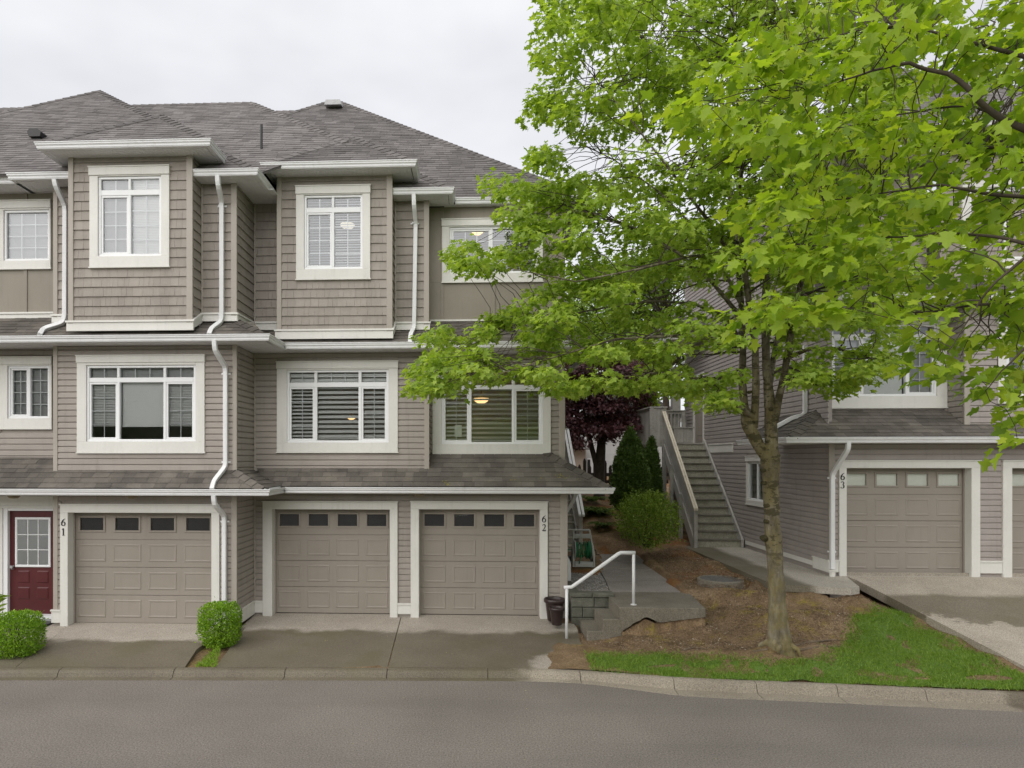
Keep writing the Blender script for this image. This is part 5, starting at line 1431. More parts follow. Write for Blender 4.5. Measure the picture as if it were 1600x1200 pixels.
mb = MB(); mb.box(lx0 + 0.1, X3 - 0.25, LY1 - 0.07, LY1 - 0.03, LAND + 0.12, LAND + 0.18); mb.box(lx0 + 0.1, X3 - 0.25, LY1 - 0.07, LY1 - 0.03, RT - 0.09, RT - 0.001); mb.build('lower_rail', MAT['wood'], st)
for i in range(13):
    x_ = lx0 + 0.16 + i * 0.115
    mb = MB(); mb.box(x_, x_ + 0.035, LY1 - 0.068, LY1 - 0.032, LAND + 0.181, RT - 0.0905); mb.build('baluster', MAT['wood'], st)
# porch roof over the landing, on a square column
pc = empty('porch_canopy', (6.2, 22.8, LAND), 'small gabled porch canopy on a square grey column over the upper landing', 'canopy')
cx_ = onY(1056, 610, LY1 + 0.12).x
mb = MB(); mb.box(cx_ - 0.13, cx_ + 0.13, LY1 + 0.03, LY1 + 0.29, LAND - 3.0, LAND + 2.55); mb.build('column', MAT['wood'], pc)
pz = onY(1050, 518, 22).z
xl_, xr_ = onY(1029, 515, 22).x, X3
mb = MB(); mb.box(xl_ + 0.15, xr_, 21.4, 23.2, pz - 0.35, pz - 0.02); mb.build('beam', MAT['trim'], pc)
prn = roof_node(pc)
xm_ = (xl_ + xr_) / 2 + 0.2
roof_face(prn, [V((xl_ - 0.05, 23.6, pz - 0.02)), V((xl_ - 0.05, 21.1, pz - 0.02)), V((xl_ + 0.35, 21.1, pz + 0.42)), V((xl_ + 0.35, 23.6, pz + 0.42))], RH)
roof_face(prn, [V((xl_ + 0.36, 21.1, pz + 0.02)), V((xr_, 21.1, pz + 0.02)), V((xr_, 22.2, pz + 0.55)), V((xl_ + 0.36, 22.2, pz + 0.42))], RH)
# planter box on the landing
pb = empty('planter_box', (6.6, 21.6, LAND), 'square grey wooden planter box standing on the upper landing', 'planter')
a, b = onY(1053, 690, 21.45).x, onY(1083, 690, 21.45).x
for i in range(6):
    x_ = a + (b - a) * i / 6; mb = MB(); mb.box(x_, x_ + (b - a) / 6 - 0.006, 21.45, 21.47, LAND + 0.01, LAND + 0.46); mb.build('side_board', MAT['wood'], pb)
mb = MB(); mb.box(a + 0.005, b - 0.005, 21.4705, 21.95, LAND + 0.01, LAND + 0.44); mb.build('box', MAT['wood'], pb)
mb = MB(); mb.box(a - 0.03, b + 0.03, 21.42, 21.50, LAND + 0.461, LAND + 0.50); mb.box(a - 0.03, b + 0.03, 21.92, 21.98, LAND + 0.461, LAND + 0.50); mb.box(a - 0.03, a + 0.03, 21.5005, 21.9195, LAND + 0.461, LAND + 0.499); mb.box(b - 0.03, b + 0.03, 21.5005, 21.9195, LAND + 0.461, LAND + 0.499); mb.build('rim', MAT['wood'], pb)

# ------------------------------------------------------------------ stair of 62
s2 = empty('wooden_staircase.001', (2.4, 19.0, 0.55), 'white railed wooden staircase behind the hose reel at the side of house 62', 'staircase')
z62 = 0.58; y62 = 18.9
X62a, X62b = XR1 + 0.03, 2.86
for i in range(12):
    z0_ = z62 + i * 0.19; y_ = y62 + i * 0.24
    mb = MB(); mb.box(X62a, X62b, y_, y_ + 0.03, z0_, z0_ + 0.145); mb.build('riser', MAT['treadgrey'], s2)
    mb = MB(); mb.bbox(X62a, X62b + 0.01, y_ - 0.035, y_ + 0.24, z0_ + 0.146, z0_ + 0.19, 0.008); mb.build('tread', MAT['tread'], s2)
sl2 = 0.19 / 0.24
mb = MB(); mb.prism([(X62b + 0.011, y62 - 0.06, z62), (X62b + 0.011, y62 + 0.2, z62), (X62b + 0.011, y62 + 2.9, z62 + 1.95), (X62b + 0.011, y62 + 2.9, z62 + 2.35), (X62b + 0.011, y62 - 0.06, z62 + 0.2)], (0.045, 0, 0)); mb.build('stringer', MAT['wood'], s2)
def post2(x, y, z0, z1, s_=0.10):
    mb = MB(); mb.box(x - s_ / 2, x + s_ / 2, y - s_ / 2, y + s_ / 2, z0, z1); return mb.build('post', MAT['wood'], s2)
xr = X62b + 0.06
post2(xr, y62 - 0.1, z62 - 0.1, z62 + 1.08)
yE_ = y62 + 2.85; zE_ = z62 + 1.12 + sl2 * 2.95
mb = MB()
for xx in (xr - 0.075, xr + 0.02): mb.prism([(xx, y62 - 0.25, z62 + 1.12 - sl2 * 0.15), (xx, yE_, zE_), (xx, yE_, zE_ + 0.055), (xx, y62 - 0.25, z62 + 1.175 - sl2 * 0.15)], (0.07, 0, 0))
mb.build('handrail', MAT['white'], s2)
for i in range(14):
    y_ = y62 + 0.1 + i * 0.2; zz = z62 + 1.12 + sl2 * (y_ - y62 + 0.1)
    mb = MB(); mb.box(xr - 0.02, xr + 0.02, y_ - 0.02, y_ + 0.02, zz - 0.92, zz - 0.001); mb.build('baluster', MAT['wood'], s2)
post2(xr - 0.05, yE_ + 0.05, 0.5, zE_ + 0.05, 0.13); post2(xr - 0.38, yE_ + 0.05, 0.5, zE_ + 0.05, 0.13)
for i in range(3):
    mb = MB(); mb.box(xr - 0.31 + i * 0.068, xr - 0.31 + i * 0.068 + 0.062, yE_ + 0.03, yE_ + 0.05, zE_ - 1.15, zE_ + 0.02); mb.build('rail_board', MAT['wood'], s2)
mb = MB(); mb.box(X62a, xr + 0.06, yE_ - 0.04, yE_ + 0.14, zE_ + 0.051, zE_ + 0.085); mb.build('rail_cap', MAT['wood'], s2)
mb = MB(); mb.box(X62a, xr, yE_ + 0.0, yE_ + 1.6, zE_ - 1.15, zE_ - 1.11); mb.build('landing_plank', MAT['wood'], s2)

# ================================================================== ground
RZ = -0.25
def gp(px, py, z): return onZ(px, py, z)
ctl = []
def C(px, py, z): p = gp(px, py, z); ctl.append((p.x, p.y, z))
for px, py, z in ((905, 1047, -.12), (1000, 1053, -.12), (1100, 1060, -.11), (1200, 1064, -.10), (1300, 1068, -.10), (1400, 1072, -.09), (1500, 1077, -.08), (1600, 1080, -.07), (1750, 1088, -.05),
                  (900, 1002, -.10), (905, 985, -.10), (950, 1010, -.07), (1000, 995, .02), (1050, 975, .14), (1102, 955, .30), (1060, 1005, .02), (1120, 980, .18), (1150, 1010, .08), (1215, 1005, .23), (1265, 1005, .2), (1240, 1025, .08), (1300, 1010, .12),
                  (1330, 930, .64), (1260, 922, .68), (1210, 922, .68), (1150, 900, .72), (1100, 875, .74), (1160, 950, .42), (1250, 950, .44), (1330, 960, .38), (1400, 955, .36), (1470, 992, .20), (1540, 1022, .06), (1600, 1052, -.04),
                  (1125, 915, .66), (1080, 905, .62), (1040, 890, .62), (1010, 870, .66)):
    C(px, py, z)
ctl += [(2.2, 17, .54), (4.4, 18, .66), (3.6, 19.4, 1.0), (4.5, 19.2, .92), (3.9, 20.4, 1.42), (4.9, 20.2, 1.15), (3.6, 21.9, 1.78), (5, 22.3, 1.7), (2.3, 22, 1.2), (3, 25, 2.08), (5, 26, 2.12), (3, 32, 2.3), (8, 34, 2.4), (5, 40, 2.5), (0, 40, 2.4), (-20, 40, 1.6), (30, 40, 2.4), (2.3, 19, .55), (2.3, 20.5, .7), (6.4, 18.5, .8), (6.4, 21, .9), (7, 17, .78), (1.9, 13.4, .0), (4.2, 14, .56), (4.6, 16, .62), (5.6, 14, .74), (5.6, 16, .78), (5.5, 18, .78), (15, 14.2, .75), (15, 10.3, -.05), (1.9, 12.2, -.09), (9, 14, .75), (16, 30, 1.4),
        (-6, 12, -.05), (-3.2, 12.3, -.07), (-3.4, 11, -.15), (-12, 12, -.05), (-12, 10.8, -.16), (-6, 10.8, -.16), (0, 10.7, -.16), (0, 12.5, -.08), (-10, 20, 0), (0, 20, .2)]
ctl = np.array(ctl)
def gz(x, y):
    d2 = (ctl[:, 0] - x) ** 2 + (ctl[:, 1] - y) ** 2 + 0.02
    w_ = 1 / d2 ** 1.7
    return float((w_ * ctl[:, 2]).sum() / w_.sum())

kerb_back = [(-200, 1043.5), (0, 1043), (300, 1043), (600, 1043.5), (760, 1044), (850, 1045), (925, 1048.5), (1050, 1057.5), (1130, 1061.5), (1200, 1064), (1300, 1068), (1450, 1075), (1600, 1081), (1800, 1091)]
def kerb_prof(px):
    # rise of the kerb and breadth of its sloping face, gutter pan
    t = min(max((px - 880) / 200.0, 0), 1); t = t * t * (3 - 2 * t)
    return 0.062 + 0.040 * t, 0.115 - 0.015 * t, 0.10 + 0.13 * t
kb = []
for i in range(len(kerb_back) - 1):      # finely, so that the ground meets the back of the kerb
    (pa, ya2), (pb2, yb2) = kerb_back[i], kerb_back[i + 1]
    m_ = max(1, int(abs(pb2 - pa) / 40))
    for j in range(m_ + (i == len(kerb_back) - 2)):
        t = j / m_; px = pa + (pb2 - pa) * t
        kb.append(gp(px, ya2 + (yb2 - ya2) * t, RZ + 0.012 + kerb_prof(px)[0] + 0.046))
def kerb_y(x):
    for i in range(len(kb) - 1):
        if kb[i].x <= x <= kb[i + 1].x:
            t = (x - kb[i].x) / (kb[i + 1].x - kb[i].x); return kb[i].y + t * (kb[i + 1].y - kb[i].y)
    return kb[0].y if x < kb[0].x else kb[-1].y

def smooth_poly(pts):
    return [(p.x, p.y) for p in pts]
def inpoly(x, y, P):
    c = False; n_ = len(P); j = n_ - 1
    for i in range(n_):
        if (P[i][1] > y) != (P[j][1] > y) and x < (P[j][0] - P[i][0]) * (y - P[i][1]) / (P[j][1] - P[i][1]) + P[i][0]: c = not c
        j = i
    return c
def segd(x, y, P):
    best = 9e9
    for i in range(len(P)):
        a, b = P[i], P[(i + 1) % len(P)]
        dx, dy = b[0] - a[0], b[1] - a[1]; L = dx * dx + dy * dy
        t = 0 if L == 0 else max(0, min(1, ((x - a[0]) * dx + (y - a[1]) * dy) / L))
        best = min(best, math.hypot(x - a[0] - t * dx, y - a[1] - t * dy))
    return best
def on_ground(px, py):
    z = 0.2
    for _ in range(25):
        p = gp(px, py, z); z = 0.5 * z + 0.5 * gz(p.x, p.y)
    return gp(px, py, z)
lawn_px = [(912, 1021), (960, 1020.5), (1010, 1021), (1060, 1024), (1110, 1026), (1165, 1030), (1225, 1032), (1280, 1027), (1308, 1015), (1325, 998), (1330, 978), (1342, 960), (1368, 950), (1392, 950), (1420, 963), (1500, 1003), (1600, 1053), (1640, 1072), (1640, 1083)]
lawn = [on_ground(*p) for p in lawn_px]
lawn = [(p.x, p.y) for p in lawn] + [(p.x, p.y + 0.015) for p in reversed([q for q in kb if gp(914, 1048, -.13).x < q.x < gp(1660, 1083, -.09).x])]
strip = [gp(x, y, z) for x, y, z in ((352, 984, -.05), (383, 982, -.05), (362, 1008, -.1), (336, 1042, -.14), (290, 1042, -.14), (306, 1018, -.12))]
strip = [(p.x, p.y) for p in strip]

def soil_mat():
    m, n, b = mk('bark_mulch_soil')
    c = ramp(n, noise_node(n, 2.2, 6, 0.65), [(0.30, (0.130, 0.086, 0.050)), (0.55, (0.225, 0.155, 0.094)), (0.75, (0.300, 0.222, 0.145))])
    chip = ramp(n, noise_node(n, 34, 5, 0.9), [(0.36, (0.10, 0.10, 0.10)), (0.64, (0.90, 0.89, 0.86))])
    c = mixc(n, 0.7, c, chip, 'OVERLAY')
    red = sstep(n, noise_node(n, 0.9, 4, 0.6), 0.50, 0.62)
    p = pos_xyz(n)
    far = sstep(n, p[1], 12.9, 13.8)
    c = mixc(n, mathn(n, 'MULTIPLY', mathn(n, 'MULTIPLY', red, 0.7), far), c, (0.230, 0.095, 0.030))
    moss = mathn(n, 'MULTIPLY', sstep(n, noise_node(n, 1.35, 6, 0.75), 0.51, 0.66), 0.75)
    band_ = mathn(n, 'MULTIPLY', sstep(n, p[1], 11.2, 11.9), mathn(n, 'SUBTRACT', 1.0, sstep(n, p[1], 13.2, 14.2)))
    moss = mathn(n, 'MULTIPLY', moss, mathn(n, 'ADD', 0.25, mathn(n, 'MULTIPLY', band_, 0.75)))
    c = mixc(n, moss, c, ramp(n, noise_node(n, 30, 3, 0.7), [(0.3, (0.190, 0.155, 0.015)), (0.7, (0.370, 0.305, 0.042))]))
    n.links.new(c, b.inputs['Base Color']); b.inputs['Roughness'].default_value = 0.95
    b.inputs['Specular IOR Level'].default_value = 0.15
    bumpn(n, b, noise_node(n, 45, 4, 0.8), 0.8, 0.02)
    return m
MAT['soil'] = soil_mat()

# road, kerb
yfar = -15.1
mb = MB(); mb.poly([(-60, 12.5, RZ), (-60, yfar, RZ), (60, yfar, RZ), (60, 12.5, RZ)]); g = mb.build('road', MAT['asphalt']); g['kind'] = 'structure'
def kerb_prof(px):
    # rise of the kerb and breadth of its sloping face, gutter pan
    t = min(max((px - 880) / 200.0, 0), 1); t = t * t * (3 - 2 * t)
    return 0.062 + 0.040 * t, 0.115 - 0.015 * t, 0.10 + 0.13 * t
kr_ = empty('kerb', (0, 10.4, RZ), 'pale concrete kerb between the asphalt road and the driveways and lawn', 'kerb')
joints = [-230, 98, 276, 448, 606, 762, 905, 1050, 1178, 1303, 1440, 1600, 1790]
def kerb_at(px):
    for i in range(len(kerb_back) - 1):
        a, b = kerb_back[i], kerb_back[i + 1]
        if a[0] <= px <= b[0]:
            return a[1] + (b[1] - a[1]) * (px - a[0]) / (b[0] - a[0])
    return kerb_back[-1][1]
for ji in range(len(joints) - 1):
    a, b = joints[ji], joints[ji + 1]
    n_ = 7; rings = []
    for i in range(n_ + 1):
        px = a + (b - a) * i / n_
        if i == 0: px += 0.55
        if i == n_: px -= 0.55
        h_, w_, pan = kerb_prof(px)
        p = gp(px, kerb_at(px), RZ + 0.012 + h_ + 0.046)
        zt = RZ + 0.012 + h_ + 0.045
        y = p.y
        rings.append([(p.x, y + 0.02, RZ - 0.05), (p.x, y + 0.012, zt), (p.x, y - w_ * 0.5, zt - 0.004), (p.x, y - w_ * 0.8, zt - 0.016), (p.x, y - w_ * 1.05, zt - h_ * 0.75), (p.x, y - w_ * 1.3, RZ + 0.016), (p.x, y - w_ * 1.3 - pan, RZ + 0.005), (p.x, y - w_ * 1.3 - pan - 0.01, RZ - 0.05)])
    k_ = 8; mb = MB()
    mb.add([q for r in rings for q in r], [(i * k_ + j, (i + 1) * k_ + j, (i + 1) * k_ + j + 1, i * k_ + j + 1) for i in range(n_) for j in range(k_ - 1)] + [tuple(range(k_ - 1, -1, -1)), tuple(n_ * k_ + j for j in range(k_))])
    mb.build('kerb_stone', MAT['kerb'], kr_)
# driveways: poured slabs sloping from the garages to the kerb
def slope_sheet(name, outline, zf, mat, thick=0.08, nx=1):
    pts_ = [V((x, y, zf(x, y))) for x, y in outline]
    mb = MB(); mb.prism([p for p in reversed(pts_)], (0, 0, -thick)); o = mb.build(name, mat); o['kind'] = 'structure'; return o
yk = kerb_y(gp(150, 1043, -.13).x) + 0.02
ZK = -0.147
def zf61(x, y):
    k_ = kerb_y(x); t = min(max((y - k_) / (12.60 - k_), 0), 1.12); return ZK + (0.0 - ZK) * t
def zf62(x, y):
    k_ = kerb_y(x); t = min(max((y - k_) / (13.66 - k_), 0), 1.05); return ZK + (-0.005 - ZK) * t
e61l = gp(0, 1043, ZK).x
A = lambda px, py, z: (gp(px, py, z).x, gp(px, py, z).y)
d61 = [A(6, 1042.5, ZK), A(289, 1042.5, ZK), A(306, 1018, -.12), A(350, 985, -.03), (gA[1] + 0.5, 12.66), (gA[1], 12.80), (gA[0], 12.80), A(66, 1000, -.02)]
slope_sheet('driveway', [A(26, 1042.5, ZK), A(289, 1042.5, ZK), A(307, 1018, -.12), A(352, 984, -.03), (XA1, 12.62), (XA1, 12.80), (gA[0] - 0.05, 12.80)], zf61, MAT['drive61'])
slope_sheet('entry_path', [A(25, 1042.5, ZK), (gA[0] - 0.055, 12.80), (gA[0] - 0.055, 12.82), (XW, 12.82), (XW, 12.0), A(-80, 1010, -.08), A(-40, 1042.5, ZK)], lambda x, y: zf61(x, y) - 0.002, MAT['drive61'])
xj = XP(690 / 1.0, 13.5)
jt, jb = A(628, 960, 0), A(606, 1042.8, ZK)
slope_sheet('driveway', [A(337, 1042.5, ZK), (jb[0] - 0.008, jb[1]), (jt[0] - 0.008, 13.62), (jt[0] - 0.008, 13.78), (XA1 + 0.02, 13.78), (XA1 + 0.02, 12.75), A(384, 980, -.05), A(363, 1008, -.1)], zf62, MAT['drive62'])
slope_sheet('driveway', [(jb[0] + 0.008, jb[1]), A(800, 1044, ZK), A(926, 1048, ZK), A(906, 1002, -.09), (XR1 + 0.12, 12.95), (XR1 + 0.05, 13.70), (gB2[1], 13.78), (jt[0] + 0.008, 13.78), (jt[0] + 0.008, 13.62)], zf62, MAT['drive62'])
# driveway of 63
z63 = lambda y: min(F3, F3 + (y - 14.0) * 0.236)
def on63(px, py):
    z = 0.4
    for _ in range(30):
        p = gp(px, py, z); z = 0.5 * z + 0.5 * z63(p.y)
    return (p.x, p.y)
d63 = [on63(1340, 907), on63(1386, 931), on63(1600, 1041), on63(1660, 1072), (19, 10.3), (19, 14.3), (X3 + 0.45, 14.3), (X3 + 0.35, 14.0)]
slope_sheet('driveway', [on63(1338, 906), on63(1470, 974), on63(1600, 1041), on63(1640, 1061), (9.5, kerb_y(9.5) + 0.03), (19, kerb_y(9.5) - 0.2), (19, 14.0), (X3 + 0.30, 14.0)], lambda x, y: z63(y), MAT['drive63'], 0.16)
slope_sheet('driveway_apron', [(X3 + 0.2, 14.0), (19, 14.0), (19, 14.35), (X3 + 0.2, 14.35)], lambda x, y: F3, MAT['walk'], 0.16)
# sidewalk beside 63
zwalk = lambda x, y: F3 - 0.004 - 0.05 * min(1, max(0, (13.6 - y) / 1.5))
sw = [(5.66, 18.6), (5.66, 16), (5.62, 13.1)]
e = [onZ(1206, 915, F3 - 0.05), onZ(1330, 921, F3 - 0.05), onZ(1343, 919, F3 - 0.05)]
slope_sheet('sidewalk', [(5.62, 18.7), (5.62, 14.5), (e[0].x, e[0].y), (e[1].x, e[1].y), (e[2].x, e[2].y), (X3 + 0.285, 13.995), (X3 + 0.06, 14.04), (X3, 14.10), (X3, 18.7)], zwalk, MAT['walk'], 0.13)

# concrete landing with three steps, path slabs
zsl, zs2, zs1, zs0 = 0.505, 0.29, 0.075, -0.12
YSf = 12.28
xl1, xl2, xl3, xl4 = 2.02, 2.30, 2.585, 4.10
cs = empty('concrete_steps', (2.4, 12.7, zs0), 'broken concrete landing with two low steps beside the white handrail', 'steps')
mb = MB(); mb.bbox(xl1, xl2 + 0.05, YSf, 13.14, zs0 - 0.1, zs1, 0.012); mb.build('step', MAT['step'], cs)
mb = MB(); mb.bbox(xl2, xl3 + 0.05, YSf - 0.002, 13.145, zs0 - 0.1, zs2, 0.012); mb.build('step', MAT['step'], cs)
# landing: front face broken away below by an arched void
mb = MB(); n_ = 30; top = []; bot = []
for i in range(n_ + 1):
    x = xl3 + (xl4 - xl3) * i / n_
    t = (x - xl3) / (xl4 - xl3)
    if t < 0.33: brk = 0.165 + 0.30 * ((0.33 - t) / 0.33) ** 1.25
    elif t < 0.47: brk = 0.165 + 0.10 * (t - 0.33) / 0.14
    else: brk = 0.265 - 0.11 * (t - 0.47) / 0.53
    brk += (0.006 * math.sin(t * 61) + 0.004 * math.sin(t * 143)) * (1.0 if t < 0.47 else 0.3)
    top.append((x, YSf, zsl)); bot.append((x, YSf, zsl - brk))
vs = []; 
for (tx, ty, tz_), (bx_, by_, bz_) in zip(top, bot):
    vs += [(tx, ty - 0.001 + 0.012, tz_), (tx, ty - 0.001, tz_ - 0.012), (bx_, by_ + 0.004 * math.sin(tx * 60), bz_), (bx_, by_ + 0.28, bz_ + 0.02)]
fs = []
for i in range(n_):
    for j in range(3): fs.append((i * 4 + j, i * 4 + j + 1, (i + 1) * 4 + j + 1, (i + 1) * 4 + j))
mb.add(vs, fs)
p1_, p2_ = onZ(1074, 925.7, zsl), onZ(953.8, 931.6, zsl)
mb.poly([(xl3, YSf + 0.011, zsl), (xl4, YSf + 0.011, zsl), (p1_.x + 0.02, p1_.y, zsl), (p2_.x, p1_.y + 0.02, zsl), (xl3, p2_.y, zsl)])
mb.poly([(xl3, YSf + 0.011, zsl), (xl3, 13.2, zsl), (xl3, 13.2, zs0), (xl3, YSf + 0.011, zs0)]); mb.poly([(xl4, YSf + 0.011, zsl), (xl4, YSf + 0.011, zsl - .2), (p1_.x + .02, p1_.y, zsl - .2), (p1_.x + .02, p1_.y, zsl)])
mb.build('landing_slab', MAT['step'], cs)
mb = MB(); prof_f = [(q[0] + (0.0), YSf + 0.05 + 0.02 * math.sin(q[0] * 23), min(q[2], zsl) - (0.055 if 0.06 < (q[0] - xl3) / (xl4 - xl3) < 0.44 else 0.004)) for q in bot]
vs = []
for (x_, y_, z_) in prof_f: vs += [(x_, y_, z_), (x_, y_ + 0.5, z_ + 0.04), (x_, y_ - 0.05, z_ - 0.12), (x_, y_ - 0.16, -0.25)]
fs = []
for i in range(n_):
    for j_, k_ in ((0, 1), (2, 0), (3, 2)): fs.append((i * 4 + j_, (i + 1) * 4 + j_, (i + 1) * 4 + k_, i * 4 + k_))
mb.add(vs, fs); mb.build('fill', MAT['soil'], cs)
# path behind, in poured bays
pth = empty('path', (3.4, 15.5, 0.5), 'grey concrete garden path running back between the bed and the gravel', 'path')
L_ = [onZ(954, 925.5, zsl), onZ(948, 910, 0.52), onZ(937, 889, 0.54), onZ(932, 876, 0.56), onZ(929, 862, 0.60)]
R_ = [onZ(1072, 925, zsl), onZ(1048, 906, 0.52), onZ(1023, 888, 0.54), onZ(1010, 877, 0.56), onZ(1000, 867, 0.60)]
for i in range(4):
    a, b, c, d = L_[i], R_[i], R_[i + 1], L_[i + 1]
    g_ = 0.02
    def lerp(p, q, t): return p + (q - p) * t
    mb = MB(); mb.prism([lerp(d, a, g_), lerp(c, b, g_), lerp(b, c, g_), lerp(a, d, g_)], (0, 0, -0.09)); mb.build('slab', MAT['slab'], pth)
# retaining wall of concrete blocks
rw = empty('retaining_wall', (2.3, 13.25, 0), 'low mossy concrete block retaining wall beside the steps', 'wall')
Yw_ = 13.22
xa_, xb_ = XP(893, Yw_), XP(957, Yw_)
ztop = ZP(920, 927, Yw_)
course = 0.195
for r_ in range(4):
    zt = ztop - 0.085 - r_ * course
    x = xa_ + (0.0 if r_ % 2 else -0.0)
    first = 0.44 if r_ % 2 == 0 else 0.22
    while x < xb_ - 0.02:
        e_ = min(x + first, xb_ + 0.1); first = 0.44
        mb = MB(); mb.bbox(x, e_ - 0.01, Yw_ + rnd.uniform(-.006, .006), Yw_ + 0.22, zt - course + 0.01, zt, 0.012); mb.build('block', MAT['block'], rw)
        x = e_
x = xa_ - 0.02
while x < xb_:
    e_ = min(x + 0.42, xb_ + 0.12)
    mb = MB(); mb.bbox(x, e_ - 0.008, Yw_ - 0.03, Yw_ + 0.24, ztop - 0.08, ztop, 0.018); mb.build('cap_block', MAT['block'], rw); x = e_
for r_ in range(4):
    zt = ztop - 0.085 - r_ * course
    for j in range(4):
        y_ = Yw_ + 0.235 + j * 0.44
        mb = MB(); mb.box(xa_ + rnd.uniform(-.005, .005), xa_ + 0.16, y_, y_ + 0.43, zt - course + 0.01, zt); mb.build('block', MAT['block'], rw)
for j in range(4):
    y_ = Yw_ + 0.25 + j * 0.42
    mb = MB(); mb.box(xa_ - 0.02, xa_ + 0.17, y_, y_ + 0.412, ztop - 0.08, ztop - 0.002); mb.build('cap_block', MAT['block'], rw)
# gravel strip
rg = np.random.default_rng(5)
def pebbles(name, poly, zf, n_, rmin, rmax, mat, cat=None):
    xs = [p[0] for p in poly]; ys = [p[1] for p in poly]
    pts_ = []
    while len(pts_) < n_:
        x, y = rg.uniform(min(xs), max(xs)), rg.uniform(min(ys), max(ys))
        if inpoly(x, y, poly): pts_.append((x, y, zf(x, y)))
    base = np.array([(1, 0, 0), (0.3, 0.9, 0), (-0.8, 0.55, 0), (-0.8, -0.5, 0), (0.35, -0.9, 0), (0.1, 0.1, 0.8)])
    fc = np.array([(0, 1, 5), (1, 2, 5), (2, 3, 5), (3, 4, 5), (4, 0, 5)])
    V_ = []; F_ = []
    for i, p in enumerate(pts_):
        s_ = rg.uniform(rmin, rmax); a_ = rg.uniform(0, 6.28); c_, q_ = math.cos(a_), math.sin(a_)
        b = base * np.array([s_, s_ * rg.uniform(.6, 1), s_ * rg.uniform(.6, 1.0)]) + rg.normal(0, s_ * 0.12, (6, 3))
        b = np.stack([b[:, 0] * c_ - b[:, 1] * q_, b[:, 0] * q_ + b[:, 1] * c_, b[:, 2]], 1) + np.array(p)
        V_.append(b); F_.append(fc + 6 * i)
    o = mesh_np(name, np.concatenate(V_), np.concatenate(F_), mat, kind='stuff'); return o
def pebmat():
    m, n, b = mk('river_pebbles')
    g_ = N(n, 'ShaderNodeNewGeometry')
    c = ramp(n, g_.outputs['Random Per Island'], [(0.0, (0.12, 0.11, 0.10)), (0.35, (0.26, 0.25, 0.235)), (0.65, (0.22, 0.19, 0.155)), (1.0, (0.46, 0.45, 0.43))])
    n.links.new(c, b.inputs['Base Color']); b.inputs['Roughness'].default_value = 0.7; return m
MAT['pebble'] = pebmat()
grav = [(xa_ + 0.16, Yw_ + 0.2), (L_[0].x, Yw_ + 0.2), (L_[1].x - .02, L_[1].y), (L_[2].x - .02, L_[2].y), (L_[3].x - .03, L_[3].y), (XR1 + 0.05, 18.6), (XR1 + 0.05, 14.2)]
mb = MB(); mb.poly([(x, y, zsl - 0.035 + 0.012 * (y - 13.2)) for x, y in reversed(grav)][::-1]); g = mb.build('gravel_bed', MAT['slab']); g['kind'] = 'structure'
pebbles('gravel', grav, lambda x, y: zsl - 0.035 + 0.012 * (y - 13.2), 9000, 0.012, 0.032, MAT['pebble'])
# handrail of white pipe
hr = empty('handrail', (2.0, 12.2, 0), 'white painted pipe handrail rising from the driveway to the concrete landing', 'handrail')
pb0 = gp(885.5, 1000, -0.10); pb1 = gp(990, 945, zsl)
yh0, yh1 = pb0.y, pb1.y
pts_h = [onY(882, 917.5, yh0), onY(892, 917, yh0), onY(896, 915.5, yh0 + 0.01)]
a_, b_ = onY(966, 865.5, yh1 - 0.02), onY(970, 863.7, yh1)
mb = MB(); mb.tube([onY(881, 918, yh0), onY(893, 917.5, yh0), onY(897, 914.8, yh0 + .01), onY(965, 866.2, yh1 - .02), onY(970, 863.7, yh1), onY(992.5, 863.7, yh1)], 0.034, 12); mb.build('top_rail', MAT['white'], hr, smooth=True)
for q, pt in ((pb0, 919), (pb1, 866)):
    px_ = 885.5 if q is pb0 else 990
    t_ = onY(px_, pt, q.y)
    mb = MB(); mb.tube([V((q.x, q.y, q.z)), V((t_.x, t_.y, t_.z))], 0.028, 12); mb.build('post', MAT['white'], hr, smooth=True)
    mb = MB(); mb.lathe(V((q.x, q.y, q.z)), [(0.055, 0.0), (0.055, 0.012), (0.028, 0.016)], 14); mb.build('flange', MAT['white'], hr)
# two nested plant pots against the garage corner
def pot(px, py, Y, r, h_, label, idx):
    c = onY(px, py, Y)
    o = empty('plant_pot', c, label, 'plant pot')
    mb = MB(); mb.lathe(c, [(0.0, 0.005), (r * 0.62, 0.0), (r * 0.66, 0.01), (r * 0.86, h_ * 0.78), (r * 0.88, h_ * 0.80), (r * 0.90, h_ * 0.83), (r * 0.84, h_ * 0.83), (r * 0.6, h_ * 0.3)], 26); mb.build('pot_body', MAT['pot'], o, smooth=True)
    mb = MB(); mb.lathe(c, [(r * 0.88, h_ * 0.80), (r * 1.0, h_ * 0.84), (r * 1.02, h_ * 0.90), (r, h_ * 0.99), (r * 0.96, h_), (r * 0.90, h_ * 0.97), (r * 0.88, h_ * 0.84)], 26); mb.build('rim', MAT['pot'], o, smooth=True)
    mb = MB(); mb.lathe(c, [(0.0, h_ * 0.55), (r * 0.7, h_ * 0.55)], 20); mb.build('soil', MAT['soil'], o)
    return o
pot(866.5, 969.5, 13.30, 0.205, 0.43, 'larger dark brown plastic plant pot against the corner of house 62', 0)
pot(870.0, 976, 12.93, 0.145, 0.33, 'smaller dark brown plant pot in front of the larger pot', 1)
# doormat
p = onZ(40, 978, -0.02)
mb = MB(); mb.bbox(-9.25, -8.02, 12.36, 12.74, -0.03, 0.035, 0.006); o = mb.build('doormat', MAT['black']); tag(o, 'dark grey doormat on the step below the red front door', 'doormat')
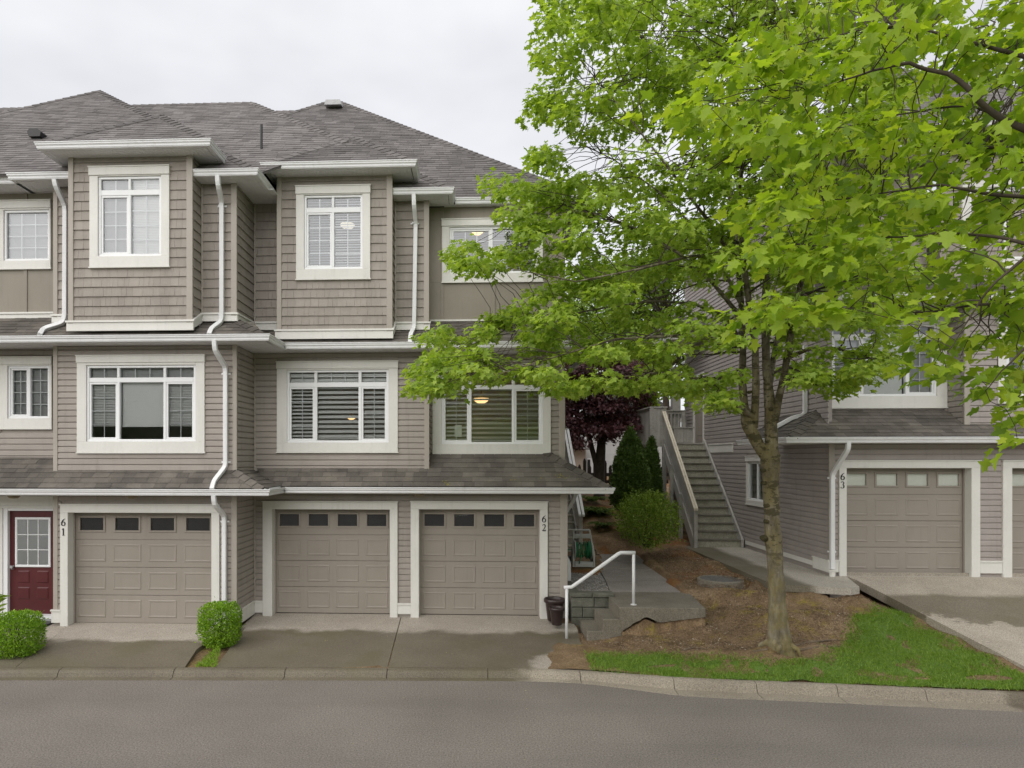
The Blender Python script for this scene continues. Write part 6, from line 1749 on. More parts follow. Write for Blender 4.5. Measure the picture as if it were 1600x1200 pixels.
# round concrete chamber with an iron lid
cl = onZ(1125.5, 905, 0.70)
cb_ = empty('inspection_chamber', cl - V((0, 0, .2)), 'round concrete chamber ring with a dark lid set in the bark bed', 'manhole')
rr_ = 0.44
mb = MB(); mb.lathe(cl, [(rr_, -0.45), (rr_, 0.0), (rr_ - 0.015, 0.015), (rr_ - 0.05, 0.015), (rr_ - 0.055, 0.0)], 40); mb.build('ring', MAT['step'], cb_, smooth=False)
mb = MB(); mb.lathe(cl, [(rr_ - 0.056, 0.004), (rr_ - 0.12, 0.008), (rr_ - 0.125, 0.002), (0.0, 0.004)], 40)
for i in range(-3, 4):
    mb.box(cl.x - 0.2, cl.x + 0.2, cl.y + i * 0.07 - 0.01, cl.y + i * 0.07 + 0.01, cl.z + 0.003, cl.z + 0.012)
mb.build('lid', MAT['lid'], cb_)

# hose reel cart
hc0 = onZ(911, 886, 0.565)
hr_ = empty('hose_reel', hc0, 'grey hose reel cart with a coiled green garden hose on the gravel', 'hose reel')
cx, cy, cz = hc0.x, hc0.y, hc0.z
w2 = 0.24
for s_ in (-1, 1):
    mb = MB(); mb.tube([(cx + s_ * w2, cy - 0.12, cz + 0.02), (cx + s_ * w2, cy - 0.10, cz + 0.3), (cx + s_ * (w2 - 0.02), cy + 0.12, cz + 0.62), (cx + s_ * (w2 - 0.05), cy + 0.22, cz + 0.86)], [0.026, 0.026, 0.022, 0.02], 8, prof=RECT); mb.build('frame_leg', MAT['cart'], hr_)
    mb = MB(); mb.tube([(cx + s_ * w2, cy - 0.12, cz + 0.1), (cx + s_ * w2, cy + 0.34, cz + 0.1), (cx + s_ * w2, cy + 0.05, cz + 0.5)], 0.02, 8, prof=RECT); mb.build('side_brace', MAT['cart'], hr_)
    wc = V((cx + s_ * (w2 + 0.05), cy + 0.22, cz + 0.12))
    mb = MB()
    mb.tube([wc + V((-0.025, 0, 0)), wc + V((0.025, 0, 0))], 0.12, 20); mb.build('wheel', MAT['black'], hr_)
    mb = MB(); mb.tube([(cx + s_ * (w2 - 0.055), cy + 0.06, cz + 0.40), (cx + s_ * (w2 - 0.035), cy + 0.06, cz + 0.40)], 0.235, 26); mb.build('reel_flange', MAT['cart'], hr_)
mb = MB(); mb.tube([(cx - w2 + 0.05, cy + 0.22, cz + 0.86), (cx + w2 - 0.05, cy + 0.22, cz + 0.86)], 0.026, 8); mb.tube([(cx - w2 + 0.03, cy + 0.17, cz + 0.72), (cx + w2 - 0.03, cy + 0.17, cz + 0.72)], 0.05, 8, prof=RECT); mb.build('handle', MAT['cart'], hr_)
mb = MB(); mb.bbox(cx - w2 + 0.03, cx + w2 - 0.03, cy - 0.16, cy + 0.0, cz + 0.02, cz + 0.14, 0.012); mb.build('tray', MAT['cartpale'], hr_)
mb = MB(); hp_ = []
for i in range(340):
    a = i / 340 * 2 * math.pi * 14; lay = (i // 120)
    xx = -w2 + 0.075 + (2 * w2 - 0.15) * (0.5 + 0.5 * math.sin(i / 340 * 9.0)); rr2 = 0.15 + 0.024 * lay + rnd.uniform(-.006, .006)
    hp_.append((cx + xx, cy + 0.06 + rr2 * math.cos(a), cz + 0.40 + rr2 * math.sin(a)))
mb.tube(hp_, 0.014, 6); mb.build('hose', MAT['hose'], hr_, smooth=True)
mb = MB(); mb.tube([(cx - w2, cy + .05, cz + .4), (cx - w2 - .12, cy, cz + .42), (cx - w2 - .16, cy - .03, cz + .2), (cx - w2 - .1, cy - .08, cz + .03), (cx - w2 - .3, cy + .1, cz + .015)], 0.014, 6); mb.tube([(cx - 0.05, cy - 0.1, cz + 0.3), (cx - 0.09, cy - 0.16, cz + 0.2), (cx - 0.12, cy - 0.17, cz + 0.1)], 0.014, 6); mb.build('hose_end', MAT['hose'], hr_, smooth=True)
mb = MB(); mb.tube([(cx + w2 + 0.0, cy + 0.06, cz + 0.40), (cx + w2 + 0.07, cy + 0.06, cz + 0.40), (cx + w2 + 0.07, cy - 0.04, cz + 0.30), (cx + w2 + 0.14, cy - 0.04, cz + 0.30)], 0.014, 8); mb.build('crank', MAT['black'], hr_)

# verge and grassy bank on the camera's side of the street (seen mirrored in the panes)
bv = []
prof = [(-15.0, 0.0), (-15.5, .01), (-17, .35), (-19, .68), (-21, .9), (-26, 1.0), (-60, 1.02)]
xsb = [-60, -40, -25, -14, -8, -5, -3, -1, 1, 4, 8, 14, 25, 40, 60]
for y, q in prof:
    for x in xsb:
        hgt = 6.4 if x > -2 else (6.4 - 6.0 * min(1, (-2 - x) / 4))
        bv.append((x, y, RZ - .02 + hgt * q + 0.1 * noise.noise(V((x * .3, y * .3, 0)))))
mb = MB(); k_ = len(xsb); mb.add(bv, [(j * k_ + i, (j + 1) * k_ + i, (j + 1) * k_ + i + 1, j * k_ + i + 1) for j in range(len(prof) - 1) for i in range(k_ - 1)])
def turf():
    m, n, b = mk('turf')
    c = ramp(n, noise_node(n, 1.5, 5, 0.65), [(0.3, (0.080, 0.150, 0.020)), (0.7, (0.140, 0.225, 0.035))])
    n.links.new(c, b.inputs['Base Color']); b.inputs['Roughness'].default_value = 0.95; bumpn(n, b, noise_node(n, 40, 4, 0.8), 0.8, 0.03); return m
MAT['turf'] = turf()
g = mb.build('grass_bank', MAT['turf'], smooth=True); g['kind'] = 'structure'
wv = []; wx = np.linspace(-70, 70, 140)  # unseen wood, added behind the camera to darken what the middle windows mirror
for x in wx:
    hh = 15 + 3.0 * noise.noise(V((x * .11, 0, 0))) + 1.6 * noise.noise(V((x * .5, 3, 0))) + .8 * noise.noise(V((x * 1.6, 7, 0)))
    wv += [(x, -46, -1), (x, -46 + .8 * noise.noise(V((x, 1, 1))), hh * .6), (x, -48, hh), (x, -52, hh * .7), (x, -54, -1)]
mb2 = MB(); mb2.add(wv, [(i * 5 + j, i * 5 + j + 1, (i + 1) * 5 + j + 1, (i + 1) * 5 + j) for i in range(len(wx) - 1) for j in range(4)])
MAT['wood_added'] = pmat('added_unseen_wood', (0.018, 0.030, 0.012), (0.045, 0.065, 0.028), 0.9, 0.95, bump=0.8, bscale=3, bdist=.3)
g = mb2.build('added_unseen_wood', MAT['wood_added']); g['kind'] = 'stuff'
mb = MB(); mb.prism([(2.6, 2.2, RZ), (10, 1.8, RZ), (10, 5.9, RZ), (3.6, 5.6, RZ)], (0, 0, 0.12)); g = mb.build('verge', MAT['turf']); g['kind'] = 'structure'

# terrain sheet behind the kerb (planting bed, lawn soil, back gardens)
UNDER = [[(5.76, 18.6), (5.72, 13.2), (e[0].x + .1, e[0].y + .12), (e[1].x, e[1].y + .1), (e[2].x + .3, e[2].y), (X3 + .4, 18.6)], [(q[0] + .12, q[1] + .05) for q in d63[:4]] + [(30, 10.6), (30, 22), (8, 22), (8, 14.0)], [(xl1 + .1, 12.4), (4.0, 12.4), (4.08, 13.4), (R_[2].x - .1, R_[2].y), (R_[4].x - .1, R_[4].y), (L_[4].x + .1, L_[4].y), (L_[2].x + .1, L_[2].y), (2.0, 13.1)]]
tv = []; tf = []
xs_g = [-40, -30, -22, -16, -12] + list(np.arange(-10.5, 1.4, 0.5)) + list(np.arange(1.5, 9.6, 0.11)) + [10, 10.5, 11, 12, 13, 14, 16, 20, 26, 34, 46, 60]
tys = list(np.linspace(0, 1, 62) ** 1.0 * 8.2) + [8.8, 9.5, 10.5, 12, 14, 17, 21, 27, 36, 50, 70, 110, 200]
for i, x in enumerate(xs_g):
    y0 = kerb_y(x) + 0.005
    for t in tys:
        y = y0 + 0.01 + t
        fine = 1.4 < x < 9.6 and t < 8.3
        z = gz(x, y) if t < 60 else 1.4
        if x < 1.5: z -= 0.05
        if t < 0.25 and x > 1.9: z = z * (t / .25) + (RZ + 0.012 + 0.102 + 0.035) * (1 - t / .25) if t > 0 else RZ + 0.149
        if any(inpoly(x, y, q) for q in UNDER): z -= 0.22
        if (x - cl.x) ** 2 + (y - cl.y) ** 2 < 0.62 ** 2: z = min(z, cl.z - 0.13)
        if fine:
            z += 0.016 * noise.noise(V((x * 2.3, y * 2.3, 0.3))) + 0.010 * noise.noise(V((x * 7, y * 7, 1.3))) + 0.006 * noise.noise(V((x * 19, y * 19, 2.3)))
        tv.append((x, y, z))
ny = len(tys)
for i in range(len(xs_g) - 1):
    for j in range(ny - 1):
        tf.append((i * ny + j, (i + 1) * ny + j, (i + 1) * ny + j + 1, i * ny + j + 1))
mb = MB(); mb.add(tv, tf); g = mb.build('ground', MAT['soil'], smooth=True); g['kind'] = 'structure'

# ================================================================== plants
R2 = np.random.default_rng(11)
def template(half, fold=0.10, curl=-0.08):
    """leaf outline (right half, base to tip) -> verts (x,y,z) and fan triangles round a mid point"""
    base = (0.0, 0.0); tip = (0.0, 1.0)
    o = [base] + half + [tip] + [(-x, y) for x, y in reversed(half)]
    v = [(0.0, 0.42, 0.0)]
    for x, y in o: v.append((x, y, fold * abs(x) * 1.2 + curl * (y - 0.4) ** 2 * 2))
    n_ = len(o)
    f = [(0, 1 + i, 1 + (i + 1) % n_) for i in range(n_)]
    return np.array(v), np.array(f)
T_MAPLE = template([(0.10, -0.06), (0.40, 0.04), (0.27, 0.24), (0.54, 0.50), (0.38, 0.56), (0.20, 0.60), (0.20, 0.74)])
T_MAPLE_S = template([(0.38, 0.02), (0.25, 0.26), (0.52, 0.54), (0.18, 0.60)])
T_OVAL = template([(0.26, 0.25), (0.26, 0.62)], 0.2, -0.05)
T_SLIM2 = template([(0.24, 0.3), (0.18, 0.7)], 0.2, -0.25)
T_SLIM = template([(0.13, 0.3), (0.10, 0.7)], 0.2, -0.25)

def leaf_arrays(pos, tdir, ndir, size, T):
    v, f = T
    t = tdir / np.linalg.norm(tdir, axis=1, keepdims=True)
    n = ndir - t * (ndir * t).sum(1, keepdims=True)
    n /= np.maximum(np.linalg.norm(n, axis=1, keepdims=True), 1e-6)
    b = np.cross(t, n)
    zc = R2.uniform(-0.6, 3.0, len(pos))[:, None, None]; wx_ = R2.uniform(0.8, 1.12, len(pos))[:, None, None]
    V_ = pos[:, None, :] + size[:, None, None] * (v[None, :, 0:1] * wx_ * b[:, None, :] + v[None, :, 1:2] * t[:, None, :] + v[None, :, 2:3] * zc * n[:, None, :])
    F_ = f[None] + (np.arange(len(pos)) * len(v))[:, None, None]
    return V_.reshape(-1, 3), F_.reshape(-1, 3)

def leaves(name, parent, pos, tdir, ndir, size, T, mat, kind='stuff'):
    V_, F_ = leaf_arrays(pos, tdir, ndir, size, T)
    return mesh_np(name, V_, F_, mat, parent, kind)

def single_leaves(parent, pos, tdir, ndir, size, T, mat):
    """separate leaf objects sharing a few meshes of different curl"""
    mes = []
    for cz, wz in ((-0.5, 1.0), (0.8, 0.9), (1.6, 1.08), (2.6, 0.95), (3.4, 0.85)):
        me = bpy.data.meshes.new('leaf'); me.from_pydata([(p[0] * wz, p[1], p[2] * cz) for p in T[0]], [], [tuple(int(i) for i in q) for q in T[1]]); me.materials.append(mat); me.update(); mes.append(me)
    for p, t, n, s in zip(pos, tdir, ndir, size):
        t = V(t).normalized(); n = V(n); n = (n - t * n.dot(t)).normalized(); b = t.cross(n)
        M = Matrix(((b.x * s, t.x * s, n.x * s, p[0]), (b.y * s, t.y * s, n.y * s, p[1]), (b.z * s, t.z * s, n.z * s, p[2]), (0, 0, 0, 1)))
        link(bpy.data.objects.new('leaf', mes[rnd.randrange(5)]), parent, M)

def wander(a, b, n_, amp, sag=0.0):
    a, b = V(a), V(b); L = (b - a).length; o = []
    ph = [rnd.uniform(0, 6.3) for _ in range(6)]
    for i in range(n_ + 1):
        t = i / n_; k = math.sin(math.pi * t)
        p = a.lerp(b, t)
        p += V((math.sin(ph[0] + 5 * t) + .5 * math.sin(ph[1] + 11 * t), math.sin(ph[2] + 5 * t) + .5 * math.sin(ph[3] + 11 * t), .6 * math.sin(ph[4] + 6 * t))) * amp * L * k * 0.5
        p.z += sag * L * k
        o.append(p)
    return o

def poly_sample(P, n_):
    xs = [p[0] for p in P]; ys = [p[1] for p in P]; o = []
    while len(o) < n_:
        x, y = R2.uniform(min(xs), max(xs)), R2.uniform(min(ys), max(ys))
        if inpoly(x, y, P): o.append((x, y))
    return o

def spray_leaves(c, out_dir, rx, rz, n_, size, droop=0.5):
    """a flat, drooping spray of leaves about c"""
    r = np.sqrt(R2.uniform(0, 1, n_)) * rx; a = R2.uniform(0, 2 * np.pi, n_)
    off = np.stack([r * np.cos(a), r * np.sin(a), R2.normal(0, rz, n_) - droop * (r / rx) ** 2 * rx * 0.35], 1)
    od = np.array(out_dir)
    off += od[None] * (r * 0.3)[:, None]
    pos = np.array(c)[None] + off
    rad = off * np.array([1, 1, 0]) / (np.linalg.norm(off[:, :2], axis=1, keepdims=True) + 1e-5)
    t = rad * 0.7 + od[None] * 0.5 + R2.normal(0, 0.45, (n_, 3)); t[:, 2] -= R2.uniform(0.25, 0.95, n_)
    nn = np.array([0, 0, 1.0])[None] + rad * 0.35 + R2.normal(0, 0.38, (n_, 3))
    return pos, t, nn, size * R2.uniform(0.65, 1.2, n_)

# ------------------------------------------------------------------ the street maple
tb = on_ground(1217, 1008)
YT = tb.y
maple = empty('maple_tree', (tb.x, tb.y, tb.z), 'bright green maple tree with a mossy knotted trunk between houses 62 and 63', 'tree')
def tp(px, py, dy=0.0): return onY(px, py, YT + dy)
WPX = YT / F    # metres per pixel there
trunk = [(1219, 1024, 0, 64), (1218, 1012, 0, 54), (1218, 1000, 0, 45), (1216, 980, 0, 38), (1215, 950, 0, 33), (1213, 915, 0, 32), (1211, 880, 0, 31), (1209, 850, 0, 32), (1207, 820, 0, 31), (1206, 795, 0, 33), (1204, 765, 0, 35), (1203, 735, 0, 38), (1202, 712, 0, 40), (1200, 695, 0, 38)]
def bumpy_tube(mb, pts, rads, n=18, amp=0.06):
    o = len(mb.v); mb.tube(pts, rads, n)
    c = 0
    for i in range(o, len(mb.v)):
        p = V(mb.v[i]); ring = (i - o) // n; ctr = V(pts[min(ring, len(pts) - 1)])
        d = p - ctr
        k = 1 + amp * (noise.noise(p * 6.0) * 1.2 + 0.8 * noise.noise(p * 15.0))
        mb.v[i] = tuple(ctr + d * k)
def densify(P, W, n_=5):
    o, q = [], []
    for i in range(len(P) - 1):
        for j in range(n_):
            t = j / n_; o.append(P[i].lerp(P[i + 1], t)); q.append(W[i] + (W[i + 1] - W[i]) * t)
    o.append(P[-1]); q.append(W[-1]); return o, q
P, W = densify([tp(a, b, c) for a, b, c, d in trunk], [d * WPX / 2 * (.76 if b > 820 else .68) for a, b, c, d in trunk], 5)
mb = MB(); bumpy_tube(mb, P, W, 28, 0.13)
# root flare and surface roots
for i in range(5):
    a = i / 5 * 6.28 + 0.5; d = V((math.cos(a), math.sin(a), 0)); L = rnd.uniform(0.24, 0.42)
    e = tb + d * L; e.z = gz(e.x, e.y) - 0.02
    bumpy_tube(mb, [tb + V((0, 0, 0.05)) + d * 0.10, tb + d * 0.2 + V((0, 0, 0.01)), tb + d * 0.28 - V((0, 0, 0.01)), e - V((0, 0, 0.01))], [0.075, 0.05, 0.035, 0.012], 10, 0.1)
mb.build('trunk', MAT['bark'], maple, smooth=True)
# knots
for (px, py, r) in ((1190, 842, .050), (1223, 846, .045), (1211, 858, .035), (1199, 790, .055), (1214, 775, .05), (1193, 755, .05), (1216, 738, .065), (1192, 735, .05), (1209, 812, .05), (1202, 704, .075), (1222, 712, .05), (1189, 690, .05), (1211, 905, .025), (1217, 795, .035), (1204, 768, .04), (1220, 762, .04), (1196, 815, .035), (1208, 728, .04), (1175, 660, .045), (1206, 640, .06), (1170, 612, .03), (1214, 830, .03)):
    cxx = np.interp(py, [620, 700, 735, 795, 850, 915], [1198, 1203, 1203, 1206, 1209, 1213]); k_ = 0.72 if py > 690 else 1.0
    c = tp(cxx + (px - cxx) * k_ * .9, py, -.075); r *= .8
    mb = MB(); bumpy_tube(mb, [c + V((0, .09, 0)), c + V((0, .03, 0)), c, c + V((0, -r * 0.35, -r * .15))], [r * 1.25, r * 1.1, r * .85, r * 0.3], 11, 0.45); mb.build('knot', MAT['knot'], maple, smooth=True)

# stems and limbs (image column, row, depth offset, width in pixels)
stems = [
 [(1197, 715, 0, 26), (1182, 690, .0, 29), (1169, 664, .0, 29), (1163, 636, .08, 20), (1160, 600, .15, 17), (1161, 540, .3, 15), (1158, 470, .5, 14), (1150, 380, .7, 11), (1140, 280, .9, 8), (1130, 170, 1.0, 6), (1125, 60, 1.1, 4)],
 [(1176, 668, .0, 24), (1180, 636, .0, 17), (1181, 600, -.1, 16), (1180, 540, -.2, 14), (1170, 470, -.3, 14), (1160, 400, -.4, 12), (1157, 300, -.5, 9), (1160, 230, -.6, 7), (1150, 120, -.7, 5), (1145, 10, -.8, 3)],
 [(1205, 712, 0, 29), (1205, 670, .0, 27), (1203, 640, .0, 24), (1200, 600, .05, 20), (1197, 560, .1, 18), (1195, 480, .2, 16), (1200, 380, .3, 12), (1210, 280, .4, 9), (1215, 150, .5, 6), (1220, 20, .5, 4)],
 [(1209, 660, 0, 20), (1217, 622, -.05, 16), (1226, 582, -.1, 15), (1234, 530, -.2, 15), (1250, 450, -.4, 12), (1270, 350, -.5, 9), (1290, 240, -.6, 7), (1300, 120, -.7, 5)],
 [(1200, 610, .05, 18), (1206, 570, .3, 14), (1222, 500, .7, 12), (1240, 400, 1.1, 9), (1255, 280, 1.4, 6), (1262, 150, 1.6, 4)],
]
limbs = [
 [(1180, 655, 0, 15), (1155, 635, -.15, 12), (1125, 610, -.3, 10), (1085, 590, -.45, 8), (1030, 582, -.6, 5), (960, 590, -.8, 3)],
 [(1163, 545, .3, 11), (1135, 495, .2, 9), (1085, 475, .1, 7), (1020, 470, 0, 5), (950, 480, 0, 4), (840, 500, 0, 2.5), (740, 530, 0, 1.5)],
 [(1165, 520, .3, 12), (1145, 480, -.2, 10), (1112, 440, -.5, 8), (1060, 395, -.8, 6), (980, 350, -1.0, 4), (880, 320, -1.1, 2)],
 [(1160, 480, .5, 10), (1130, 420, .6, 8), (1090, 360, .5, 6), (1030, 300, .4, 5), (960, 250, .3, 3), (900, 220, .2, 2)],
 [(1157, 420, -.4, 9), (1110, 350, -.9, 7), (1050, 270, -1.2, 5), (980, 180, -1.4, 3), (930, 120, -1.4, 2)],
 [(1150, 330, .8, 8), (1110, 250, .9, 6), (1060, 160, .9, 4), (1010, 80, .9, 3)],
 [(1175, 540, -.2, 11), (1120, 530, -.8, 8), (1050, 525, -1.2, 6), (960, 530, -1.5, 4), (860, 560, -1.7, 2.5), (760, 590, -1.7, 1.5)],
 [(1228, 560, -.15, 11), (1265, 545, -.4, 8), (1310, 545, -.7, 6), (1360, 560, -.9, 3), (1400, 575, -1.0, 2)],
 [(1235, 520, -.2, 11), (1290, 470, .3, 8), (1350, 440, .7, 6), (1420, 430, 1.0, 3)],
 [(1200, 520, .2, 11), (1240, 500, 1.0, 9), (1300, 500, 1.6, 6), (1380, 520, 2.0, 3)],
 [(1250, 420, -.4, 9), (1310, 340, -.8, 7), (1380, 270, -1.1, 4), (1450, 230, -1.2, 2)],
 [(1155, 400, -.4, 9), (1080, 400, -1.3, 6), (1000, 420, -2.0, 4), (900, 440, -2.2, 2.5), (800, 420, -2.2, 1.5)],
]
bpts = []
for group, nm in ((stems, 'stem'), (limbs, 'branch')):
    for s_ in group:
        P0 = [tp(a, b, c) for a, b, c, d in s_]; W0 = [d * WPX / 2 * .66 for a, b, c, d in s_]
        P1, W1 = densify(P0, W0, 6)
        mb = MB(); bumpy_tube(mb, P1, W1, 10 if nm == 'stem' else 8, 0.08)
        mb.build(nm, MAT['bark'], maple, smooth=True)
        bpts += [(p, r) for p, r in zip(P1, W1)]
bp_arr = np.array([tuple(p) for p, r in bpts])
sil = [(855, -80), (862, 60), (858, 80), (880, 118), (838, 132), (836, 182), (905, 205), (850, 232), (868, 262), (792, 272), (790, 296), (838, 305), (800, 338), (812, 378), (716, 384), (710, 402), (745, 434), (850, 420), (872, 440), (865, 466), (722, 500), (684, 528), (662, 596), (652, 618), (690, 622), (735, 598), (800, 585), (845, 596), (872, 630), (905, 622), (940, 600), (985, 618), (1040, 600), (1100, 612), (1125, 640), (1150, 600), (1200, 560), (1270, 600), (1330, 612), (1400, 572), (1430, 500), (1430, -80)]
# airy places where the sky or the houses show through
gaps = [(905, 470, 26, 18), (1005, 400, 14, 14), (1110, 455, 42, 24), (1120, 480, 34, 26), (1160, 245, 14, 22), (885, 205, 30, 12), (885, 530, 12, 12), (1040, 515, 36, 12), (1000, 445, 18, 10), (1120, 640, 60, 30), (1225, 470, 20, 14), (1140, 565, 36, 12), (1000, 640, 80, 18), (1065, 560, 30, 12), (965, 175, 16, 10), (1060, 130, 12, 16)]
targets = []
for px, py in poly_sample(sil, 500):
    if any(((px - g_[0]) / g_[2]) ** 2 + ((py - g_[1]) / g_[3]) ** 2 < 1 for g_ in gaps): continue
    lim = 1.3 if px < 900 else 2.4
    dy = R2.uniform(-2.2, lim)
    targets.append((px, py, dy))
for px, py in poly_sample([(980, -80), (1000, 200), (1010, 380), (1150, 400), (1210, 540), (1300, 570), (1400, 540), (1430, -80)], 130): targets.append((px, py, R2.uniform(-2.0, 2.6)))
# tips that draw the outline of the crown
for px, py in ((722, 388), (745, 405), (760, 422), (790, 398), (800, 282), (815, 290), (845, 240), (862, 232), (850, 150), (862, 95), (880, 90), (700, 512), (690, 530), (672, 580), (665, 605), (690, 600), (720, 590), (745, 540), (720, 560), (770, 570), (810, 570), (850, 585), (885, 605), (905, 600), (820, 330), (835, 350), (845, 300), (870, 305), (1380, 560), (1350, 590), (1310, 598), (1280, 585), (1330, 575), (1105, 598), (1070, 606), (1045, 592), (1010, 600), (985, 606), (1140, 616), (1125, 622), (780, 500), (810, 480), (850, 470), (760, 515), (880, 480), (840, 520), (900, 505)):
    for k_ in range(2): targets.append((px + R2.normal(0, 9), py + R2.normal(0, 6), R2.uniform(-1.8, 0.9)))
A_pos, A_t, A_n, A_s = [], [], [], []
twigs = MB()
for px, py, dy in targets:
    c = tp(px, py, dy)
    if c.x < 2.45 and c.y > 12.55: c = V((c.x, 12.55 - R2.uniform(0, 1.5), c.z))
    if c.z < 3.3 and c.x > 3: pass
    d2 = ((bp_arr - np.array(c)) ** 2).sum(1)
    cand = np.argsort(d2 + 2.5 * (bp_arr[:, 2] - c.z) ** 2)[:9]; j = int(cand[R2.integers(0, 9)])
    q = V(bp_arr[j]); r0 = min(bpts[j][1] * 0.6, 0.018)
    L = (c - q).length
    od = V((c.x - tb.x, c.y - YT, 0)); od = od.normalized() if od.length > 0.2 else V((R2.normal(), R2.normal(), 0)).normalized()
    if L > 0.15:
        wp = wander(q, c, 6, 0.12, 0.06)
        twigs.tube(wp, list(np.linspace(max(r0, 0.007), 0.003, 7)), 5, caps=False)
    edge = px < 950 or py > 540
    rx = R2.uniform(0.20, 0.42) * (0.8 if edge else 1.0)
    n_ = int(45 + 135 * rx)
    o = spray_leaves(c, (od.x, od.y, -0.1), rx, 0.05, n_, 0.098, 0.6)
    A_pos.append(o[0]); A_t.append(o[1]); A_n.append(o[2]); A_s.append(o[3])
twigs.build('twigs', MAT['twig'], maple, kind='stuff')
A_pos, A_t, A_n, A_s = (np.concatenate(z) for z in (A_pos, A_t, A_n, A_s))
# keep leaves clear of the walls
ok = ~((A_pos[:, 0] < 2.6) & (A_pos[:, 1] > 12.95))
A_pos, A_t, A_n, A_s = A_pos[ok], A_t[ok], A_n[ok], A_s[ok]
order = np.argsort(A_pos[:, 1] - 4 * A_s)
near, rest = order[:300], order[300:]
single_leaves(maple, A_pos[near], A_t[near], A_n[near], A_s[near], T_MAPLE_S, MAT['leaf'])
leaves('crown', maple, A_pos[rest], A_t[rest], A_n[rest], A_s[rest], T_MAPLE_S, MAT['leaf'])

# ------------------------------------------------------------------ the nearer maple whose branches hang in from the right
nt_b = V((6.3, 4.4, RZ + 0.12))
maple2 = empty('maple_tree.001', nt_b, 'yellow green maple whose near leafy branches hang into the upper right', 'tree')
mb = MB(); P, W = densify([nt_b - V((0, 0, .1)), nt_b + V((0, 0, .3)), nt_b + V((-.05, .1, 1.6)), nt_b + V((-.1, .15, 3.0)), nt_b + V((0, .1, 4.6)), nt_b + V((.1, .2, 7.0))], [.24, .19, .165, .15, .12, .05], 5)
bumpy_tube(mb, P, W, 16, 0.07); mb.build('trunk', MAT['bark'], maple2, smooth=True)
tr = [(p, w_) for p, w_ in zip(P, W)]
def np_(px, py, Y): return onY(px, py, Y)
nl = [
 [(1700, 250, 4.7, 30), (1600, 200, 4.75, 24), (1530, 160, 4.8, 20), (1480, 118, 4.85, 16), (1420, 98, 4.9, 12), (1360, 110, 5.0, 8), (1290, 135, 5.1, 5), (1210, 160, 5.2, 3)],
 [(1700, 330, 5.0, 24), (1600, 190, 5.2, 12), (1520, 165, 5.4, 8), (1400, 180, 5.6, 5), (1300, 200, 5.7, 3)],
 [(1720, 360, 4.6, 26), (1620, 310, 4.7, 16), (1540, 300, 4.8, 12), (1470, 290, 4.9, 9), (1400, 300, 5.0, 6), (1330, 310, 5.1, 4), (1240, 320, 5.2, 3)],
 [(1720, 420, 4.5, 24), (1620, 380, 4.6, 14), (1540, 370, 4.7, 10), (1470, 365, 4.9, 8), (1390, 370, 5.0, 6), (1310, 385, 5.1, 4), (1220, 400, 5.2, 3)],
 [(1720, 460, 4.4, 22), (1600, 400, 4.3, 12), (1560, 440, 4.35, 9), (1530, 480, 4.4, 6), (1500, 520, 4.4, 4), (1480, 550, 4.4, 3)],
 [(1720, 470, 5.0, 22), (1600, 475, 5.1, 14), (1520, 480, 5.2, 9), (1430, 490, 5.3, 6), (1330, 480, 5.4, 4), (1220, 490, 5.5, 3)],
 [(1720, 520, 4.2, 20), (1640, 520, 4.2, 12), (1600, 545, 4.2, 8), (1560, 580, 4.25, 5), (1540, 610, 4.3, 3)],
 [(1720, 120, 4.9, 26), (1600, 90, 5.0, 16), (1500, 60, 5.2, 10), (1400, 40, 5.4, 6), (1280, 60, 5.6, 4), (1200, 90, 5.7, 3)],
 [(1720, 20, 4.6, 26), (1600, -20, 4.8, 16), (1450, -30, 5.0, 10), (1300, -20, 5.2, 6), (1200, 0, 5.3, 3)],
 [(1700, 300, 5.6, 20), (1560, 230, 5.8, 12), (1420, 230, 6.0, 8), (1300, 240, 6.1, 5), (1180, 205, 6.0, 3), (1090, 170, 5.9, 2)],
]
nb = []
for s_ in nl:
    P0 = [np_(a, b, c) for a, b, c, d in s_]; W0 = [d * c / F / 2 * 0.42 for a, b, c, d in s_]
    j = min(range(len(tr)), key=lambda k_: (tr[k_][0] - P0[0]).length + 0.8 * max(0, tr[k_][0].z - P0[0].z))
    P0 = [tr[j][0]] + P0; W0 = [W0[0] * 1.3] + W0
    P1, W1 = densify(P0, W0, 6)
    for i in range(1, len(P1) - 1): P1[i] = P1[i] + V((noise.noise(P1[i] * 3), noise.noise(P1[i] * 3 + V((9, 0, 0))), noise.noise(P1[i] * 3 + V((0, 9, 0))))) * 0.03
    mb = MB(); bumpy_tube(mb, P1, W1, 9, 0.1); mb.build('branch', MAT['twig'], maple2, smooth=True)
    nb += [(p, w_) for p, w_ in zip(P1[6:], W1[6:])]
nb_arr = np.array([tuple(p) for p, r in nb])
sil2 = [(1195, -80), (1180, 55), (1140, 95), (1160, 140), (1100, 152), (1062, 150), (1042, 165), (1080, 190), (1120, 185), (1150, 225), (1215, 250), (1225, 290), (1180, 300), (1165, 320), (1215, 345), (1250, 360), (1200, 372), (1158, 388), (1165, 405), (1235, 415), (1215, 440), (1180, 460), (1178, 485), (1215, 478), (1275, 455), (1330, 462), (1400, 488), (1440, 512), (1460, 540), (1480, 545), (1515, 535), (1560, 560), (1590, 580), (1610, 640), (1680, 690), (1720, -80)]
B_pos, B_t, B_n, B_s = [], [], [], []
tw = MB()
tg = [(x, y, R2.uniform(4.5, 6.8)) for x, y in poly_sample(sil2, 385)]
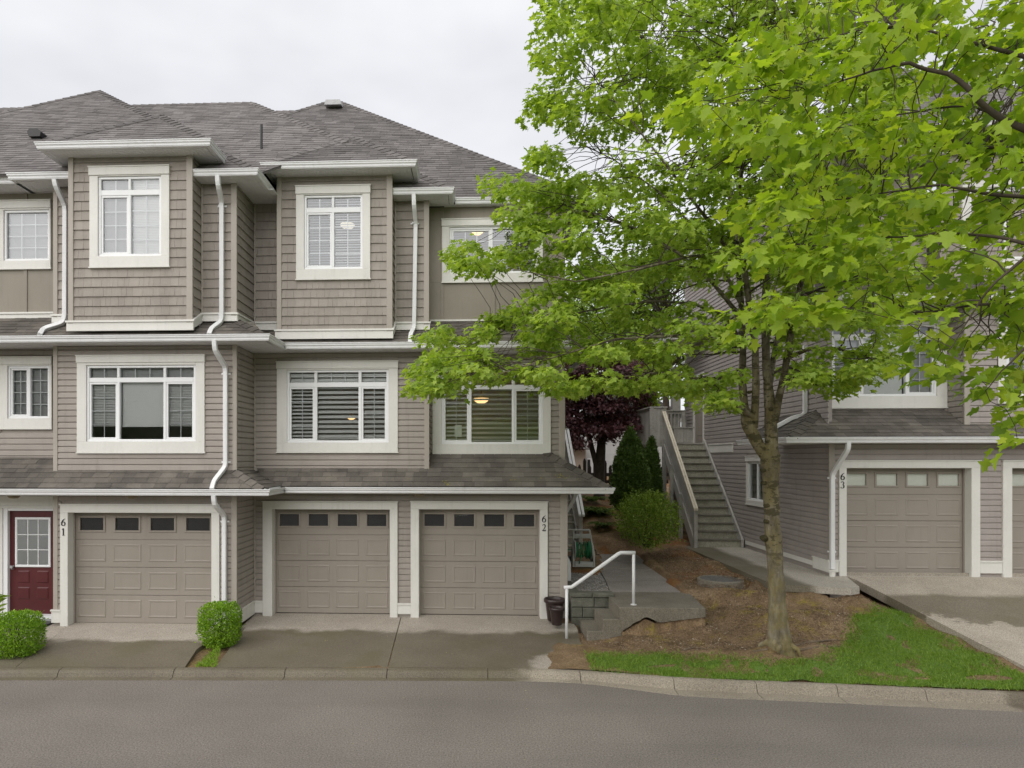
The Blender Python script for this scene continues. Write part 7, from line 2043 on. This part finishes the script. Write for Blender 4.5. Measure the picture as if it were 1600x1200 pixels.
for px, py in ((1055, 165), (1080, 172), (1110, 168), (1140, 165), (1170, 170), (1200, 175), (1185, 320), (1200, 310), (1230, 318), (1175, 392), (1200, 386), (1230, 390), (1260, 395), (1190, 480), (1215, 472), (1240, 480), (1270, 470), (1300, 478), (1340, 470), (1180, 500), (1460, 570), (1480, 580), (1500, 560), (1440, 540), (1560, 590), (1585, 640), (1590, 690), (1550, 600), (1150, 110), (1170, 90), (1190, 120), (1520, 560), (1590, 560), (1595, 610)):
    for k_ in range(1): tg.append((px, py, R2.uniform(4.6, 5.4)))
for px, py, Y in tg:
    c = np_(px, py, Y)
    d2 = ((nb_arr - np.array(c)) ** 2).sum(1); j = int(np.argsort(d2)[:6][R2.integers(0, 6)]); q = V(nb_arr[j])
    L = (c - q).length
    if L > 0.08: tw.tube(wander(q, c, 5, 0.14, 0.05), list(np.linspace(min(nb[j][1], 0.006), 0.0018, 6)), 5, caps=False)
    od = (c - nt_b); od.z = 0; od.normalize()
    rx = R2.uniform(0.14, 0.26); n_ = int(R2.uniform(9, 17))
    o = spray_leaves(c, (od.x, od.y, -0.15), rx, 0.035, n_, 0.106, 0.7)
    B_pos.append(o[0]); B_t.append(o[1]); B_n.append(o[2]); B_s.append(o[3])
tw.build('twigs', MAT['twig'], maple2, kind='stuff')
B_pos, B_t, B_n, B_s = (np.concatenate(z) for z in (B_pos, B_t, B_n, B_s))
order = np.argsort(B_pos[:, 1] - 6 * B_s)
vis = [i for i in order if B_pos[i, 0] < B_pos[i, 1] * 0.80]
near = np.array(vis[:300]); rest = np.array([i for i in order if i not in set(near.tolist())])
single_leaves(maple2, B_pos[near], B_t[near], B_n[near], B_s[near], T_MAPLE, MAT['leafnear'])
leaves('crown', maple2, B_pos[rest], B_t[rest], B_n[rest], B_s[rest], T_MAPLE, MAT['leafnear'])

# ------------------------------------------------------------------ shrubs
def shell_bush(name, c, rad, n_, size, T, mat, label, cat, group=None, power=2.0, inner=0.35, lump=0.10, up=0.5, stemmat='twig', coneTop=None, stray=0.012):
    """leaves over a lumpy (super)ellipsoid, thinning inwards, on a few stems"""
    root = empty(name, (c[0], c[1], c[2] - rad[2]), label, cat, group)
    d = R2.normal(0, 1, (n_, 3)); d /= np.linalg.norm(d, axis=1, keepdims=True)
    k = 1 / (np.abs(d) ** power).sum(1) ** (1 / power) if power != 2 else np.ones(n_)
    dep = 1 - inner * R2.uniform(0, 1, n_) ** 2.2
    lum = np.array([1 + lump * noise.noise(V(tuple(q * 3.1))) + 0.5 * lump * noise.noise(V(tuple(q * 8.0))) for q in d])
    dep = np.where(R2.uniform(0, 1, n_) < stray, 1 + np.abs(R2.normal(0, .10, n_)), dep)
    p = d * (k * dep * lum)[:, None] * np.array(rad)
    if coneTop:
        h_ = np.clip((p[:, 2] / rad[2] + 1) / 2, 0, 1)
        s_ = coneTop(h_); p[:, 0] *= s_; p[:, 1] *= s_
    pos = p + np.array(c)
    out_ = d / np.array(rad); out_ /= np.linalg.norm(out_, axis=1, keepdims=True)
    t = out_ * 0.8 + R2.normal(0, 0.55, (n_, 3)); t[:, 2] += up
    nn = out_ + R2.normal(0, 0.5, (n_, 3)); nn[:, 2] += 0.3
    leaves('foliage', root, pos, t, nn, size * R2.uniform(0.6, 1.25, n_), T, mat)
    mb = MB()
    for i in range(16):
        a = R2.uniform(0, 6.28); r_ = R2.uniform(0.1, 0.8)
        e_ = V((c[0] + rad[0] * r_ * math.cos(a) * .8, c[1] + rad[1] * r_ * math.sin(a) * .8, c[2] + rad[2] * R2.uniform(0, .6)))
        mb.tube(wander(V((c[0] + .05 * math.cos(a), c[1] + .05 * math.sin(a), c[2] - rad[2] - 0.05)), e_, 5, .1), list(np.linspace(.014, .004, 6)), 5, caps=False)
    mb.build('stems', MAT[stemmat], root)
    return root

def boxwood(cx, cy, zb, wx, wz, label, n_=9000):
    return shell_bush('boxwood_bush', (cx, cy, zb + wz), (wx, wx, wz), n_, 0.034, T_OVAL, MAT['leafbox'], label, 'bush', 'clipped boxwood balls by the driveways', power=3.6, inner=0.45, lump=0.12, up=0.4)
b0 = gp(335, 1014, -.10)
boxwood(b0.x, b0.y + 0.26, -.10, 30.5 * 11.3 / F, 34 * 11.3 / F, 'clipped round boxwood bush between the driveways of houses 61 and 62')
b1 = gp(10, 1030, -.12)
boxwood(b1.x + 0.0, b1.y + 0.26, -.12, 34 * 11.2 / F, 33 * 11.2 / F, 'clipped boxwood bush cut off by the left edge near the red door')
# broad leaved plant at the left edge
pl = V((XP(-14, 12.0), 12.0, -0.05))
root = empty('leafy_plant', pl, 'broad leaved green plant just entering the frame beside the red door', 'plant')
pos = []; t = []; 
for i in range(26):
    a = R2.uniform(0, 6.28); h_ = R2.uniform(0.35, 0.75)
    pos.append((pl.x + 0.10 * math.cos(a), pl.y + .1 * math.sin(a), pl.z + h_)); t.append((math.cos(a), math.sin(a), R2.uniform(.0, .9)))
single_leaves(root, np.array(pos), np.array(t), np.array([(0, 0, 1.0)] * 26) + R2.normal(0, .2, (26, 3)), R2.uniform(.16, .26, 26), T_SLIM if False else T_OVAL, MAT['leafbush'])
mb = MB(); mb.tube([pl, pl + V((0.02, 0, .4)), pl + V((0, 0.02, .75))], [.012, .01, .006], 6); mb.build('stem', MAT['twig'], root)
# rounded shrub by the walkway stair
zc_ = gz(*(lambda p: (p.x, p.y))(onZ(1010, 852, .72)))
Yb = 17.2
cz1, cz0 = ZP(1011, 771, Yb), ZP(1011, 852, Yb)
shell_bush('round_shrub', (XP(1011, Yb), Yb, (cz0 + cz1) / 2), (45 * Yb / F, 45 * Yb / F, (cz1 - cz0) / 2), 9500, 0.052, T_OVAL, MAT['leafbush'], 'rounded yellow green shrub at the foot of the wooden staircase', 'bush', inner=0.6, lump=0.34, up=0.5, stray=0.05)
# conical evergreens
def cone(cx, Y, zt, zb, r, label, n_=9000):
    prof_ = lambda h_: 0.25 + 1.05 * np.clip(1 - h_, 0, 1) ** 0.62 * np.clip(h_ * 6 + 0.55, 0, 1)
    return shell_bush('conical_evergreen', (cx, Y, (zt + zb) / 2), (r, r, (zt - zb) / 2), n_, 0.085, T_SLIM2, MAT['leafcedar'], label, 'evergreen', 'clipped evergreens by the landing', power=3.0, inner=0.4, lump=0.16, up=0.9, coneTop=prof_)
Yc = 19.0
cone(XP(985, Yc), Yc, ZP(985, 676, Yc), ZP(985, 800, Yc), 26 * Yc / F, 'tall conical evergreen behind the rounded shrub', 15000)
Yc = 20.4
cone(XP(1018, Yc), Yc, ZP(1018, 688, Yc), ZP(1018, 800, Yc), 13 * Yc / F, 'narrow evergreen tucked beside the landing of the wooden staircase', 7000)
# ferns
def fern(px, py, Y, r, n_, label):
    c = onY(px, py, Y); c.z = gz(c.x, c.y) - .02; root = empty('fern', c, label, 'fern', 'ferns beyond the garage roof')
    for i in range(n_):
        a = 6.28 * i / n_ + R2.uniform(-.2, .2); L = r * R2.uniform(.8, 1.15); P = []
        for k_ in range(9):
            s_ = k_ / 8; P.append(c + V((math.cos(a) * L * s_, math.sin(a) * L * s_, L * (1.05 * s_ - 0.95 * s_ * s_))))
        pos, t, nn, sz = [], [], [], []
        for k_ in range(1, 9):
            for m_ in range(3):
                s_ = (k_ + m_ / 3 - 0.4) / 8.3; i0 = min(int(s_ * 8), 7); q = P[i0].lerp(P[i0 + 1], s_ * 8 - i0)
                d = (P[i0 + 1] - P[i0]).normalized(); b = d.cross(V((0, 0, 1))).normalized()
                for sg in (-1, 1): pos.append(tuple(q)); t.append(tuple(b * sg + d * 0.4)); nn.append((0, 0, 1)); sz.append(L * 0.26 * (1 - 0.75 * s_))
        leaves('frond', root, np.array(pos), np.array(t), np.array(nn, dtype=float), np.array(sz), T_SLIM, MAT['leaffern'], None)
fern(934, 785, 21.0, 0.85, 20, 'large dark fern seen just under the end of the garage gutter')
fern(942, 810, 19.9, 0.5, 14, 'lighter small fern in the bark below the larger fern')
fern(925, 775, 22.0, 0.6, 12, 'fern half hidden behind the white stair rail')

# purple leaved tree
Yp_ = 23.5
def wood(root, segs, Y, nm='branch', mat='bark'):
    o = []
    for s_ in segs:
        P0 = [onY(a, b, Y + c) for a, b, c, d in s_]; W0 = [d * Y / F / 2 for a, b, c, d in s_]
        P1, W1 = densify(P0, W0, 4); mb = MB(); bumpy_tube(mb, P1, W1, 8, .08); mb.build(nm, MAT[mat], root, smooth=True); o += P1
    return o
pb_ = onY(936, 800, Yp_)
purple = empty('purple_tree', pb_, 'dark purple leaved tree behind the ferns and the picket fence', 'tree')
wood(purple, [[(937, 800, 0, 20), (936, 750, 0, 17), (938, 715, 0, 15), (940, 690, 0, 13)]], Yp_, 'trunk', 'twig')
wp = wood(purple, [[(934, 735, 0, 8), (926, 705, 0, 8), (920, 680, 0, 7), (912, 640, -.3, 4), (900, 615, -.5, 2)], [(939, 700, 0, 10), (942, 660, 0, 8), (940, 620, .2, 6), (945, 580, .3, 4)], [(941, 692, 0, 9), (955, 665, .2, 6), (968, 635, .4, 4), (985, 610, .5, 2)], [(940, 660, 0, 6), (922, 630, .5, 4), (905, 590, .6, 2)]], Yp_, 'branch', 'twig')
a_ = np.array([tuple(p) for p in wp])
pp_, pt_, pn_, ps_ = [], [], [], []
for px, py in poly_sample([(872, 600), (880, 560), (930, 545), (990, 560), (1010, 590), (1013, 640), (1000, 672), (970, 668), (965, 655), (950, 690), (930, 668), (905, 690), (880, 700), (874, 640)], 190):
    c = onY(px, py, Yp_ + R2.uniform(-1.2, 1.2)); o = spray_leaves(c, (0, 0, -.2), .42, .08, 90, .11, .8); pp_.append(o[0]); pt_.append(o[1]); pn_.append(o[2]); ps_.append(o[3])
leaves('crown', purple, *(np.concatenate(q) for q in (pp_, pt_, pn_, ps_)), T_MAPLE_S, MAT['leafpurple'])
# second trunk behind the cone
tree2 = empty('garden_tree', onY(1004, 800, 25), 'slim green tree behind the purple tree and the tall evergreen', 'tree')
wood(tree2, [[(1003, 800, 0, 13), (1002, 700, 0, 12), (1000, 660, 0, 10), (990, 620, 0, 7), (985, 560, 0, 4)], [(1001, 680, 0, 8), (1012, 640, 0, 6), (1016, 600, 0, 4)]], 25, 'trunk', 'twig')
def far_tree(px, Y, zb, pw, py_top, py_bot, label, n_=120, mat='leaffar', nm='background_tree', dens=70, ls=.2):
    c0 = V((XP(px, Y), Y, zb)); root = empty(nm, c0, label, 'tree', 'trees in the gardens behind')
    zt, zm_ = ZP(px, py_top, Y), ZP(px, py_bot, Y); rw_ = pw * Y / F
    mb = MB(); P1, W1 = densify([c0, V((c0.x + .1, Y, (zb + zm_) / 2)), V((c0.x, Y, zm_ + .5)), V((c0.x, Y, zt - .5))], [.22, .18, .15, .03], 4); bumpy_tube(mb, P1, W1, 9, .08); mb.build('trunk', MAT['twig'], root, smooth=True)
    pp_, pt_, pn_, ps_ = [], [], [], []
    mb = MB()
    for i in range(n_):
        d = R2.normal(0, 1, 3); d /= np.linalg.norm(d); k_ = R2.uniform(.35, 1) ** .6
        c = V((c0.x + d[0] * rw_ * k_, Y + d[1] * rw_ * k_, (zt + zm_) / 2 + d[2] * (zt - zm_) / 2 * k_))
        mb.tube(wander(V((c0.x, Y, max(zm_, c.z - rw_ * .6))), c, 4, .1), [.04, .03, .02, .012, .008], 5, caps=False)
        o = spray_leaves(c, (d[0] * .5, d[1] * .5, -.1), R2.uniform(.5, 1.0) * rw_ * .38, .12, dens, ls, .6); pp_.append(o[0]); pt_.append(o[1]); pn_.append(o[2]); ps_.append(o[3])
    mb.build('branches', MAT['twig'], root)
    leaves('crown', root, *(np.concatenate(q) for q in (pp_, pt_, pn_, ps_)), T_MAPLE_S, MAT[mat])
far_tree(1012, 25, 1.0, 26, 520, 640, 'slim green tree crown between the purple tree and the landing', 60, 'leaf', dens=60, ls=.12)
far_tree(1040, 34, 1.3, 95, 330, 620, 'tall light green tree behind the landing of house 63', 150)
far_tree(965, 38, 1.4, 80, 400, 590, 'light green tree behind the purple tree', 120)
far_tree(890, 44, 1.4, 80, 420, 620, 'green tree rising behind the roof end of house 62', 90)
# picket fence
Yf_ = 27.0
fz0, fz1 = gz(4.5, 27) - .25, ZP(960, 722, Yf_)
fe = empty('picket_fence', (5.0, Yf_, fz0), 'dark stained picket fence at the end of the garden', 'fence')
x = XP(903, Yf_); i = 0
while x < XP(1040, Yf_):
    h_ = fz1 + (0.12 if i % 2 else -0.12) + rnd.uniform(-.05, .05)
    mb = MB(); wd = .12
    mb.prism([(x, Yf_, fz0), (x + wd, Yf_, fz0), (x + wd, Yf_, h_ - .12), (x + wd * .75, Yf_, h_ - .03), (x + wd * .5, Yf_, h_), (x + wd * .25, Yf_, h_ - .03), (x, Yf_, h_ - .12)], (0, .022, 0)); mb.build('picket', MAT['fence'], fe)
    x += .2; i += 1
mb = MB(); mb.box(XP(900, Yf_), XP(1045, Yf_), Yf_ + .023, Yf_ + .06, fz1 - .55, fz1 - .42); mb.box(XP(900, Yf_), XP(1045, Yf_), Yf_ + .023, Yf_ + .06, fz0 + .35, fz0 + .48); mb.build('rail', MAT['fence'], fe)
# neighbour's house at the back
Yn = 36.0
nh = empty('far_house', (6.5, Yn, 1.4), 'pale grey sided house glimpsed beyond the picket fence', 'house')
xa, xb = XP(915, Yn), XP(1062, Yn)
zt_ = ZP(950, 655, Yn)
z = 1.2
while z < zt_:
    mb = MB(); mb.add([(xa, Yn - .015, z), (xb, Yn - .015, z), (xb, Yn - .003, z + .2), (xa, Yn - .003, z + .2), (xa, Yn, z), (xb, Yn, z)], [(0, 1, 2, 3), (0, 4, 5, 1)]); mb.build('siding_board', MAT['farwall'], nh); z += .2
mb = MB(); mb.box(xa, xb, Yn, Yn + 7, 1.0, zt_); mb.build('wall', MAT['farwall'], nh)
mb = MB(); mb.box(XP(880, Yn - 1), XP(915, Yn - 1) , Yn - 1.0, Yn + 6, 1.0, ZP(900, 700, Yn)); mb.build('tan_wall', MAT['fartan'], nh)
mb = MB(); mb.bbox(XP(917, Yn), XP(931, Yn), Yn - .06, Yn - .02, 1.0, ZP(920, 716, Yn), .01); mb.build('door', MAT['vinyl'], nh)
mb = MB(); mb.box(XP(917.5, Yn), XP(922, Yn), Yn - .065, Yn - .0605, 1.0, ZP(920, 718, Yn)); mb.build('door_opening', MAT['dark'], nh)
nr = roof_node(nh)
roof_face(nr, [V((xa - .6, Yn - .7, zt_ - .1)), V((xb + .6, Yn - .7, zt_ - .1)), V((xb - 1.5, Yn + 3.5, zt_ + 2.0)), V((xa + 1.5, Yn + 3.5, zt_ + 2.0))], RH, tabs=(.5, .9), exposure=.25)
roof_face(nr, [V((XP(876, Yn), Yn - 1.6, ZP(900, 702, Yn))), V((XP(914, Yn), Yn - 1.6, ZP(900, 702, Yn))), V((XP(910, Yn), Yn + 0.5, ZP(900, 680, Yn))), V((XP(880, Yn), Yn + .5, ZP(900, 680, Yn)))], RH, tabs=(.5, .9), exposure=.25)
gutter(nh, [(xa - .6, Yn - .68), (xb + .6, Yn - .68)], zt_ - .2, .2, .14)

# ------------------------------------------------------------------ lawn, tufts, litter
def blades(name, pts_, size, mat, lean=.5, wd=.16):
    T = (np.array([(-wd, 0, 0), (wd, 0, 0), (wd * .6, .55, .06), (-wd * .6, .55, .06), (0, 1.0, .22)]), None)
    n_ = len(pts_); pos = np.array(pts_)
    t = np.stack([R2.normal(0, lean, n_), R2.normal(0, lean, n_), np.ones(n_)], 1)
    a = R2.uniform(0, 6.28, n_); nn = np.stack([np.cos(a), np.sin(a), np.zeros(n_)], 1)
    v = T[0]; t /= np.linalg.norm(t, axis=1, keepdims=True); nn -= t * (nn * t).sum(1, keepdims=True); nn /= np.linalg.norm(nn, axis=1, keepdims=True); b = np.cross(t, nn)
    s_ = size * R2.uniform(.5, 1.3, n_)
    V_ = pos[:, None] + s_[:, None, None] * (v[None, :, 0:1] * b[:, None] + v[None, :, 1:2] * t[:, None] + v[None, :, 2:3] * nn[:, None])
    f = np.array([(0, 1, 2), (0, 2, 3), (3, 2, 4)]); F_ = (f[None] + (np.arange(n_) * 5)[:, None, None]).reshape(-1, 3)
    return mesh_np(name, V_.reshape(-1, 3), F_, mat, kind='stuff')
bx = [min(p[0] for p in lawn), max(p[0] for p in lawn), min(p[1] for p in lawn), max(p[1] for p in lawn)]
def gz_np(x, y):
    o = np.empty(len(x))
    for i in range(0, len(x), 4000):
        d2 = (ctl[None, :, 0] - x[i:i + 4000, None]) ** 2 + (ctl[None, :, 1] - y[i:i + 4000, None]) ** 2 + .02
        w_ = 1 / d2 ** 1.7; o[i:i + 4000] = (w_ * ctl[None, :, 2]).sum(1) / w_.sum(1)
    return o
def in_poly_np(x, y, P):
    c = np.zeros(len(x), bool); j = len(P) - 1
    for i in range(len(P)):
        xi, yi, xj, yj = P[i][0], P[i][1], P[j][0], P[j][1]
        c ^= ((yi > y) != (yj > y)) & (x < (xj - xi) * (y - yi) / (yj - yi + 1e-12) + xi); j = i
    return c
n_ = 130000
gx, gy = R2.uniform(bx[0], bx[1], n_), R2.uniform(bx[2], bx[3], n_)
jx, jy = gx + R2.normal(0, .07, n_), gy + np.where(gy > 10.75, R2.normal(0, .08, n_), R2.normal(0, .02, n_))
ok = in_poly_np(jx, jy, lawn)
bare = [(onZ(1035, 1043, -.1), .24, .05), (onZ(1545, 1061, -.05), .34, .09), (onZ(1440, 1060, -.05), .12, .04)]
for q, a, b in bare: ok &= ~((((gx - q.x) / a) ** 2 + ((gy - q.y) / b) ** 2 < 1) & (R2.uniform(0, 1, n_) < .9))
gx, gy = gx[ok], gy[ok]
clumpy = np.array([noise.noise(V((x * 3.0, y * 3.0, 4.0))) for x, y in zip(gx, gy)])
keep = R2.uniform(0, 1, len(gx)) < np.clip(.9 + clumpy * .7, .35, 1)
gx, gy, clumpy = gx[keep], gy[keep], clumpy[keep]
cell = .05; q = MB()
for ix in range(int((bx[1] - bx[0]) / cell) + 1):
    for iy in range(int((bx[3] - bx[2]) / cell) + 1):
        x, y = bx[0] + ix * cell, bx[2] + iy * cell
        if inpoly(x + cell / 2, y + cell / 2, lawn) and (segd(x + cell / 2, y + cell / 2, lawn) > .04 + .16 * (0.5 + noise.noise(V((x * 4, y * 4, 2)))) or y < kerb_y(x) + .18) and not any(((x - r_.x) / a_) ** 2 + ((y - r_.y) / b_) ** 2 < 1 for r_, a_, b_ in bare):
            q.poly([(u_, v_, gz(u_, v_) + .006 + .01 * noise.noise(V((u_ * 5, v_ * 5, 9)))) for u_, v_ in ((x, y), (x + cell, y), (x + cell, y + cell), (x, y + cell))])
o = q.build('lawn', MAT['turf']); o['kind'] = 'structure'
g = blades('lawn_grass', np.stack([gx, gy, gz_np(gx, gy) - .004], 1), .050, MAT['grass'], .55, .10)
sx, sy = R2.uniform(-4.4, -3.2, 5000), R2.uniform(yk - 0.02, 11.6, 5000)
ok = in_poly_np(sx, sy, [gp(x, y, -.13).xy[:] for x, y in ((338, 1042), (290, 1042), (306, 1018), (345, 1014))])
sx, sy = sx[ok], sy[ok]
blades('verge_grass', np.stack([sx, sy, np.full(len(sx), -.145) + (sy - yk) * .06], 1), .06, MAT['leafbox'], .6, .07)
ex_, ey_ = R2.uniform(-8.2, -6.9, 800), R2.uniform(yk, yk + .35, 800)
# bark chips, fallen bits over the bed
bed = [onZ(905, 1005, -.09), onZ(1000, 1022, -.08), onZ(1165, 1031, -.05), onZ(1300, 1018, .1), onZ(1342, 955, .38), onZ(1385, 942, .48), onZ(1330, 926, .66)]
bed = [(p.x, p.y) for p in bed] + [(5.55, 12.4), (5.6, 18.3), (4.5, 18.2), (4.25, 13.6), (4.12, 12.3), (2.6, 12.2), (2.0, 12.2)]
def chips(name, n_, smin, smax, mat, poly):
    xs = [p[0] for p in poly]; ys = [p[1] for p in poly]
    x, y = R2.uniform(min(xs), max(xs), n_ * 3), R2.uniform(min(ys), max(ys), n_ * 3)
    ok = in_poly_np(x, y, poly); x, y = x[ok][:n_], y[ok][:n_]; n2 = len(x)
    pos = np.stack([x, y, gz_np(x, y) + R2.uniform(.004, .018, n2)], 1)
    a = R2.uniform(0, 6.28, n2); t = np.stack([np.cos(a), np.sin(a), R2.normal(0, .25, n2)], 1); nn = np.stack([R2.normal(0, .3, n2), R2.normal(0, .3, n2), np.ones(n2)], 1)
    V_, F_ = leaf_arrays(pos, t, nn, R2.uniform(smin, smax, n2), T_SLIM); return mesh_np(name, V_, F_, mat, kind='stuff')
def chipmat():
    m, n, b = mk('bark_chips'); g_ = N(n, 'ShaderNodeNewGeometry')
    c = ramp(n, g_.outputs['Random Per Island'], [(0.0, (0.08, 0.052, 0.030)), (0.45, (0.20, 0.135, 0.080)), (0.8, (0.32, 0.23, 0.14)), (0.965, (0.40, 0.31, 0.21)), (1.0, (0.65, 0.60, 0.50))])
    n.links.new(c, b.inputs['Base Color']); b.inputs['Roughness'].default_value = .9; return m
MAT['chip'] = chipmat()
chips('bark_chips', 24000, .014, .05, MAT['chip'], bed)
# surface roots round the trunk
for pts_ in ([(1232, 1012), (1262, 1004), (1300, 1000), (1318, 1001)], [(1235, 1018), (1275, 1012), (1316, 1010)], [(1200, 1015), (1180, 1018), (1165, 1014)], [(1068, 1016), (1085, 1012), (1103, 1014)], [(985, 990), (1000, 987), (1015, 989)]):
    q = [on_ground(*p_) + V((0, 0, .004)) for p_ in pts_]; P1, W1 = densify(q, list(np.linspace(.026, .006, len(q))), 5)
    mb = MB(); bumpy_tube(mb, P1, W1, 7, .2); o = mb.build('surface_root', MAT['root'], maple, smooth=True)

def scatter_bits(name, poly, zf, n_, smin, smax, mat):
    xs = [p[0] for p in poly]; ys = [p[1] for p in poly]; P_ = []
    while len(P_) < n_:
        x, y = R2.uniform(min(xs), max(xs)), R2.uniform(min(ys), max(ys))
        if inpoly(x, y, poly): P_.append((x, y, zf(x, y) + .004))
    a = R2.uniform(0, 6.28, n_); t = np.stack([np.cos(a), np.sin(a), R2.normal(0, .1, n_)], 1); nn = np.stack([R2.normal(0, .2, n_), R2.normal(0, .2, n_), np.ones(n_)], 1)
    V_, F_ = leaf_arrays(np.array(P_), t, nn, R2.uniform(smin, smax, n_), T_OVAL); return mesh_np(name, V_, F_, mat, kind='stuff')
MAT['fallen'] = pmat('fallen_maple_flower', (0.30, 0.27, 0.08), (0.42, 0.36, 0.16), 20, 0.8, isl=.35)
scatter_bits('fallen_flowers', [(-3.0, 11.2), (1.9, 11.2), (1.8, 13.0), (-3.0, 13.0)], zf62, 70, .012, .03, MAT['fallen'])
scatter_bits('fallen_flowers', [(-7.5, 11.2), (-4.6, 11.2), (-4.8, 12.3), (-7.3, 12.3)], zf61, 26, .012, .025, MAT['fallen'])
scatter_bits('fallen_flowers', [(-8, 9.9), (8.5, 9.2), (8.5, 9.75), (1, 10.3), (-8, 10.7)], lambda x, y: RZ + .006, 150, .008, .022, MAT['fallen'])
scatter_bits('fallen_flowers', [(-7, 7.2), (7, 7.2), (8, 9.2), (-8, 9.9)], lambda x, y: RZ, 60, .008, .02, MAT['fallen'])
scatter_bits('fallen_flowers', [(7.8, 10.8), (11, 10.8), (11, 13.8), (7.6, 13.8)], lambda x, y: z63(y), 60, .01, .03, MAT['fallen'])
